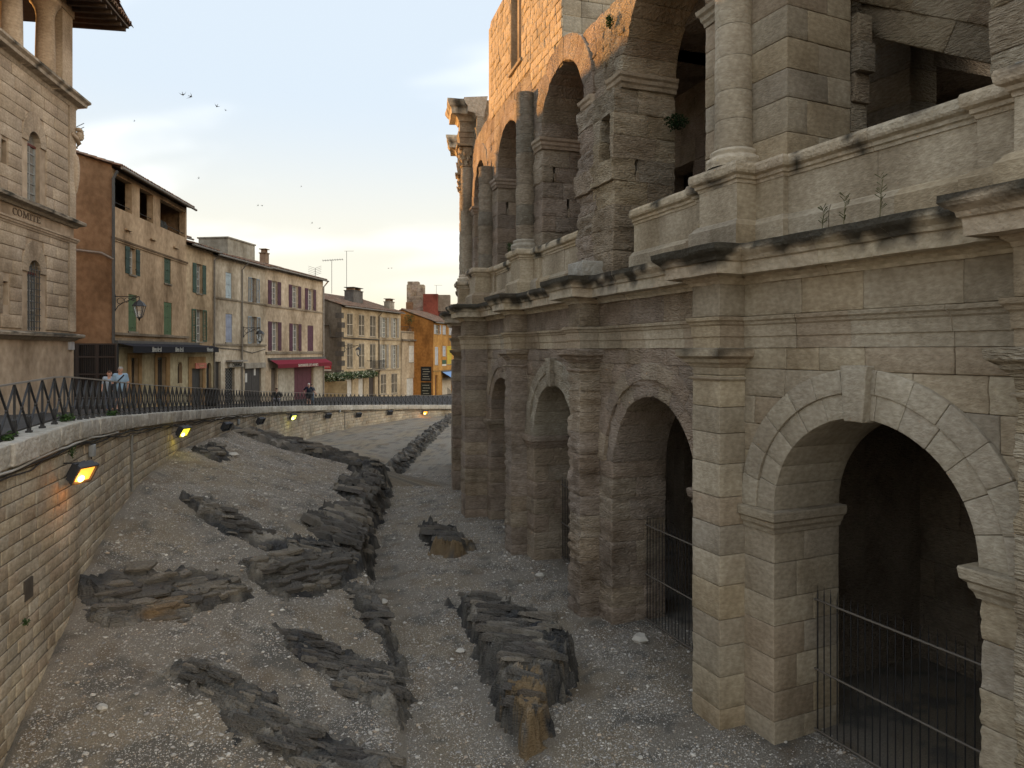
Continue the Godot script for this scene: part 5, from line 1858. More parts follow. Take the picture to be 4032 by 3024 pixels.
	# black awning box with folded cloth
	awning(t, f, 0.2, L + 3.6, 0.42, -0.12, 0.95, Color(0.012, 0.013, 0.018), [["Bleu de sl", 3.2, 1.3], ["Bleu de sl", 6.6, 1.3], ["Vêtements", 12.3, 1.3]], Color(0.62, 0.62, 0.6), 0.26)
	pipe(t, f, [Vector3(-0.05, 9.1, 0.3), Vector3(-0.05, 8.7, 0.1), Vector3(-0.05, -3.2, 0.1)], 0.075, Color(0.09, 0.095, 0.1))
	var gable := frame(f.origin, -f.basis.z)
	pipe(t, f, [Vector3(-0.2, 5.6, -6.5), Vector3(-0.2, 4.9, -0.4), Vector3(-0.08, 4.6, 0.12)], 0.06, Color(0.24, 0.22, 0.2), "drain_run")
	# alley gate against the gable
	var g := thing("alley_gate", "tall black iron gate of three barred leaves beside the ochre house", "gate", at(-20.8, 34.9, -3.0))
	var gf := frame(at(-22.3, 34.9, 0), Vector3(1, 0, 0))
	for i in 3:
		var lf := Node3D.new()
		lf.name = "gate_leaf"
		g.add_child(lf, true)
		var st := new_st()
		var x := i * 0.98
		box(st, Vector3(x, -3.0, -0.03), Vector3(x + 0.07, 0.35, 0.03))
		box(st, Vector3(x + 0.89, -3.0, -0.03), Vector3(x + 0.96, 0.35, 0.03))
		for y in [-3.0, -1.9, -1.2, -0.35, 0.28]:
			box(st, Vector3(x + 0.07, y, -0.025), Vector3(x + 0.89, y + 0.07, 0.025))
		box(st, Vector3(x + 0.07, -2.93, -0.02), Vector3(x + 0.89, -1.9, -0.005))
		part(lf, "leaf_frame", done(st), M.iron, gf)
		for k2 in 9:
			st = new_st()
			tube(st, [Vector3(x + 0.12 + k2 * 0.09, -1.9, 0), Vector3(x + 0.12 + k2 * 0.09, 0.3, 0)], 0.014, 5)
			part(lf, "gate_bar", done(st), M.iron, gf)
	box_part(g, "backing_sheet", Vector3(0, -3.0, -0.12), Vector3(2.94, 0.3, -0.1), Color(0.015, 0.016, 0.02), M.paint, gf)
	street_lantern(f, Vector3(0.2, 2.75, 0.05), 1.2, "large black wall lantern on a scrolled bracket at the ochre house")
	antenna(t, f * Vector3(1.2, 10.2, -2.5), 1.3, 1)
	antenna(t, f * Vector3(-0.4, 10.7, -4.5), 0.9, 0)

func box_part(t: Node, called: String, lo: Vector3, hi: Vector3, col: Color, m: Material, f := Transform3D()) -> void:
	part(t, called, boxm(lo, hi, col), m, f)

func awning(t: Node, f: Transform3D, x0: float, x1: float, ytop: float, ybot: float, out: float, col: Color, texts: Array, tcol: Color, tsize: float) -> void:
	var a := Node3D.new()
	a.name = "awning"
	t.add_child(a, true)
	var st := new_st()
	st.set_smooth_group(-1)
	st.set_color(col * 1.5)
	var n := 8
	for i in n:
		var xa := lerpf(x0, x1, float(i) / n)
		var xb := lerpf(x0, x1, float(i + 1) / n)
		var sag := 0.03 * (i % 2)
		quad(st, Vector3(xa, ytop, 0.05), Vector3(xb, ytop, 0.05), Vector3(xb, ybot + 0.34, out - sag), Vector3(xa, ybot + 0.34, out - 0.03 + sag))
	st.set_color(col)
	for i in n:
		var xa := lerpf(x0, x1, float(i) / n)
		var xb := lerpf(x0, x1, float(i + 1) / n)
		quad(st, Vector3(xa, ybot, out + 0.01), Vector3(xa, ybot + 0.34, out), Vector3(xb, ybot + 0.34, out), Vector3(xb, ybot, out + 0.01))
	part(a, "awning_cloth", done(st), M.cloth, f)
	part(a, "awning_box", boxm(Vector3(x0 - 0.05, ytop - 0.1, 0.02), Vector3(x1 + 0.05, ytop + 0.1, 0.24), Color(0.1, 0.1, 0.1)), M.paint, f)
	st = new_st()
	bar(st, Vector3(x0 + 0.3, ytop - 0.2, 0.1), Vector3(x0 + 0.3, ybot + 0.3, out - 0.02), 0.03, 0.03)
	bar(st, Vector3(x1 - 0.3, ytop - 0.2, 0.1), Vector3(x1 - 0.3, ybot + 0.3, out - 0.02), 0.03, 0.03)
	part(a, "awning_arm", done(st), M.iron, f)
	for q in texts:
		lettering(a, f, q[0], Vector3(q[1], ybot + 0.17, out + 0.02), tsize, tcol, q[2] if q.size() > 2 else 0.0, q[0].begins_with("B"), false)

func row_houses() -> void:
	# narrow tan house
	var f := fx(-21.32, 46.6, 2.0)
	var t := thing("narrow_tan_house", "narrow stained tan house with slatted green shutters next to the ochre house", "house", at(-21.32, 46.6, -3.6))
	var col := Color(0.57, 0.445, 0.3)
	var y0 := -4.8
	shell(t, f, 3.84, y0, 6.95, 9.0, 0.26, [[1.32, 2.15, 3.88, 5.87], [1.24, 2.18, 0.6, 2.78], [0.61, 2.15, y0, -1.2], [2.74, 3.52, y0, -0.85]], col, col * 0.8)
	window(t, f, 1.32, 2.15, 3.88, 5.87, "open", Color(0.045, 0.085, 0.065))
	window(t, f, 1.24, 2.18, 0.6, 2.78, "open", Color(0.06, 0.11, 0.075), Color(0.5, 0.48, 0.44), true)
	part(t, "shop_front", wall_mesh(0.14, 2.57, y0, -0.42, [[0.61, 2.15, y0, -1.2]], 0.06, Color(0.45, 0.29, 0.14)), M.plaster, f * Transform3D(Basis(), Vector3(0, 0, 0.06)))
	part(t, "render", wall_mesh(0.0, 3.84, y0, 0.3, [[0.61, 2.15, y0, -1.2], [2.74, 3.52, y0, -0.85]], 0.02, Color(0.6, 0.53, 0.36)), M.plaster, f * Transform3D(Basis(), Vector3(0, 0, 0.021)))
	box_part(t, "shop_sign", Vector3(1.0, -1.22, 0.06), Vector3(2.57, -0.85, 0.12), Color(0.5, 0.17, 0.12), M.paint, f)
	lettering(t, f, "Femme", Vector3(1.8, -1.03, 0.125), 0.2, Color(0.75, 0.6, 0.5), 0.7, true)
	box_part(t, "grille_shutter", Vector3(0.61, y0, -0.2), Vector3(2.15, -1.2, -0.16), Color(0.06, 0.06, 0.06), M.paint, f)
	var arch_head := new_st()
	arch_head.set_smooth_group(-1)
	arch_head.set_color(Color(0.6, 0.53, 0.36))
	for s in [-1, 1]:
		for i in 5:
			var a0 := PI / 2 * i / 5.0
			var a1 := PI / 2 * (i + 1) / 5.0
			arch_head.add_vertex(Vector3(3.13 + s * 0.39, -0.85, 0.024)); arch_head.add_vertex(Vector3(3.13 + s * sin(a0) * 0.39, -1.24 + cos(a0) * 0.39, 0.024)); arch_head.add_vertex(Vector3(3.13 + s * sin(a1) * 0.39, -1.24 + cos(a1) * 0.39, 0.024))
	part(t, "arch_head", done(arch_head), M.plaster, f)
	box_part(t, "door", Vector3(2.74, y0, -0.22), Vector3(3.52, -0.85, -0.18), Color(0.035, 0.035, 0.035), M.paint, f)
	pipe(t, f, [Vector3(3.9, 6.8, 0.5), Vector3(3.82, 6.4, 0.1), Vector3(3.8, -4.3, 0.1)], 0.06, Color(0.22, 0.2, 0.18))
	# white house
	f = fx(-21.19, 50.45, 5.0)
	t = thing("white_house", "off white house with pale blue shutters and a money change shop", "house", at(-21.19, 50.45, -3.8))
	var L := 8.54
	col = Color(0.63, 0.555, 0.45)
	y0 = -5.0
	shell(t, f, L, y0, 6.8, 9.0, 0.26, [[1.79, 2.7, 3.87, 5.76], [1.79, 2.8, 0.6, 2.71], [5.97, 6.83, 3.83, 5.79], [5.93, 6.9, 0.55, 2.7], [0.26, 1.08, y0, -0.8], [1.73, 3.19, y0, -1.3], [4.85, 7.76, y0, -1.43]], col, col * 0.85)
	window(t, f, 1.79, 2.7, 3.87, 5.76, "closed", Color(0.42, 0.5, 0.55))
	window(t, f, 1.79, 2.8, 0.6, 2.71, "closed", Color(0.3, 0.34, 0.45))
	window(t, f, 5.97, 6.83, 3.83, 5.79, "open", Color(0.3, 0.34, 0.38), Color(0.2, 0.14, 0.1), true)
	window(t, f, 5.93, 6.9, 0.55, 2.7, "open", Color(0.29, 0.33, 0.37), Color(0.2, 0.14, 0.1), true)
	band(t, "string_course", f, 0, L, 3.72, 3.84, 0.09, Color(0.36, 0.31, 0.25))
	band(t, "string_course", f, 0, L, 0.36, 0.5, 0.12, Color(0.3, 0.26, 0.21))
	box_part(t, "door", Vector3(0.26, y0, -0.22), Vector3(1.08, -0.8, -0.18), Color(0.05, 0.045, 0.04), M.paint, f)
	box_part(t, "shop_sign", Vector3(2.05, -1.24, 0.02), Vector3(4.25, -0.92, 0.2), Color(0.36, 0.34, 0.31), M.paint, f)
	box_part(t, "sign_hood", Vector3(1.8, -0.85, 0.0), Vector3(4.3, -0.72, 0.5), Color(0.3, 0.28, 0.26), M.paint, f)
	lettering(t, f, "CHANGE", Vector3(3.2, -1.08, 0.21), 0.26, Color(0.04, 0.04, 0.04), 1.5, false, true)
	var gs := Node3D.new()
	gs.name = "shop_grille"
	t.add_child(gs, true)
	box_part(gs, "glass", Vector3(1.73, y0, -0.24), Vector3(3.19, -1.3, -0.22), Color(0.02, 0.02, 0.02), M.glass, f)
	var st := new_st()
	for k in 16:
		bar(st, Vector3(1.73, y0 + k * 0.24, -0.15), Vector3(3.19, y0 + k * 0.24 + 0.9, -0.15), 0.012, 0.012, Color(0.25, 0.25, 0.25))
		bar(st, Vector3(3.19, y0 + k * 0.24, -0.15), Vector3(1.73, y0 + k * 0.24 + 0.9, -0.15), 0.012, 0.012, Color(0.25, 0.25, 0.25))
	part(gs, "lattice", done(st), M.metal, f)
	for k in 2:
		box_part(t, "door_leaf", Vector3(4.86 + 1.46 * k, y0, -0.2), Vector3(6.29 + 1.46 * k, -1.43, -0.14), Color(0.06, 0.055, 0.055), M.paint, f)
		box_part(t, "notice", Vector3(5.2 + 1.5 * k, -2.5 + 0.5 * k, -0.138), Vector3(5.5 + 1.5 * k, -1.8 + 0.5 * k, -0.13), Color(0.62, 0.62, 0.6), M.paint, f)
	box_part(t, "lintel", Vector3(4.6, -1.4, 0.0), Vector3(8.3, -0.98, 0.16), Color(0.46, 0.44, 0.4), M.plaster, f)
	pipe(t, f, [Vector3(4.3, 6.7, 0.5), Vector3(4.22, 6.2, 0.1), Vector3(4.2, -4.6, 0.1)], 0.06, Color(0.22, 0.2, 0.18))
	pipe(t, f, [Vector3(0.3, 0.2, 0.06), Vector3(4, 0.05, 0.06), Vector3(6, -0.2, 0.06), Vector3(8.4, 0.1, 0.06)], 0.025, Color(0.05, 0.045, 0.04), "cable")
	street_lantern(f, Vector3(4.35, 1.75, 0.1), 1.35, "black wall lantern on a bracket at the off white house")
	roof_room(f)
	# house with plum shutters and the soap shop
	f = fx(-20.44, 58.95, 8.0)
	t = thing("soap_shop_house", "pale house with plum shutters above a dark red soap shop awning", "house", at(-20.44, 58.95, -4.1))
	L = 11.88
	col = Color(0.62, 0.525, 0.41)
	y0 = -5.6
	var plum := Color(0.085, 0.035, 0.055)
	var wins := [[1.05, 2.12, 3.9, 5.9], [4.92, 6.16, 3.86, 5.88], [8.29, 9.49, 3.84, 5.86], [1.07, 2.19, -0.02, 2.44], [5.02, 6.21, -0.05, 2.42]]
	var holes := [[8.23, 9.55, -0.05, 2.37], [5.33, 9.43, y0, -1.42], [1.0, 2.05, y0, -1.5]]
	holes.append_array(wins)
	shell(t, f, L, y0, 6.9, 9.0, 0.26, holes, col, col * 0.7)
	for w in wins:
		window(t, f, w[0], w[1], w[2], w[3], "open", plum, Color(0.56, 0.52, 0.48))
	window(t, f, 8.23, 9.55, -0.05, 2.37, "closed", plum * 1.15)
	band(t, "string_course", f, 0, L, 3.68, 3.82, 0.1, Color(0.42, 0.36, 0.29))
	band(t, "string_course", f, 0, L, -0.32, -0.1, 0.12, Color(0.3, 0.26, 0.21))
	band(t, "shop_wall", f, 2.2, 5.3, y0, -1.4, 0.04, Color(0.5, 0.47, 0.4))
	band(t, "shop_wall", f, 9.5, L - 0.1, y0, -1.4, 0.04, Color(0.5, 0.47, 0.4))
	for k in 4:
		box_part(t, "shop_shutter", Vector3(5.34 + k * 1.02, y0, -0.2), Vector3(6.34 + k * 1.02, -1.44, -0.15), Color(0.1, 0.035, 0.05), M.paint, f)
	box_part(t, "door", Vector3(1.0, y0, -0.25), Vector3(2.05, -1.5, -0.2), Color(0.12, 0.1, 0.085), M.paint, f)
	awning(t, f, 0.4, 11.95, -0.72, -1.5, 0.9, Color(0.12, 0.012, 0.022), [["SAVONNERIE DES ARENES", 6.4, 4.3]], Color(0.72, 0.69, 0.65), 0.24)
	pipe(t, f, [Vector3(11.85, 6.8, 0.5), Vector3(11.8, 6.3, 0.1), Vector3(11.78, -5.2, 0.1)], 0.075, Color(0.3, 0.28, 0.26))
	for q in [[3.6, 1.2], [8.6, 0.7]]:
		chimney(t, f, q[0], -5.0, 8.4, 9.3, q[1], 0.6, Color(0.36, 0.27, 0.2))
	# the light roof box on its tiles
	var b := thing("roof_terrace_box", "pale rendered roof terrace box rising from the tiles behind the plum shutters", "roof room", f * Vector3(1.5, 8.2, -4.0))
	box_part(b, "wall", Vector3(-0.6, 7.4, -5.6), Vector3(3.9, 9.3, -3.0), Color(0.42, 0.4, 0.35), M.plaster, f)
	box_part(b, "coping", Vector3(-0.68, 9.3, -5.7), Vector3(3.98, 9.42, -2.92), Color(0.38, 0.36, 0.32), M.plaster, f)

func roof_room(f: Transform3D) -> void:
	# taller grey gable and tiled roof behind the row
	var t := thing("grey_rear_house", "taller house behind the row with a plain blue grey rendered wall", "house", f * Vector3(-3, 6.8, -7))
	var g := f * Transform3D(Basis(), Vector3(-4.4, 0, -5.2))
	box_part(t, "wall", Vector3(0, 2.0, -4.0), Vector3(9.8, 8.9, 0), Color(0.3, 0.31, 0.33), M.plaster, g)
	roof(t, g, 10.4, 8.9, 6.0, 0.28, 0.25)
	chimney(t, g, 1.5, -3.2, 9.6, 10.6, 0.9, 0.5, Color(0.34, 0.25, 0.18))
	chimney(t, g, 2.9, -3.2, 9.6, 10.9, 0.9, 0.5, Color(0.38, 0.27, 0.2))
	box_part(t, "dormer_wall", Vector3(9.8, 2.0, -5.0), Vector3(13.0, 8.4, -1.0), Color(0.36, 0.31, 0.24), M.plaster, g)
	box_part(t, "dormer_window", Vector3(10.8, 7.4, -1.0), Vector3(11.6, 8.1, -0.97), Color(0.03, 0.03, 0.03), M.glass, g)
	roof_slope(t, g, 9.7, 13.1, 8.4, -0.8, 9.2, -4.0)

func far_houses() -> void:
	var f := fx(-18.69, 78.0, 15.0)
	var L := 15.8
	var t := thing("grey_shutter_house", "broad cream house with closed grey shutters, a balcony and a dark side gable", "house", at(-18.69, 78.0, -5.1))
	var col := Color(0.6, 0.5, 0.355)
	var y0 := -7.0
	var sh := Color(0.4, 0.35, 0.28)
	var closed := [[1.24, 2.61, 1.67, 4.18], [4.04, 5.46, 1.68, 4.17], [6.88, 8.45, 1.63, 4.21], [1.24, 2.61, -1.94, 0.85], [4.04, 5.46, -2.0, 0.83], [6.88, 8.4, -2.2, 0.83], [9.8, 11.42, -5.4, -2.89], [12.92, 14.76, -5.5, -2.93]]
	var opened := [[10.16, 11.47, 1.64, 4.11], [13.39, 14.57, 1.64, 4.16], [10.16, 11.4, -2.2, 0.75], [13.33, 14.57, -2.28, 0.7]]
	var holes := [[6.61, 8.17, y0, -2.89], [1.14, 2.5, y0, -2.75], [3.96, 5.28, y0, -2.85]]
	holes.append_array(closed)
	holes.append_array(opened)
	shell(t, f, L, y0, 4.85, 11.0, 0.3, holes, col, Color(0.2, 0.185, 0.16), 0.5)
	for w in closed: window(t, f, w[0], w[1], w[2], w[3], "closed", sh, sh, true)
	for w in opened: window(t, f, w[0], w[1], w[2], w[3], "open", Color(0.3, 0.28, 0.25), Color(0.62, 0.6, 0.56))
	band(t, "string_course", f, 0, L, 1.28, 1.48, 0.13, Color(0.42, 0.35, 0.26))
	band(t, "string_course", f, 0, L, -2.5, -2.36, 0.1, Color(0.42, 0.35, 0.26))
	for w in [[1.14, 2.5], [3.96, 5.28]]:
		box_part(t, "door_leaf", Vector3(w[0], y0, -0.2), Vector3(w[1], -2.8, -0.14), Color(0.55, 0.54, 0.52), M.paint, f)
	box_part(t, "door", Vector3(6.61, y0, -0.26), Vector3(8.17, -2.89, -0.2), Color(0.055, 0.045, 0.04), M.paint, f)
	for k in 10:
		var y := -5.9 + k * 1.05
		part(t, "quoin", boxm(Vector3(-0.02, y, -0.75 if k % 2 else -0.5), Vector3(0.45 if k % 2 else 0.7, y + 0.6, 0.03), Color(0.13, 0.125, 0.115)), M.stone, f)
	# balcony
	var b := Node3D.new()
	b.name = "balcony"
	t.add_child(b, true)
	box_part(b, "slab", Vector3(6.0, -2.36, 0.0), Vector3(9.6, -2.22, 0.75), Color(0.3, 0.26, 0.21), M.plaster, f)
	var st := new_st()
	for k in 27:
		bar(st, Vector3(6.1 + k * 0.13, -2.22, 0.7), Vector3(6.1 + k * 0.13, -1.22, 0.7), 0.02, 0.02, Color.WHITE, Vector3.RIGHT)
	bar(st, Vector3(6.05, -1.22, 0.7), Vector3(9.55, -1.22, 0.7), 0.04, 0.04)
	bar(st, Vector3(6.05, -1.22, 0.0), Vector3(6.05, -1.22, 0.7), 0.04, 0.04)
	bar(st, Vector3(9.55, -1.22, 0.0), Vector3(9.55, -1.22, 0.7), 0.04, 0.04)
	part(b, "balustrade", done(st), M.iron, f)
	pipe(t, f, [Vector3(9.2, 4.7, 0.55), Vector3(9.15, 4.2, 0.1), Vector3(9.15, -6.2, 0.1)], 0.07, Color(0.14, 0.12, 0.1))
	pipe(t, f, [Vector3(-0.1, 2.9, -6.0), Vector3(-0.1, 2.8, -1.4), Vector3(-0.1, 1.5, -1.3), Vector3(0.1, 1.4, 0.15), Vector3(9.0, 1.3, 0.18)], 0.06, Color(0.06, 0.055, 0.05), "drain_run")
	chimney(t, f, -0.5, -5.2, 6.0, 8.0, 1.9, 0.7, Color(0.16, 0.15, 0.14))
	chimney(t, f, 6.2, -3.0, 5.6, 7.1, 2.4, 1.2, Color(0.15, 0.145, 0.14))
	chimney(t, f, 11.8, -5.4, 6.2, 7.6, 1.7, 0.8, Color(0.36, 0.28, 0.21), false)
	chimney(t, f, 13.3, -1.2, 5.0, 6.2, 1.4, 0.8, Color(0.5, 0.47, 0.41))
	antenna(t, f * Vector3(3.0, 6.6, -5.0), 2.9, 1)
	antenna(t, f * Vector3(5.9, 6.8, -4.5), 4.0, 0)
	antenna(t, f * Vector3(10.5, 6.5, -5.0), 6.0, 2)
	street_lantern(f, Vector3(0.5, 0.55, 0.06), 1.7, "distant black wall lantern on a bracket at the cream house")
	# street name board and vine by the gable
	var sg := thing("street_name_sign", "small red street sign on the dark gable above the clipped vine", "sign", f * Vector3(-0.05, -2.1, -1.7))
	var sf := frame(f * Vector3(-0.03, 0, 0), f.basis.z)
	box_part(sg, "board", Vector3(-2.2, -2.05, 0), Vector3(-1.25, -1.6, 0.04), Color(0.45, 0.035, 0.04), M.paint, sf)
	box_part(sg, "stripe", Vector3(-2.1, -1.78, 0.04), Vector3(-1.4, -1.74, 0.046), Color(0.6, 0.5, 0.48), M.paint, sf)
	box_part(sg, "stripe", Vector3(-2.1, -1.92, 0.04), Vector3(-1.35, -1.88, 0.046), Color(0.6, 0.5, 0.48), M.paint, sf)
	box_part(sg, "white_board", Vector3(-2.2, -2.25, 0), Vector3(-1.25, -2.08, 0.03), Color(0.6, 0.57, 0.52), M.paint, sf)
	var lw := thing("yard_wall", "low beige rendered wall under the vine", "wall", at(-19.3, 74.0, -5.2))
	box_part(lw, "wall", Vector3(-0.6, -6.5, -0.3), Vector3(3.4, -3.25, 0), Color(0.36, 0.29, 0.18), M.plaster, fx(-20.3, 73.6, 55.0))
	# terrace house
	f = fx(-14.59, 93.3, 15.0)
	t = thing("terrace_house", "small pale house with white shutters and a railed roof terrace", "house", at(-14.59, 93.3, -6.1))
	col = Color(0.6, 0.5, 0.375)
	y0 = -7.5
	part(t, "front_wall", wall_mesh(0, 6.5, y0, 2.6, [[2.7, 4.9, -1.6, 0.65], [1.92, 4.49, y0, -3.73]], 0.35, col), M.plaster, f)
	window(t, f, 2.7, 4.9, -1.6, 0.65, "closed", Color(0.62, 0.62, 0.6))
	band(t, "cornice", f, -0.1, 6.6, 1.28, 1.5, 0.35, Color(0.25, 0.22, 0.19))
	for k in 2:
		box_part(t, "door_leaf", Vector3(1.94 + k * 1.28, y0, -0.2), Vector3(3.2 + k * 1.28, -3.75, -0.14), Color(0.56, 0.56, 0.54), M.paint, f)
	box_part(t, "terrace_back", Vector3(-0.2, 2.0, -4.0), Vector3(6.6, 5.2, -3.6), Color(0.5, 0.47, 0.4), M.plaster, f)
	box_part(t, "terrace_floor", Vector3(0, 2.3, -4.0), Vector3(6.5, 2.5, 0), Color(0.4, 0.36, 0.3), M.plaster, f)
	box_part(t, "side_wall", Vector3(0, y0, -9), Vector3(0.3, 2.4, 0), col * 0.9, M.plaster, f)
	st = new_st()
	for k in 14:
		bar(st, Vector3(0.1 + k * 0.48, 2.6, -0.1), Vector3(0.1 + k * 0.48, 3.2, -0.1), 0.03, 0.03, Color.WHITE, Vector3.RIGHT)
	bar(st, Vector3(0.05, 3.2, -0.1), Vector3(6.45, 3.2, -0.1), 0.05, 0.05)
	part(t, "terrace_rail", done(st), M.iron, f)
	var pt := thing("potted_tree", "small round clipped tree in a pot on the roof terrace", "plant", f * Vector3(4.4, 2.5, -0.6))
	st = new_st()
	tube(st, [Vector3(4.4, 2.5, -0.6), Vector3(4.4, 3.6, -0.6)], 0.05, 6, Color(0.08, 0.06, 0.04))
	part(pt, "trunk", done(st), M.cloth, f)
	st = new_st()
	lathe(st, Vector3(4.4, 0, -0.6), [[0.2, 2.5], [0.3, 3.0], [0.28, 3.0]], 10, Color(0.3, 0.17, 0.1))
	part(pt, "pot", done(st), M.tile, f)
	part(pt, "crown", leaves(Vector3(4.4, 4.3, -0.6), Vector3(1.1, 1.0, 1.0), 500, 0.16, 61), M.leaf, f)
	# orange house
	f = fx(-10.74, 97.0, 13.0)
	t = thing("orange_house", "bright orange house with white arched windows and a blue shop awning", "house", at(-10.74, 97.0, -6.3))
	L = 11.0
	col = Color(0.6, 0.33, 0.1)
	y0 = -7.8
	var w2 := [[0.9, 2.6, 2.3, 3.55, "open"], [4.0, 5.5, 2.3, 3.6, "closed"], [6.85, 8.4, 2.3, 3.6, "closed"], [0.7, 2.1, -1.97, 0.5, "closed"], [4.0, 5.45, -0.8, 0.65, "closed"], [6.1, 8.35, -2.0, 0.65, "closed"]]
	holes = [[3.8, 8.4, y0, -3.9], [0.75, 1.76, y0, -3.4]]
	for w in w2: holes.append([w[0], w[1], w[2], w[3]])
	shell(t, f, L, y0, 3.85, 9.0, 0.36, holes, col, Color(0.55, 0.25, 0.07), 0.4)
	var n := 0
	for w in w2:
		window(t, f, w[0], w[1], w[2], w[3], w[4], Color(0.55, 0.42, 0.06) if n == 5 else Color(0.45, 0.47, 0.52), Color(0.5, 0.48, 0.44))
		n += 1
	box_part(t, "window_band", Vector3(-0.02, -2.95, -0.05), Vector3(L, -2.75, 0.08), Color(0.4, 0.25, 0.09), M.plaster, f)
	box_part(t, "sale_sign", Vector3(3.6, -1.95, 0.02), Vector3(5.5, -0.85, 0.06), Color(0.45, 0.2, 0.03), M.paint, f)
	box_part(t, "sign_panel", Vector3(3.62, -1.93, 0.06), Vector3(5.48, -1.35, 0.068), Color(0.05, 0.1, 0.06), M.paint, f)
	box_part(t, "sign_panel", Vector3(3.62, -2.2, 0.02), Vector3(5.48, -1.96, 0.055), Color(0.6, 0.58, 0.52), M.paint, f)
	box_part(t, "roller_shutter", Vector3(3.8, y0, -0.2), Vector3(8.4, -3.9, -0.15), Color(0.52, 0.46, 0.38), M.paint, f)
	box_part(t, "door", Vector3(0.75, y0, -0.25), Vector3(1.76, -3.4, -0.2), Color(0.12, 0.05, 0.03), M.paint, f)
	awning(t, f, 3.3, 9.0, -2.95, -4.1, 1.5, Color(0.12, 0.2, 0.36), [], Color.WHITE, 0.2)
	var sgf := frame(f.origin, -f.basis.z)
	for q in [["menu board with pale lettering on the orange side wall", -4.2, -2.2, Color(0.02, 0.02, 0.02)], ["framed dark picture board below the menu on the orange side wall", -6.6, -4.35, Color(0.03, 0.028, 0.02)]]:
		var o := thing("menu_board", q[0], "sign", f * Vector3(-0.1, q[1], -0.9), "boards on the orange side wall")
		var lf := frame(f * Vector3(-0.03, 0, 0.0), f.basis.z)
		box_part(o, "board", Vector3(-1.75, q[1], 0.0), Vector3(-0.25, q[2], 0.05), q[3], M.paint, lf)
		for k in 5:
			box_part(o, "text_line", Vector3(-1.55 + 0.1 * (k % 2), lerpf(q[1], q[2], (k + 0.8) / 6.0), 0.05), Vector3(-0.45 - 0.12 * (k % 3), lerpf(q[1], q[2], (k + 1.05) / 6.0), 0.055), Color(0.35, 0.33, 0.27), M.paint, lf)
	st = new_st()
	for k in 5:
		bar(st, Vector3(2.6 + k * 0.32, -6.6 + k * 0.05, 1.2), Vector3(2.6 + k * 0.32, -5.3 - k * 0.1, 1.2), 0.04, 0.04, Color.WHITE, Vector3.RIGHT)
	bar(st, Vector3(2.5, -5.2, 1.2), Vector3(4.0, -5.7, 1.2), 0.05, 0.05)
	part(t, "stair_rail", done(st), M.iron, f)
	# ruin stack, red wall and stone house behind
	var rs := thing("ruined_stone_stack", "tall broken masonry stack above the far tiled roofs", "ruin", at(-15.6, 112.0, 4.0))
	var rf := frame(at(-16.6, 112.0, 0), Vector3(1, 0, 0))
	ashlar(rs, "stack_stone", rf, 0.0, 2.7, 0.0, 10.4, 0.6, 0.9, -2.0, 0.0, [], M.worn_stone, 0.1, PALP, 0.03, 0.3)
	st = new_st()
	block(st, Vector3(0.1, 10.4, -1.8), Vector3(1.9, 10.9, -0.1), 0.1, 0.25, 0.3, PALP[2], Vector3.ZERO)
	part(rs, "stack_stone", done(st), M.worn_stone, rf)
	box_part(rs, "brick_patch", Vector3(-0.1, 5.0, -1.0), Vector3(1.0, 7.6, 0.06), Color(0.36, 0.22, 0.13), M.plaster, rf)
	var rw := thing("red_gable_house", "dull red rendered gable rising behind the orange house", "house", at(-12.4, 108.0, 4.0))
	rf = frame(at(-13.5, 108.0, 0), Vector3(1, 0, 0))
	box_part(rw, "wall", Vector3(0, -2.0, -5.0), Vector3(2.2, 8.6, 0), Color(0.3, 0.085, 0.06), M.plaster, rf)
	box_part(rw, "parapet", Vector3(1.6, 6.0, -2.0), Vector3(4.0, 8.5, -0.6), Color(0.3, 0.25, 0.2), M.plaster, rf)
	var sh2 := thing("rubble_stone_house", "rough rubble stone house with a tiled roof behind the orange house", "house", at(-9.5, 110.0, 2.0))
	rf = frame(at(-12.0, 110.0, 0), Vector3(1, 0, 0))
	ashlar(sh2, "wall_stone", rf, 0.2, 9.0, 0.5, 5.2, 0.5, 0.8, -0.5, 0.0, [], M.rubble, 0.06, [Color(0.3, 0.26, 0.2), Color(0.34, 0.29, 0.22), Color(0.26, 0.23, 0.19)], 0.05, 0.4, 0.03)
	roof_slope(sh2, rf, 0.0, 9.4, 5.2, 0.4, 7.4, -5.0)
	antenna(sh2, at(-11.6, 109.0, 6.0), 4.0, 2)

func leaves(c: Vector3, r: Vector3, n: int, s: float, seed_: int, cols: Array = [Color(0.035, 0.055, 0.02), Color(0.05, 0.08, 0.028), Color(0.07, 0.1, 0.04)]) -> ArrayMesh:
	var q := RandomNumberGenerator.new()
	q.seed = seed_
	var st := new_st()
	st.set_smooth_group(-1)
	for i in n:
		var d := Vector3(q.randfn(), q.randfn(), q.randfn()).normalized() * pow(q.randf(), 0.45)
		var p := c + d * r * (0.8 + 0.25 * noi2.get_noise_3d(d.x * 3 + seed_, d.y * 3, d.z * 3))
		var b := Basis.from_euler(Vector3(q.randf() * TAU, q.randf() * TAU, q.randf() * TAU)).scaled(Vector3.ONE * s * q.randf_range(0.6, 1.2))
		st.set_color((cols[q.randi() % cols.size()] as Color) * q.randf_range(0.8, 1.2))
		var a := p + b * Vector3(-0.5, 0, 0)
		var e := p + b * Vector3(0.5, 0, 0)
		st.add_vertex(a); st.add_vertex(p + b * Vector3(0, 0.28, 0.06)); st.add_vertex(e)
		st.add_vertex(a); st.add_vertex(e); st.add_vertex(p + b * Vector3(0, -0.28, 0.06))
	return done(st)

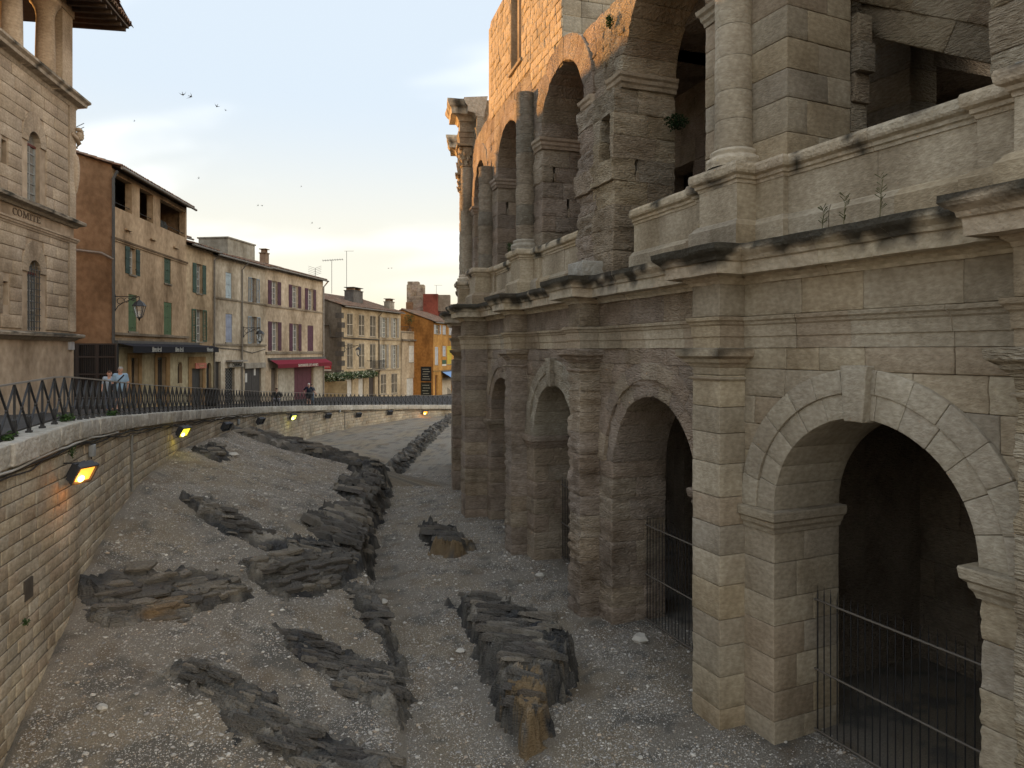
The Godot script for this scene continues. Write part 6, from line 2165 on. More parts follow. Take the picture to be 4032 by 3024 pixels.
# ---------- rock outcrops ----------
func rock(called: String, label: String, poly: Array, H: float, strike: float, layer: float, cell: float, seed_: int, ochre := -1.0, tilt := Vector2.ZERO, group := "bedded rock of the ditch", oc := Vector3.ZERO) -> void:
	var lo := Vector2(999, 999)
	var hi := Vector2(-999, -999)
	for p in poly:
		lo = lo.min(p)
		hi = hi.max(p)
	var mid := (lo + hi) / 2
	lo -= Vector2.ONE * 0.35
	hi += Vector2.ONE * 0.35
	var nx := int((hi.x - lo.x) / cell)
	var ny := int((hi.y - lo.y) / cell)
	var pp := PackedVector2Array(poly)
	var a := deg_to_rad(strike)
	var along := Vector2(cos(a), sin(a))
	var across := Vector2(-sin(a), cos(a))
	var pts := []
	var ms := []
	var bed := []
	var sd := seed_ * 13.7
	for j in ny + 1:
		for i in nx + 1:
			var q := Vector2(lo.x + (hi.x - lo.x) * i / nx, lo.y + (hi.y - lo.y) * j / ny)
			var dist := 99.0
			for k in pp.size():
				dist = minf(dist, q.distance_to(Geometry2D.get_closest_point_to_segment(q, pp[k], pp[(k + 1) % pp.size()])))
			if not Geometry2D.is_point_in_polygon(q, pp):
				dist = -dist
			var u := q.dot(along)
			var v := q.dot(across)
			var edge := dist + noi2.get_noise_2d(q.x * 2.2 + sd, q.y * 2.2) * 0.3 + noi.get_noise_2d(u * 1.2 + sd, v * 5.0) * 0.16
			var m := smoothstep(0.0, 0.2, edge)
			var s := v / layer + noi2.get_noise_2d(u * 0.6 + sd, v * 0.9) * 1.6 + noi.get_noise_2d(u * 0.9, v * 2.0 + sd) * 0.5
			var id := floorf(s)
			var fr := s - id
			var rnd := fposmod(sin(id * 91.7 + sd) * 437.5, 1.0)
			var brk := fposmod(sin(floorf(u * 0.9 + rnd * 7.0 + noi2.get_noise_2d(u * 1.3, id) * 1.2) * 57.3 + id * 3.1) * 331.7, 1.0)
			var s2 := v / (layer * 0.27) + noi.get_noise_2d(u * 0.8 + sd, v * 1.2) * 1.4
			var fine := s2 - floorf(s2)
			var h := H * m * (0.3 + 0.42 * rnd + 0.18 * brk) * (1.0 - 0.5 * fr) + m * (q - mid).dot(tilt) - m * 0.07 * fine * minf(1.0, H * 1.5)
			h += m * (noi.get_noise_2d(u * 1.5 + sd, v * 6.0) * 0.09 + noi.get_noise_2d(u * 4.0, v * 12.0 + sd) * 0.035) * minf(1.0, H * 1.6)
			var y := floor_h(q.x, q.y) + (h if m > 0.0 else -0.12)
			pts.append(at(q.x, q.y, y))
			ms.append(m)
			bed.append(rnd)
	var st := new_st()
	st.set_smooth_group(-1)
	for j in ny:
		for i in nx:
			var k := j * (nx + 1) + i
			if ms[k] + ms[k + 1] + ms[k + nx + 1] + ms[k + nx + 2] <= 0.001:
				continue
			for v in [k, k + nx + 1, k + nx + 2, k, k + nx + 2, k + 1]:
				var p: Vector3 = pts[v]
				var g := noi3.get_noise_3d(p.x * 1.6 + sd, p.y * 2.5, p.z * 1.6)
				var col := Color(0.17, 0.162, 0.15).lerp(Color(0.34, 0.315, 0.275), smoothstep(-0.05, 0.4, g))
				col = col.lerp(Color(0.085, 0.086, 0.09), smoothstep(0.0, 0.35, noi3.get_noise_3d(p.x * 0.9, p.y * 1.5 + sd, p.z * 0.9)))
				col *= lerpf(0.65, 1.35, bed[k])
				if ochre > -0.9:
					col = col.lerp(Color(0.36, 0.225, 0.1), smoothstep(0.1, 0.35, noi3.get_noise_3d(p.x * 0.7, p.y * 1.2, p.z * 0.7 + sd) + ochre) * 0.85)
				if oc.z > 0.0:
					col = col.lerp(Color(0.4, 0.275, 0.14), smoothstep(0.45, 0.7, 1.0 - Vector2(p.x, -p.z).distance_to(Vector2(oc.x, oc.y)) / oc.z * 0.6 + noi3.get_noise_3d(p.x * 2.2, p.y * 2.2, p.z * 2.2) * 1.5) * 0.7)
				st.set_color(col)
				st.add_vertex(p)
	# loose-edged beds lying along the strike
	var rr := RandomNumberGenerator.new()
	rr.seed = seed_ * 7 + 1
	var area := 0.0
	for k in pp.size():
		area += pp[k].cross(pp[(k + 1) % pp.size()]) / 2
	var want := int(absf(area) * (16.0 if cell < 0.06 else 9.0 if cell < 0.1 else 5.0))
	var placed := 0
	var tries := 0
	while placed < want and tries < want * 12:
		tries += 1
		var i := rr.randi() % (nx + 1)
		var j := rr.randi() % (ny + 1)
		var k := j * (nx + 1) + i
		if ms[k] < 0.35:
			continue
		var big := (1.0 if cell < 0.06 else 1.4) * minf(1.0, 0.55 + H * 0.5)
		var L := rr.randf_range(0.4, 1.6) * big
		var w := rr.randf_range(0.14, 0.36) * big
		# keep the ends of a bed inside the outcrop
		var ends := true
		for e in [-0.45, 0.45]:
			var pi := i + int(round(along.x * L * e / cell))
			var pj := j + int(round(along.y * L * e / cell))
			if pi < 0 or pj < 0 or pi > nx or pj > ny or ms[pj * (nx + 1) + pi] < 0.15:
				ends = false
		if not ends:
			continue
		placed += 1
		var th := rr.randf_range(0.05, 0.14) * big
		var yaw := a + rr.randfn(0.0, 0.09)
		var b := Basis(Vector3.UP, yaw) * Basis(Vector3.RIGHT, 0.4 + rr.randfn(0.0, 0.1)) * Basis(Vector3.BACK, rr.randfn(0.0, 0.06))
		var g := noi3.get_noise_3d(pts[k].x * 1.1 + sd, pts[k].y, pts[k].z * 1.1)
		var col := Color(0.165, 0.152, 0.138).lerp(Color(0.36, 0.32, 0.265), smoothstep(-0.2, 0.45, g + rr.randf_range(-0.2, 0.2)))
		if ochre > -0.9:
			col = col.lerp(Color(0.36, 0.235, 0.115), smoothstep(0.1, 0.35, noi3.get_noise_3d(pts[k].x * 0.7, pts[k].y * 1.2, pts[k].z * 0.7 + sd) + ochre) * 0.8)
		if oc.z > 0.0:
			col = col.lerp(Color(0.44, 0.3, 0.15), smoothstep(0.35, 0.75, 1.0 - Vector2(pts[k].x, -pts[k].z).distance_to(Vector2(oc.x, oc.y)) / oc.z * 0.6 + rr.randf_range(-0.45, 0.25)) * 0.65)
		slab(st, Transform3D(b, (pts[k] as Vector3) + Vector3(0, rr.randf_range(-0.07, 0.01), 0)), L, w, th, col * rr.randf_range(0.8, 1.15), rr)
	var o := part(self, called, done(st), M.rock)
	tag(o, label, "rock", group)

# a broken bed of rock: uneven outline, bevelled upper edge
func slab(st: SurfaceTool, t: Transform3D, L: float, w: float, th: float, col: Color, rr: RandomNumberGenerator) -> void:
	var n := 9
	var lowr := []
	var mid := []
	var up := []
	for k in n:
		var a := TAU * (k + rr.randf_range(-0.3, 0.3)) / n
		var q := Vector3(signf(cos(a)) * pow(absf(cos(a)), 0.7) * L / 2, 0, signf(sin(a)) * pow(absf(sin(a)), 0.8) * w / 2) * rr.randf_range(0.72, 1.08)
		lowr.append(t * (q * 1.05 + Vector3(0, -th, 0)))
		mid.append(t * (q + Vector3(0, th * rr.randf_range(0.05, 0.35), 0)))
		up.append(t * (q * rr.randf_range(0.6, 0.85) + Vector3(0, th * rr.randf_range(0.35, 0.6), 0)))
	var top := t * Vector3(rr.randf_range(-0.1, 0.1) * L, th * 0.55, 0)
	st.set_smooth_group(-1)
	for k in n:
		var m := (k + 1) % n
		st.set_color(col * rr.randf_range(0.9, 1.1))
		quad(st, lowr[k], lowr[m], mid[m], mid[k])
		quad(st, mid[k], mid[m], up[m], up[k])
		st.add_vertex(up[k]); st.add_vertex(up[m]); st.add_vertex(top)

func V2(a: Array) -> Array:
	var o := []
	for i in range(0, a.size(), 2):
		o.append(Vector2(a[i], a[i + 1]))
	return o

func rocks() -> void:
	rock("rock_outcrop", "big wedge of dark bedded rock with an ochre tip on the path before the gates", V2([-1.9, 21.2, -0.6, 20.5, 1.1, 18.1, 1.6, 16.8, 1.35, 15.9, 0.75, 14.8, 0.6, 13.6, 0.25, 13.15, -0.05, 14.2, -0.45, 16.0, -1.15, 18.6]), 1.25, 160.0, 0.55, 0.045, 1, -1.0, Vector2(0.12, -0.03), "bedded rock of the ditch", Vector3(0.5, 13.7, 1.1))
	rock("rock_outcrop", "small ochre and grey rock standing alone on the path near the far piers", V2([-3.75, 29.2, -3.6, 31.0, -2.7, 29.6, -1.45, 27.2, -2.0, 25.8, -3.0, 26.4]), 1.1, 160.0, 0.5, 0.07, 2, -1.0, Vector2(-0.04, -0.02), "bedded rock of the ditch", Vector3(-2.3, 26.2, 1.2))
	rock("rock_outcrop", "long low dark rock bed lowest in the picture beside the path", V2([-7.2, 14.3, -5.0, 13.0, -2.0, 11.6, -1.9, 12.7, -3.6, 13.6, -5.2, 14.4, -6.6, 14.9]), 0.36, 157.0, 0.3, 0.045, 3)
	rock("rock_outcrop", "dark blocky rock bed ending in a straight cut at the path edge, near", V2([-5.8, 17.0, -4.6, 15.6, -2.15, 13.9, -2.1, 15.6, -3.6, 16.4, -4.8, 17.0]), 0.42, 157.0, 0.34, 0.045, 4)
	rock("rock_outcrop", "stepped dark rock along the path edge in the foreground bank", V2([-4.5, 19.6, -3.4, 17.6, -2.35, 15.9, -2.5, 16.6, -3.1, 18.8, -3.6, 20.2, -4.9, 20.8]), 0.5, 157.0, 0.38, 0.045, 5)
	rock("rock_outcrop", "tall smooth grey boulder group where the bank drops to the path", V2([-7.2, 24.4, -5.9, 22.8, -4.7, 22.5, -4.65, 23.6, -4.95, 25.8, -5.4, 28.4, -6.4, 28.0, -6.9, 26.4]), 1.0, 140.0, 0.75, 0.07, 6)
	rock("rock_outcrop", "rugged dark rock edge of the bank beyond the boulders", V2([-7.6, 30.4, -6.3, 28.8, -5.7, 29.4, -5.9, 33.0, -6.45, 38.0, -7.6, 36.5, -7.9, 33.0]), 0.75, 140.0, 0.5, 0.08, 7)
	rock("rock_outcrop", "pale topped slab outcrop close to the wall in the near hollow", V2([-9.7, 15.9, -8.7, 15.0, -7.3, 16.2, -6.5, 17.9, -7.3, 18.5, -8.4, 17.4, -9.4, 16.7]), 0.5, 30.0, 0.5, 0.045, 8, -0.3, Vector2(0.0, 0.05))
	rock("rock_outcrop", "ragged rock scarp running from the hollow up to the boulders", V2([-7.3, 18.6, -5.9, 18.6, -4.9, 20.3, -4.6, 21.9, -5.6, 22.2, -6.2, 20.9, -7.1, 19.7]), 0.55, 40.0, 0.4, 0.045, 9)
	rock("rock_outcrop", "layered ledges just before the boulder group", V2([-7.2, 21.4, -5.8, 20.8, -4.5, 21.4, -4.6, 22.5, -5.8, 22.9, -7.0, 22.4]), 0.55, 150.0, 0.4, 0.045, 10)
	rock("rock_outcrop", "flat dark rock patch in the middle of the gravel bank", V2([-10.7, 22.6, -9.2, 21.2, -7.1, 20.6, -6.6, 21.5, -8.2, 22.3, -10.0, 23.2]), 0.42, 165.0, 0.35, 0.045, 11)
	rock("rock_outcrop", "long rock ledge crossing the ditch below the far lamps", V2([-15.3, 38.0, -13.2, 37.2, -11.2, 37.4, -9.0, 38.2, -7.2, 39.2, -6.9, 41.3, -9.0, 41.8, -12.0, 41.6, -15.0, 40.8]), 0.62, 172.0, 0.5, 0.1, 12)
	rock("rock_outcrop", "squat rock lump at the path end of the long ledge", V2([-8.6, 36.8, -7.5, 36.4, -6.7, 37.8, -6.8, 39.4, -7.9, 39.2]), 0.95, 160.0, 0.5, 0.08, 13)
	rock("rock_outcrop", "low rubble ridge leading along the far path", V2([-7.6, 43.0, -6.7, 43.2, -6.4, 52.0, -6.0, 62.0, -5.6, 74.0, -6.6, 74.0, -7.1, 62.0, -7.4, 52.0]), 0.6, 120.0, 0.6, 0.16, 14)
	rock("rock_outcrop", "thin rock slab against the wall under the yellow floodlight", V2([-13.3, 31.0, -12.8, 28.4, -11.7, 28.6, -11.9, 30.2, -12.8, 31.6]), 0.45, 20.0, 0.3, 0.08, 15)
	# single stones that lie by the piers and on the path
	var r := RandomNumberGenerator.new()
	r.seed = 5
	var spots := [[3.35, 18.6, 0.3, "pale loose stone at the foot of the second pilaster"], [0.95, 23.9, 0.2, "small loose stone at the foot of the third pilaster"], [-3.9, 21.3, 0.26, "flat loose stone on the path beside the boulder group"], [-1.3, 17.9, 0.15, "small loose stone left of the big rock wedge"], [2.6, 12.0, 0.16, "loose stone on the path near the nearest gate"], [-7.6, 13.2, 0.14, "loose stone in the near hollow"], [-12.0, 30.6, 0.28, "pale squared block lying on the bank below the wall"]]
	for s in spots:
		var pm := pebble_mesh(40 + int(s[2] * 100.0))
		var bs := Basis(Vector3.UP, r.randf() * 3.0).scaled(Vector3(s[2], s[2] * 0.8, s[2]))
		var o := part(self, "loose_stone", pm, plain(Color(0.46, 0.425, 0.37)), Transform3D(bs, at(s[0], s[1], floor_h(s[0], s[1]) + s[2] * 0.2)))
		tag(o, s[3], "stone", "single loose stones")

# ---------- plants ----------
func tuft(label: String, p: Vector3, r: Vector3, n: int, s: float, seed_: int, called := "weed_tuft", cols: Array = [Color(0.035, 0.07, 0.018), Color(0.05, 0.1, 0.025), Color(0.025, 0.05, 0.015)]) -> void:
	var t := thing(called, label, "plant", p, "weeds growing on stone")
	part(t, "foliage", leaves(p + Vector3(0, r.y * 0.6, 0), r, n, s, seed_, cols), M.leaf)
	var st := new_st()
	for k in 6:
		var a := TAU * k / 6.0
		tube(st, [p, p + Vector3(cos(a) * r.x * 0.7, r.y * 1.2, sin(a) * r.z * 0.7)], 0.006, 4, cols[0])
	part(t, "stem", done(st), M.leaf)

func plants() -> void:
	var q := [[15.35, -0.25, "green weed tuft on the coping at the bend of the railing", 0.22], [19.6, -0.2, "green weed tuft on the coping in front of the walking couple", 0.2], [12.5, -0.25, "small weed on the nearest coping stone", 0.14], [12.9, -0.35, "second small weed behind the nearest coping weed", 0.13]]
	var k := 100
	for w in q:
		tuft(w[2], wall_frame(at_dist(w[0])) * Vector3(0, 0.0, w[1] + 0.1), Vector3(w[3], w[3] * 0.6, w[3]), 160, 0.07, k)
		k += 1
	var f := wall_frame(at_dist(12.8))
	f.origin.y = 0
	tuft("small green weed sprouting from the wall stones", f * Vector3(0, -4.95, 0.05), Vector3(0.09, 0.09, 0.07), 70, 0.045, 120)
	f = wall_frame(at_dist(15.0))
	f.origin.y = 0
	tuft("weed hanging below the coping under the conduit", f * Vector3(0, -2.25, 0.08), Vector3(0.12, 0.2, 0.08), 90, 0.045, 121)
	tuft("dark bush growing in the second upper arch", BF[3] * Vector3(1.62, 6.2, -1.8), Vector3(0.42, 0.3, 0.3), 420, 0.09, 130, "weed_tuft", [Color(0.012, 0.03, 0.01), Color(0.02, 0.045, 0.014)])
	tuft("dark grass clump on top of the broken upper pier", PF[3] * Vector3(0.75, 9.15, -0.2), Vector3(0.16, 0.26, 0.16), 220, 0.07, 131)
	tuft("small fern on the pedestal of the dark column", PF[4] * Vector3(-0.5, 3.82, 0.35), Vector3(0.2, 0.24, 0.2), 160, 0.07, 132)
	# dry stalks on the cornice of the nearest bay
	var i := 0
	for s in [[4.05, 0.75, "tall dry flowering stalk on the cornice of the nearest bay"], [3.35, 0.55, "thin dry weed on the cornice left of the tall stalk"], [2.9, 0.45, "smallest dry weed on the cornice of the nearest bay"]]:
		var p: Vector3 = BF[2] * Vector3(s[0] - 0.4, 2.08, 0.12)
		var t := thing("dry_weed", s[2], "plant", p, "weeds growing on stone")
		var st := new_st()
		var rr := RandomNumberGenerator.new()
		rr.seed = 9 + i
		tube(st, [p, p + Vector3(0.02, s[1] * 0.6, 0), p + Vector3(0.05, s[1], 0.02)], [0.008, 0.006, 0.003], 5, Color(0.12, 0.11, 0.05))
		for n in 16:
			var y := s[1] * rr.randf_range(0.25, 1.0) as float
			var a := rr.randf() * TAU
			tube(st, [p + Vector3(0.02, y, 0), p + Vector3(0.02 + cos(a) * 0.09, y + 0.07, sin(a) * 0.09)], [0.004, 0.008], 4, Color(0.1, 0.1, 0.045))
		part(t, "stalk", done(st), M.leaf)
		i += 1
	# vine in front of the cream house
	var v := thing("climbing_vine", "clipped climbing vine with white blossom running along the cream house", "plant", at(-18.6, 76.4, -5.2))
	var a := Vector3(-19.0, -2.75, -72.6)
	var b := fx(-18.69, 78.0, 15.0) * Vector3(6.0, -2.75, 0.5)
	for n in 7:
		var c := a.lerp(b, n / 6.0)
		part(v, "foliage", leaves(c, Vector3(1.2, 0.55, 1.1), 700, 0.24, 200 + n, [Color(0.03, 0.045, 0.02), Color(0.05, 0.085, 0.03), Color(0.075, 0.11, 0.05), Color(0.35, 0.36, 0.28)]), M.leaf)
	for n in 4:
		part(v, "foliage", leaves(Vector3(-18.4 + 0.1 * n, -3.4 - n * 0.55, -76.6), Vector3(0.5, 0.45, 0.5), 260, 0.22, 220 + n), M.leaf)
	var st := new_st()
	tube(st, [Vector3(-18.3, -5.4, -76.6), Vector3(-18.4, -4.0, -76.6), Vector3(-18.6, -2.8, -76.2)], [0.09, 0.07, 0.05], 7, Color(0.06, 0.045, 0.03))
	part(v, "trunk", done(st), M.cloth)
	var pot := thing("planter_tub", "dark round planter tub at the foot of the climbing vine", "planter", at(-18.2, 76.2, -5.2))
	st = new_st()
	lathe(st, Vector3(-18.2, 0, -76.0), [[0.4, -5.35], [0.55, -4.75], [0.58, -4.7], [0.5, -4.7]], 12, Color(0.05, 0.05, 0.05))
	part(pot, "tub", done(st), M.paint)
	# street bin
	var bin := thing("street_bin", "dark round litter bin behind the railing by the arched door", "bin", at(-18.4, 43.5, -3.4))
	st = new_st()
	lathe(st, Vector3(-18.4, 0, -43.5), [[0.3, -3.5], [0.34, -3.4], [0.36, -2.5], [0.4, -2.45], [0.4, -2.38], [0.3, -2.3], [0.05, -2.28]], 14, Color(0.02, 0.022, 0.022))
	part(bin, "drum", done(st), M.paint)

# ---------- birds ----------
func birds() -> void:
	var list := [[720, 372, 44.0, 1.35, "swift gliding on edge, left one of the leading pair in the sky"], [751, 380, 40.0, 0.35, "dark swift with curved wings, right one of the leading pair in the sky"], [854, 418, 52.0, 2.0, "dark swift banking right of the leading pair"], [888, 434, 95.0, 2.2, "tiny swift just below the banking swift"], [530, 476, 90.0, 0.1, "lone tiny swift at the far left of the sky"], [783, 701, 80.0, 0.2, "lone swift low in the sky above the ochre roof"], [1016, 809, 95.0, 0.6, "left swift of the close pair above the row of roofs"], [1032, 810, 100.0, 1.2, "right swift of the close pair above the row of roofs"], [1229, 878, 95.0, 0.3, "small swift above the plum shutter house, upper one"], [1259, 899, 100.0, 1.1, "small swift above the plum shutter house, lower one"], [1187, 734, 120.0, 0.1, "tiny distant swift alone in the middle sky"], [1530, 1057, 130.0, 1.4, "tiny distant swift low over the far antennas, left one"], [1542, 1056, 130.0, 1.5, "tiny distant swift low over the far antennas, right one"]]
	var st := new_st()
	tube(st, [Vector3(-0.11, 0, 0), Vector3(-0.04, 0, 0), Vector3(0.04, 0, 0), Vector3(0.09, 0.0, 0)], [0.006, 0.024, 0.028, 0.01], 7)
	var body := done(st)
	st = new_st()
	for s in [-1, 1]:
		tube(st, [Vector3(-0.1, 0, 0), Vector3(-0.17, 0, 0.025 * s)], [0.012, 0.003], 4)
	var tail := done(st)
	var wing := []
	for s in [-1, 1]:
		st = new_st()
		st.set_smooth_group(-1)
		var pv := []
		for i in 7:
			var u := i / 6.0
			var z: float = s * (0.02 + u * 0.2)
			var x := 0.045 - 0.03 * u - 0.16 * u * u
			pv.append([Vector3(x, 0.02 * sin(u * 2.6), z), Vector3(x - 0.065 * (1.0 - u * 0.92), 0.02 * sin(u * 2.6), z)])
		for i in 6:
			for h in [0.004, -0.004]:
				var y := Vector3(0, h, 0)
				quad(st, pv[i][0] + y, pv[i + 1][0] + y * 0.4, pv[i + 1][1] + y * 0.2, pv[i][1] + y)
		wing.append(done(st))
	for b in list:
		var d: float = b[2]
		var p := Vector3((b[0] - 2016.0) / 2800.0 * d, (1380.0 - b[1]) / 2800.0 * d, -d)
		var t := thing("swift_bird", b[4], "bird", p, "swifts in the evening sky")
		var f := Transform3D(Basis(Vector3.FORWARD, b[3]) * Basis(Vector3.RIGHT, 1.2), p)
		part(t, "body", body, M.bird, f)
		part(t, "tail", tail, M.bird, f)
		part(t, "wing", wing[0], M.bird, f)
		part(t, "wing", wing[1], M.bird, f)

# ---------- people ----------
# surface nets over a field of tapered capsules [a, b, ra, rb]
func flesh(bones: Array, cell: float, k := 0.03) -> SurfaceTool:
	var lo := Vector3(99, 99, 99)
	var hi := -lo
	for b in bones:
		var m := Vector3.ONE * (maxf(b[2], b[3]) + cell * 2.5)
		lo = lo.min((b[0] as Vector3) - m).min((b[1] as Vector3) - m)
		hi = hi.max((b[0] as Vector3) + m).max((b[1] as Vector3) + m)
	var n := Vector3i(((hi - lo) / cell).ceil()) + Vector3i.ONE
	var F := PackedFloat32Array()
	F.resize(n.x * n.y * n.z)
	F.fill(1.0)
	for b in bones:
		var a: Vector3 = b[0]
		var e: Vector3 = b[1]
		var r0: float = b[2]
		var r1: float = b[3]
		var m := Vector3.ONE * (maxf(r0, r1) + k * 2 + cell)
		var i0 := Vector3i(((a.min(e) - m - lo) / cell).floor()).clamp(Vector3i.ZERO, n - Vector3i.ONE)
		var i1 := Vector3i(((a.max(e) + m - lo) / cell).ceil()).clamp(Vector3i.ZERO, n - Vector3i.ONE)
		var ae := e - a
		var ll := maxf(ae.length_squared(), 0.000001)
		for z in range(i0.z, i1.z + 1):
			for y in range(i0.y, i1.y + 1):
				for x in range(i0.x, i1.x + 1):
					var p := lo + Vector3(x, y, z) * cell
					var t := clampf((p - a).dot(ae) / ll, 0.0, 1.0)
					var d := p.distance_to(a + ae * t) - lerpf(r0, r1, t)
					var i := (z * n.y + y) * n.x + x
					var o := F[i]
					var h := maxf(k - absf(o - d), 0.0) / k
					F[i] = minf(o, d) - h * h * k * 0.25
	var verts := {}
	var st := new_st()
	st.set_smooth_group(0)
	var sx := 1
	var sy := n.x
	var sz := n.x * n.y
	var corner := [0, sx, sy, sx + sy, sz, sx + sz, sy + sz, sx + sy + sz]
	var co := []
	for c in 8:
		co.append(Vector3(c & 1, (c >> 1) & 1, (c >> 2) & 1))
	var edges := [[0, 1], [2, 3], [4, 5], [6, 7], [0, 2], [1, 3], [4, 6], [5, 7], [0, 4], [1, 5], [2, 6], [3, 7]]
	for z in n.z - 1:
		for y in n.y - 1:
			for x in n.x - 1:
				var i := z * sz + y * sy + x
				var neg := 0
				for c in corner:
					if F[i + c] < 0.0: neg += 1
				if neg == 0 or neg == 8:
					continue
				var s := Vector3.ZERO
				var cnt := 0
				for e in edges:
					var fa := F[i + corner[e[0]]]
					var fb := F[i + corner[e[1]]]
					if (fa < 0.0) != (fb < 0.0):
						s += (co[e[0]] as Vector3).lerp(co[e[1]], fa / (fa - fb))
						cnt += 1
				verts[i] = lo + (Vector3(x, y, z) + s / cnt) * cell
	for i in verts:
		for ax in [[sx, sy, sz], [sy, sz, sx], [sz, sx, sy]]:
			var j: int = i + ax[0]
			if j >= F.size() or (F[i] < 0.0) == (F[j] < 0.0):
				continue
			var b: int = i - ax[1]
			var c: int = i - ax[1] - ax[2]
			var d: int = i - ax[2]
			if verts.has(b) and verts.has(c) and verts.has(d):
				if F[i] < 0.0:
					quad(st, verts[i], verts[d], verts[c], verts[b])
				else:
					quad(st, verts[i], verts[b], verts[c], verts[d])
	return st

func person(label: String, f: Transform3D, j: Dictionary, c: Dictionary, scale_ := 1.0, cell := 0.022) -> void:
	var t := thing("person", label, "person", f.origin, "people in the street")
	var g := f * Transform3D(Basis().scaled(Vector3.ONE * scale_), Vector3.ZERO)
	var H: Vector3 = j.head
	var fat: float = j.get("fat", 1.0)
	var face: Vector3 = j.get("face", Vector3(0, -0.1, 1)).normalized()
	var side := face.cross(Vector3.UP).normalized()
	var bones := [[H + Vector3(0, 0.03, 0) - face * 0.015, H - Vector3(0, 0.03, 0), 0.092, 0.078], [H - Vector3(0, 0.07, 0) + face * 0.03, H - Vector3(0, 0.09, 0) + face * 0.045, 0.05, 0.038], [H + face * 0.09, H - Vector3(0, 0.025, 0) + face * 0.105, 0.012, 0.018],
		[H + side * 0.088, H + side * 0.09 - Vector3(0, 0.03, 0), 0.018, 0.012], [H - side * 0.088, H - side * 0.09 - Vector3(0, 0.03, 0), 0.018, 0.012],
		[H - Vector3(0, 0.045, 0), j.neck, 0.045, 0.062], [j.neck, j.chest, 0.09, 0.15 * fat], [j.sh0, j.sh1, 0.07, 0.07], [j.chest, j.pelvis, 0.15 * fat, 0.155 * fat]]
	for s in ["0", "1"]:
		bones.append_array([[j["sh" + s], j["el" + s], 0.058, 0.046], [j["el" + s], j["ha" + s], 0.044, 0.03], [j.pelvis, j["hip" + s], 0.13, 0.11], [j["hip" + s], j["kn" + s], 0.09, 0.058], [j["kn" + s], (j["kn" + s] as Vector3).lerp(j["an" + s], 0.35), 0.057, 0.062], [(j["kn" + s] as Vector3).lerp(j["an" + s], 0.35), j["an" + s], 0.045, 0.038], [j["an" + s], j["toe" + s], 0.042, 0.035]])
		var hd: Vector3 = ((j["ha" + s] as Vector3) - (j["el" + s] as Vector3)).normalized()
		bones.append([j["ha" + s], (j["ha" + s] as Vector3) + hd * 0.07, 0.034, 0.036])
	var st := flesh(bones, cell)
	st.set_color(c.skin)
	# fingers: four of unequal length and a thumb from the side of the palm
	for s in ["0", "1"]:
		var h: Vector3 = j["ha" + s]
		var hd: Vector3 = (h - (j["el" + s] as Vector3)).normalized()
		var sd := hd.cross(Vector3.FORWARD).normalized()
		var up := hd.cross(sd)
		for k in 4:
			var o := h + hd * 0.085 + sd * (k - 1.5) * 0.019
			var l: float = [0.062, 0.075, 0.07, 0.055][k]
			tube(st, [o, o + hd * l * 0.55 + up * 0.006, o + hd * l * 0.85 + up * 0.026], [0.0095, 0.009, 0.007], 5, c.skin)
		tube(st, [h + hd * 0.03 + sd * 0.03, h + hd * 0.06 + sd * 0.055 + up * 0.01, h + hd * 0.095 + sd * 0.055 + up * 0.024], [0.012, 0.011, 0.008], 5, c.skin)
	var body_mat := StandardMaterial3D.new()
	body_mat.albedo_color = (c.skin as Color).linear_to_srgb()
	body_mat.roughness = 0.6
	part(t, "body", done(st), body_mat, g)
	st = new_st()
	for s in [-1, 1]:
		ball(st, H + face * 0.082 + side * 0.032 * s + Vector3(0, 0.008, 0), Vector3(0.013, 0.009, 0.013), 8, Color(0.02, 0.015, 0.012))
	box(st, Vector3(-0.022, -0.004, -0.006), Vector3(0.022, 0.004, 0.006), Color(0.2, 0.045, 0.05), Transform3D(Basis(side, Vector3.UP, face), H + face * 0.084 - Vector3(0, 0.045, 0)))
	part(t, "face_features", done(st), M.cloth, g)
	var hair := flesh([[H + Vector3(0, 0.045, 0) - face * 0.03, H + Vector3(0, 0.02, 0) - face * 0.05, 0.086, 0.082], [H + Vector3(0, 0.07, 0) + face * 0.02, H + Vector3(0, 0.045, 0) - face * 0.04, 0.068, 0.08]] + ([[H - face * 0.06, H - face * 0.07 - Vector3(0, 0.14, 0), 0.085, 0.07]] if c.get("long", false) else []), 0.016)
	part(t, "hair", tinted(hair), plain(c.hair), g)
	# clothes follow the body
	var sl: float = j.get("sleeve", 0.75)
	var top := [[(j.neck as Vector3) - Vector3(0, 0.05, 0), j.chest, 0.09, 0.17 * fat], [j.sh0, j.sh1, 0.084, 0.084], [j.chest, (j.pelvis as Vector3) - Vector3(0, 0.03, 0), 0.17 * fat, 0.178 * fat]]
	for s in ["0", "1"]:
		top.append([j["sh" + s], (j["sh" + s] as Vector3).lerp(j["el" + s], minf(sl, 1.0)), 0.077, 0.066])
		if sl > 1.0: top.append([j["el" + s], (j["el" + s] as Vector3).lerp(j["ha" + s], 0.9), 0.045, 0.048])
	part(t, "shirt", tinted(flesh(top, cell)), plain(c.top), g)
	var leg: float = j.get("leg", 1.0)
	var low := [[j.pelvis, (j.pelvis as Vector3) - Vector3(0, 0.05, 0), 0.172 * fat, 0.165 * fat]]
	for s in ["0", "1"]:
		low.append([j["hip" + s], (j["hip" + s] as Vector3).lerp(j["kn" + s], minf(1.0, leg)), 0.112, 0.088])
		if leg > 1.0: low.append([j["kn" + s], (j["kn" + s] as Vector3).lerp(j["an" + s], 0.92), 0.082, 0.062])
	part(t, "shorts" if leg <= 1.0 else "trousers", tinted(flesh(low, cell)), plain(c.low), g)
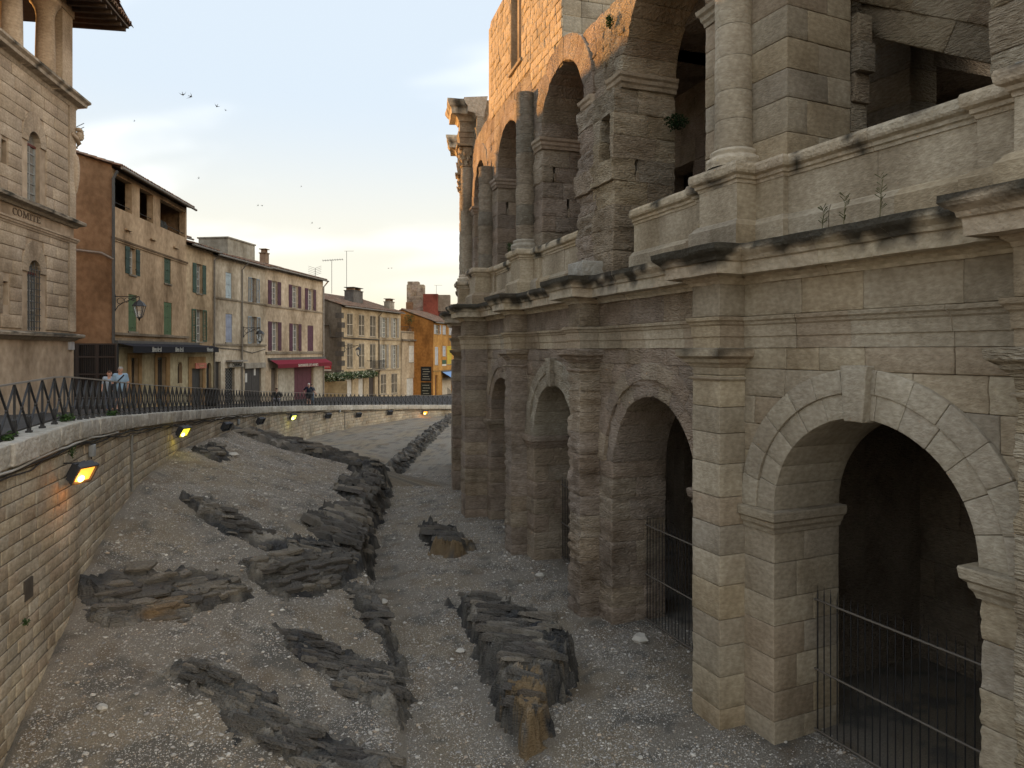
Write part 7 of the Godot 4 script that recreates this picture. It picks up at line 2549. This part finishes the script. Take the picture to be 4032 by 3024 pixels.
	for s in ["0", "1"]:
		part(t, "shoe", tinted(flesh([[(j["an" + s] as Vector3) - Vector3(0, 0.02, 0), (j["toe" + s] as Vector3), 0.052, 0.044]], 0.02)), plain(c.shoe), g)
	if c.has("strap"):
		var pts := []
		var r := 0.2 * fat
		for k in 15:
			var u := k / 14.0
			var ang := lerpf(0.55, -0.95, u)
			pts.append(Vector3(sin(ang) * r * 1.12, lerpf((j.neck as Vector3).y - 0.03, (j.pelvis as Vector3).y + 0.02, u), (j.chest as Vector3).z * (1.0 - u) + cos(ang) * r))
		st = new_st()
		for k in 14:
			bar(st, pts[k], pts[k + 1], 0.012, 0.05)
		part(t, "bag_strap", done(st), plain(Color(0.02, 0.02, 0.025)), g)
		st = new_st()
		block(st, Vector3(-0.3, (j.pelvis as Vector3).y - 0.14, 0.05), Vector3(-0.2, (j.pelvis as Vector3).y + 0.12, 0.26), 0.03, 0.0, 0.2, Color.WHITE)
		part(t, "bag", done(st), plain(Color(0.02, 0.02, 0.025)), g)

func tinted(st: SurfaceTool) -> ArrayMesh:
	return done(st)

var plains := {}
func plain(c: Color) -> StandardMaterial3D:
	if not plains.has(c):
		var m := StandardMaterial3D.new()
		m.albedo_color = c.linear_to_srgb()
		m.roughness = 0.95
		plains[c] = m
	return plains[c]

func stand(lean := 0.0, stride := 0.0) -> Dictionary:
	var up := Vector3(0, 0, lean)
	return {"head": Vector3(0, 1.63, 0.04) + up * 1.3, "neck": Vector3(0, 1.47, 0) + up, "chest": Vector3(0, 1.25, 0.02) + up * 0.7, "pelvis": Vector3(0, 0.97, 0),
		"sh0": Vector3(-0.19, 1.42, 0) + up, "sh1": Vector3(0.19, 1.42, 0) + up, "el0": Vector3(-0.27, 1.14, -0.03) + up * 0.6, "el1": Vector3(0.27, 1.14, -0.03) + up * 0.6, "ha0": Vector3(-0.28, 0.9, 0.08), "ha1": Vector3(0.28, 0.9, 0.08),
		"hip0": Vector3(-0.1, 0.92, 0), "hip1": Vector3(0.1, 0.92, 0), "kn0": Vector3(-0.11, 0.5, 0.05 + stride * 0.5), "kn1": Vector3(0.11, 0.5, 0.05 - stride * 0.3), "an0": Vector3(-0.11, 0.08, stride), "an1": Vector3(0.11, 0.08 + absf(stride) * 0.15, -stride), "toe0": Vector3(-0.13, 0.04, 0.16 + stride), "toe1": Vector3(0.13, 0.04, 0.16 - stride)}

func facing(p: Vector3, deg: float) -> Transform3D:
	return Transform3D(Basis(Vector3.UP, deg_to_rad(deg)), p)

func people() -> void:
	var skin := Color(0.42, 0.23, 0.16)
	var m := stand(0.0, 0.14)
	m.fat = 1.22
	m.leg = 0.85
	m.face = Vector3(-0.35, -0.08, 1)
	person("grey haired man in a light blue shirt and shorts walking with a shoulder bag", facing(at(-15.75, 28.6, -2.42), 25), m, {"skin": skin, "hair": Color(0.3, 0.29, 0.28), "top": Color(0.25, 0.36, 0.48), "low": Color(0.07, 0.075, 0.11), "shoe": Color(0.05, 0.035, 0.03), "strap": 1})
	m = stand(0.02, 0.12)
	m.leg = 1.2
	m.face = Vector3(0.1, -0.1, 1)
	person("brown haired woman in grey blue trousers walking beside the man with the bag", facing(at(-16.35, 28.9, -2.44), 20), m, {"skin": Color(0.45, 0.26, 0.19), "hair": Color(0.06, 0.03, 0.02), "top": Color(0.3, 0.38, 0.48), "low": Color(0.09, 0.1, 0.15), "shoe": Color(0.25, 0.15, 0.1), "long": true}, 0.92)
	# the couple leaning on the railing, above the ditch
	var f := wall_frame(at_dist(56.6))
	var y := f.origin.y
	m = stand(0.16, 0.02)
	m.face = Vector3(0.1, -0.75, 1)
	m.leg = 0.8
	m.ha1 = Vector3(0.52, 0.98, 0.4)
	m.el1 = Vector3(0.4, 1.12, 0.22)
	m.el0 = Vector3(-0.4, 1.2, -0.05)
	m.ha0 = Vector3(-0.3, 0.98, 0.12)
	person("white haired man in a black and blue shirt bending over the railing", facing(f * Vector3(0, 0.0, -0.75), 20), m, {"skin": Color(0.45, 0.27, 0.2), "hair": Color(0.55, 0.54, 0.52), "top": Color(0.015, 0.022, 0.04), "low": Color(0.02, 0.02, 0.025), "shoe": Color(0.03, 0.03, 0.03)})
	m = stand(0.1, 0.04)
	m.leg = 1.2
	m.face = Vector3(-0.3, -0.5, 1)
	person("dark haired woman in faded jeans standing close behind the man bending over the railing", facing(f * Vector3(0.75, 0.0, -0.85), 10), m, {"skin": Color(0.42, 0.25, 0.18), "hair": Color(0.012, 0.01, 0.01), "top": Color(0.09, 0.085, 0.1), "low": Color(0.12, 0.18, 0.26), "shoe": Color(0.05, 0.05, 0.05), "long": true}, 0.93)
	# seated on a folding stool
	f = wall_frame(at_dist(51.5))
	var seat := f * Vector3(0, 0, -1.0)
	m = stand(0.1, 0.0)
	for k in ["head", "neck", "chest", "pelvis", "sh0", "sh1", "el0", "el1"]:
		m[k] = (m[k] as Vector3) - Vector3(0, 0.47, 0)
	m.hip0 = Vector3(-0.11, 0.47, 0.02)
	m.hip1 = Vector3(0.11, 0.47, 0.02)
	m.kn0 = Vector3(-0.18, 0.5, 0.44)
	m.kn1 = Vector3(0.18, 0.5, 0.44)
	m.an0 = Vector3(-0.2, 0.08, 0.42)
	m.an1 = Vector3(0.2, 0.08, 0.42)
	m.toe0 = Vector3(-0.22, 0.04, 0.58)
	m.toe1 = Vector3(0.22, 0.04, 0.58)
	m.el0 = Vector3(-0.33, 0.7, 0.1)
	m.el1 = Vector3(0.33, 0.7, 0.1)
	m.ha0 = Vector3(-0.18, 0.6, 0.34)
	m.ha1 = Vector3(0.18, 0.6, 0.34)
	m.leg = 1.2
	m.sleeve = 1.2
	m.face = Vector3(0.2, -0.4, 1)
	person("person in a black jacket and grey trousers seated on a stool behind the railing", facing(seat, 15), m, {"skin": Color(0.4, 0.25, 0.18), "hair": Color(0.05, 0.03, 0.02), "top": Color(0.014, 0.014, 0.016), "low": Color(0.24, 0.24, 0.28), "shoe": Color(0.02, 0.02, 0.02), "long": true})
	var s := thing("folding_stool", "low black folding stool under the seated person", "stool", seat)
	var g := facing(seat, 15)
	var st := new_st()
	box(st, Vector3(-0.24, 0.3, -0.2), Vector3(0.24, 0.34, 0.2))
	part(s, "seat", done(st), plain(Color(0.02, 0.02, 0.02)), g)
	for k in 4:
		st = new_st()
		var sx := -1.0 if k & 1 else 1.0
		var sz := -1.0 if k & 2 else 1.0
		bar(st, Vector3(0.2 * sx, 0.3, 0.17 * sz), Vector3(0.2 * sx, 0.0, -0.17 * sz), 0.025, 0.025, Color.WHITE, Vector3.RIGHT)
		part(s, "leg", done(st), M.iron, g)

func _ready() -> void:
	rng.seed = 12
	noi.seed = 1; noi.frequency = 0.9; noi.fractal_octaves = 4
	noi2.seed = 2; noi2.frequency = 0.55; noi2.fractal_octaves = 3
	noi3.seed = 3; noi3.frequency = 0.5; noi3.fractal_octaves = 4
	materials()
	camera_and_light()
	var t0 := Time.get_ticks_msec()
	ground()
	print("ground ", Time.get_ticks_msec() - t0)
	build_arena()
	tower()
	print("arena ", Time.get_ticks_msec() - t0)
	retaining_wall()
	railing()
	print("wall ", Time.get_ticks_msec() - t0)
	houses()
	print("houses ", Time.get_ticks_msec() - t0)
	rocks()
	print("rocks ", Time.get_ticks_msec() - t0)
	gates()
	floodlights()
	people()
	print("people ", Time.get_ticks_msec() - t0)
	plants()
	birds()
	pebbles()
	print("all ", Time.get_ticks_msec() - t0)
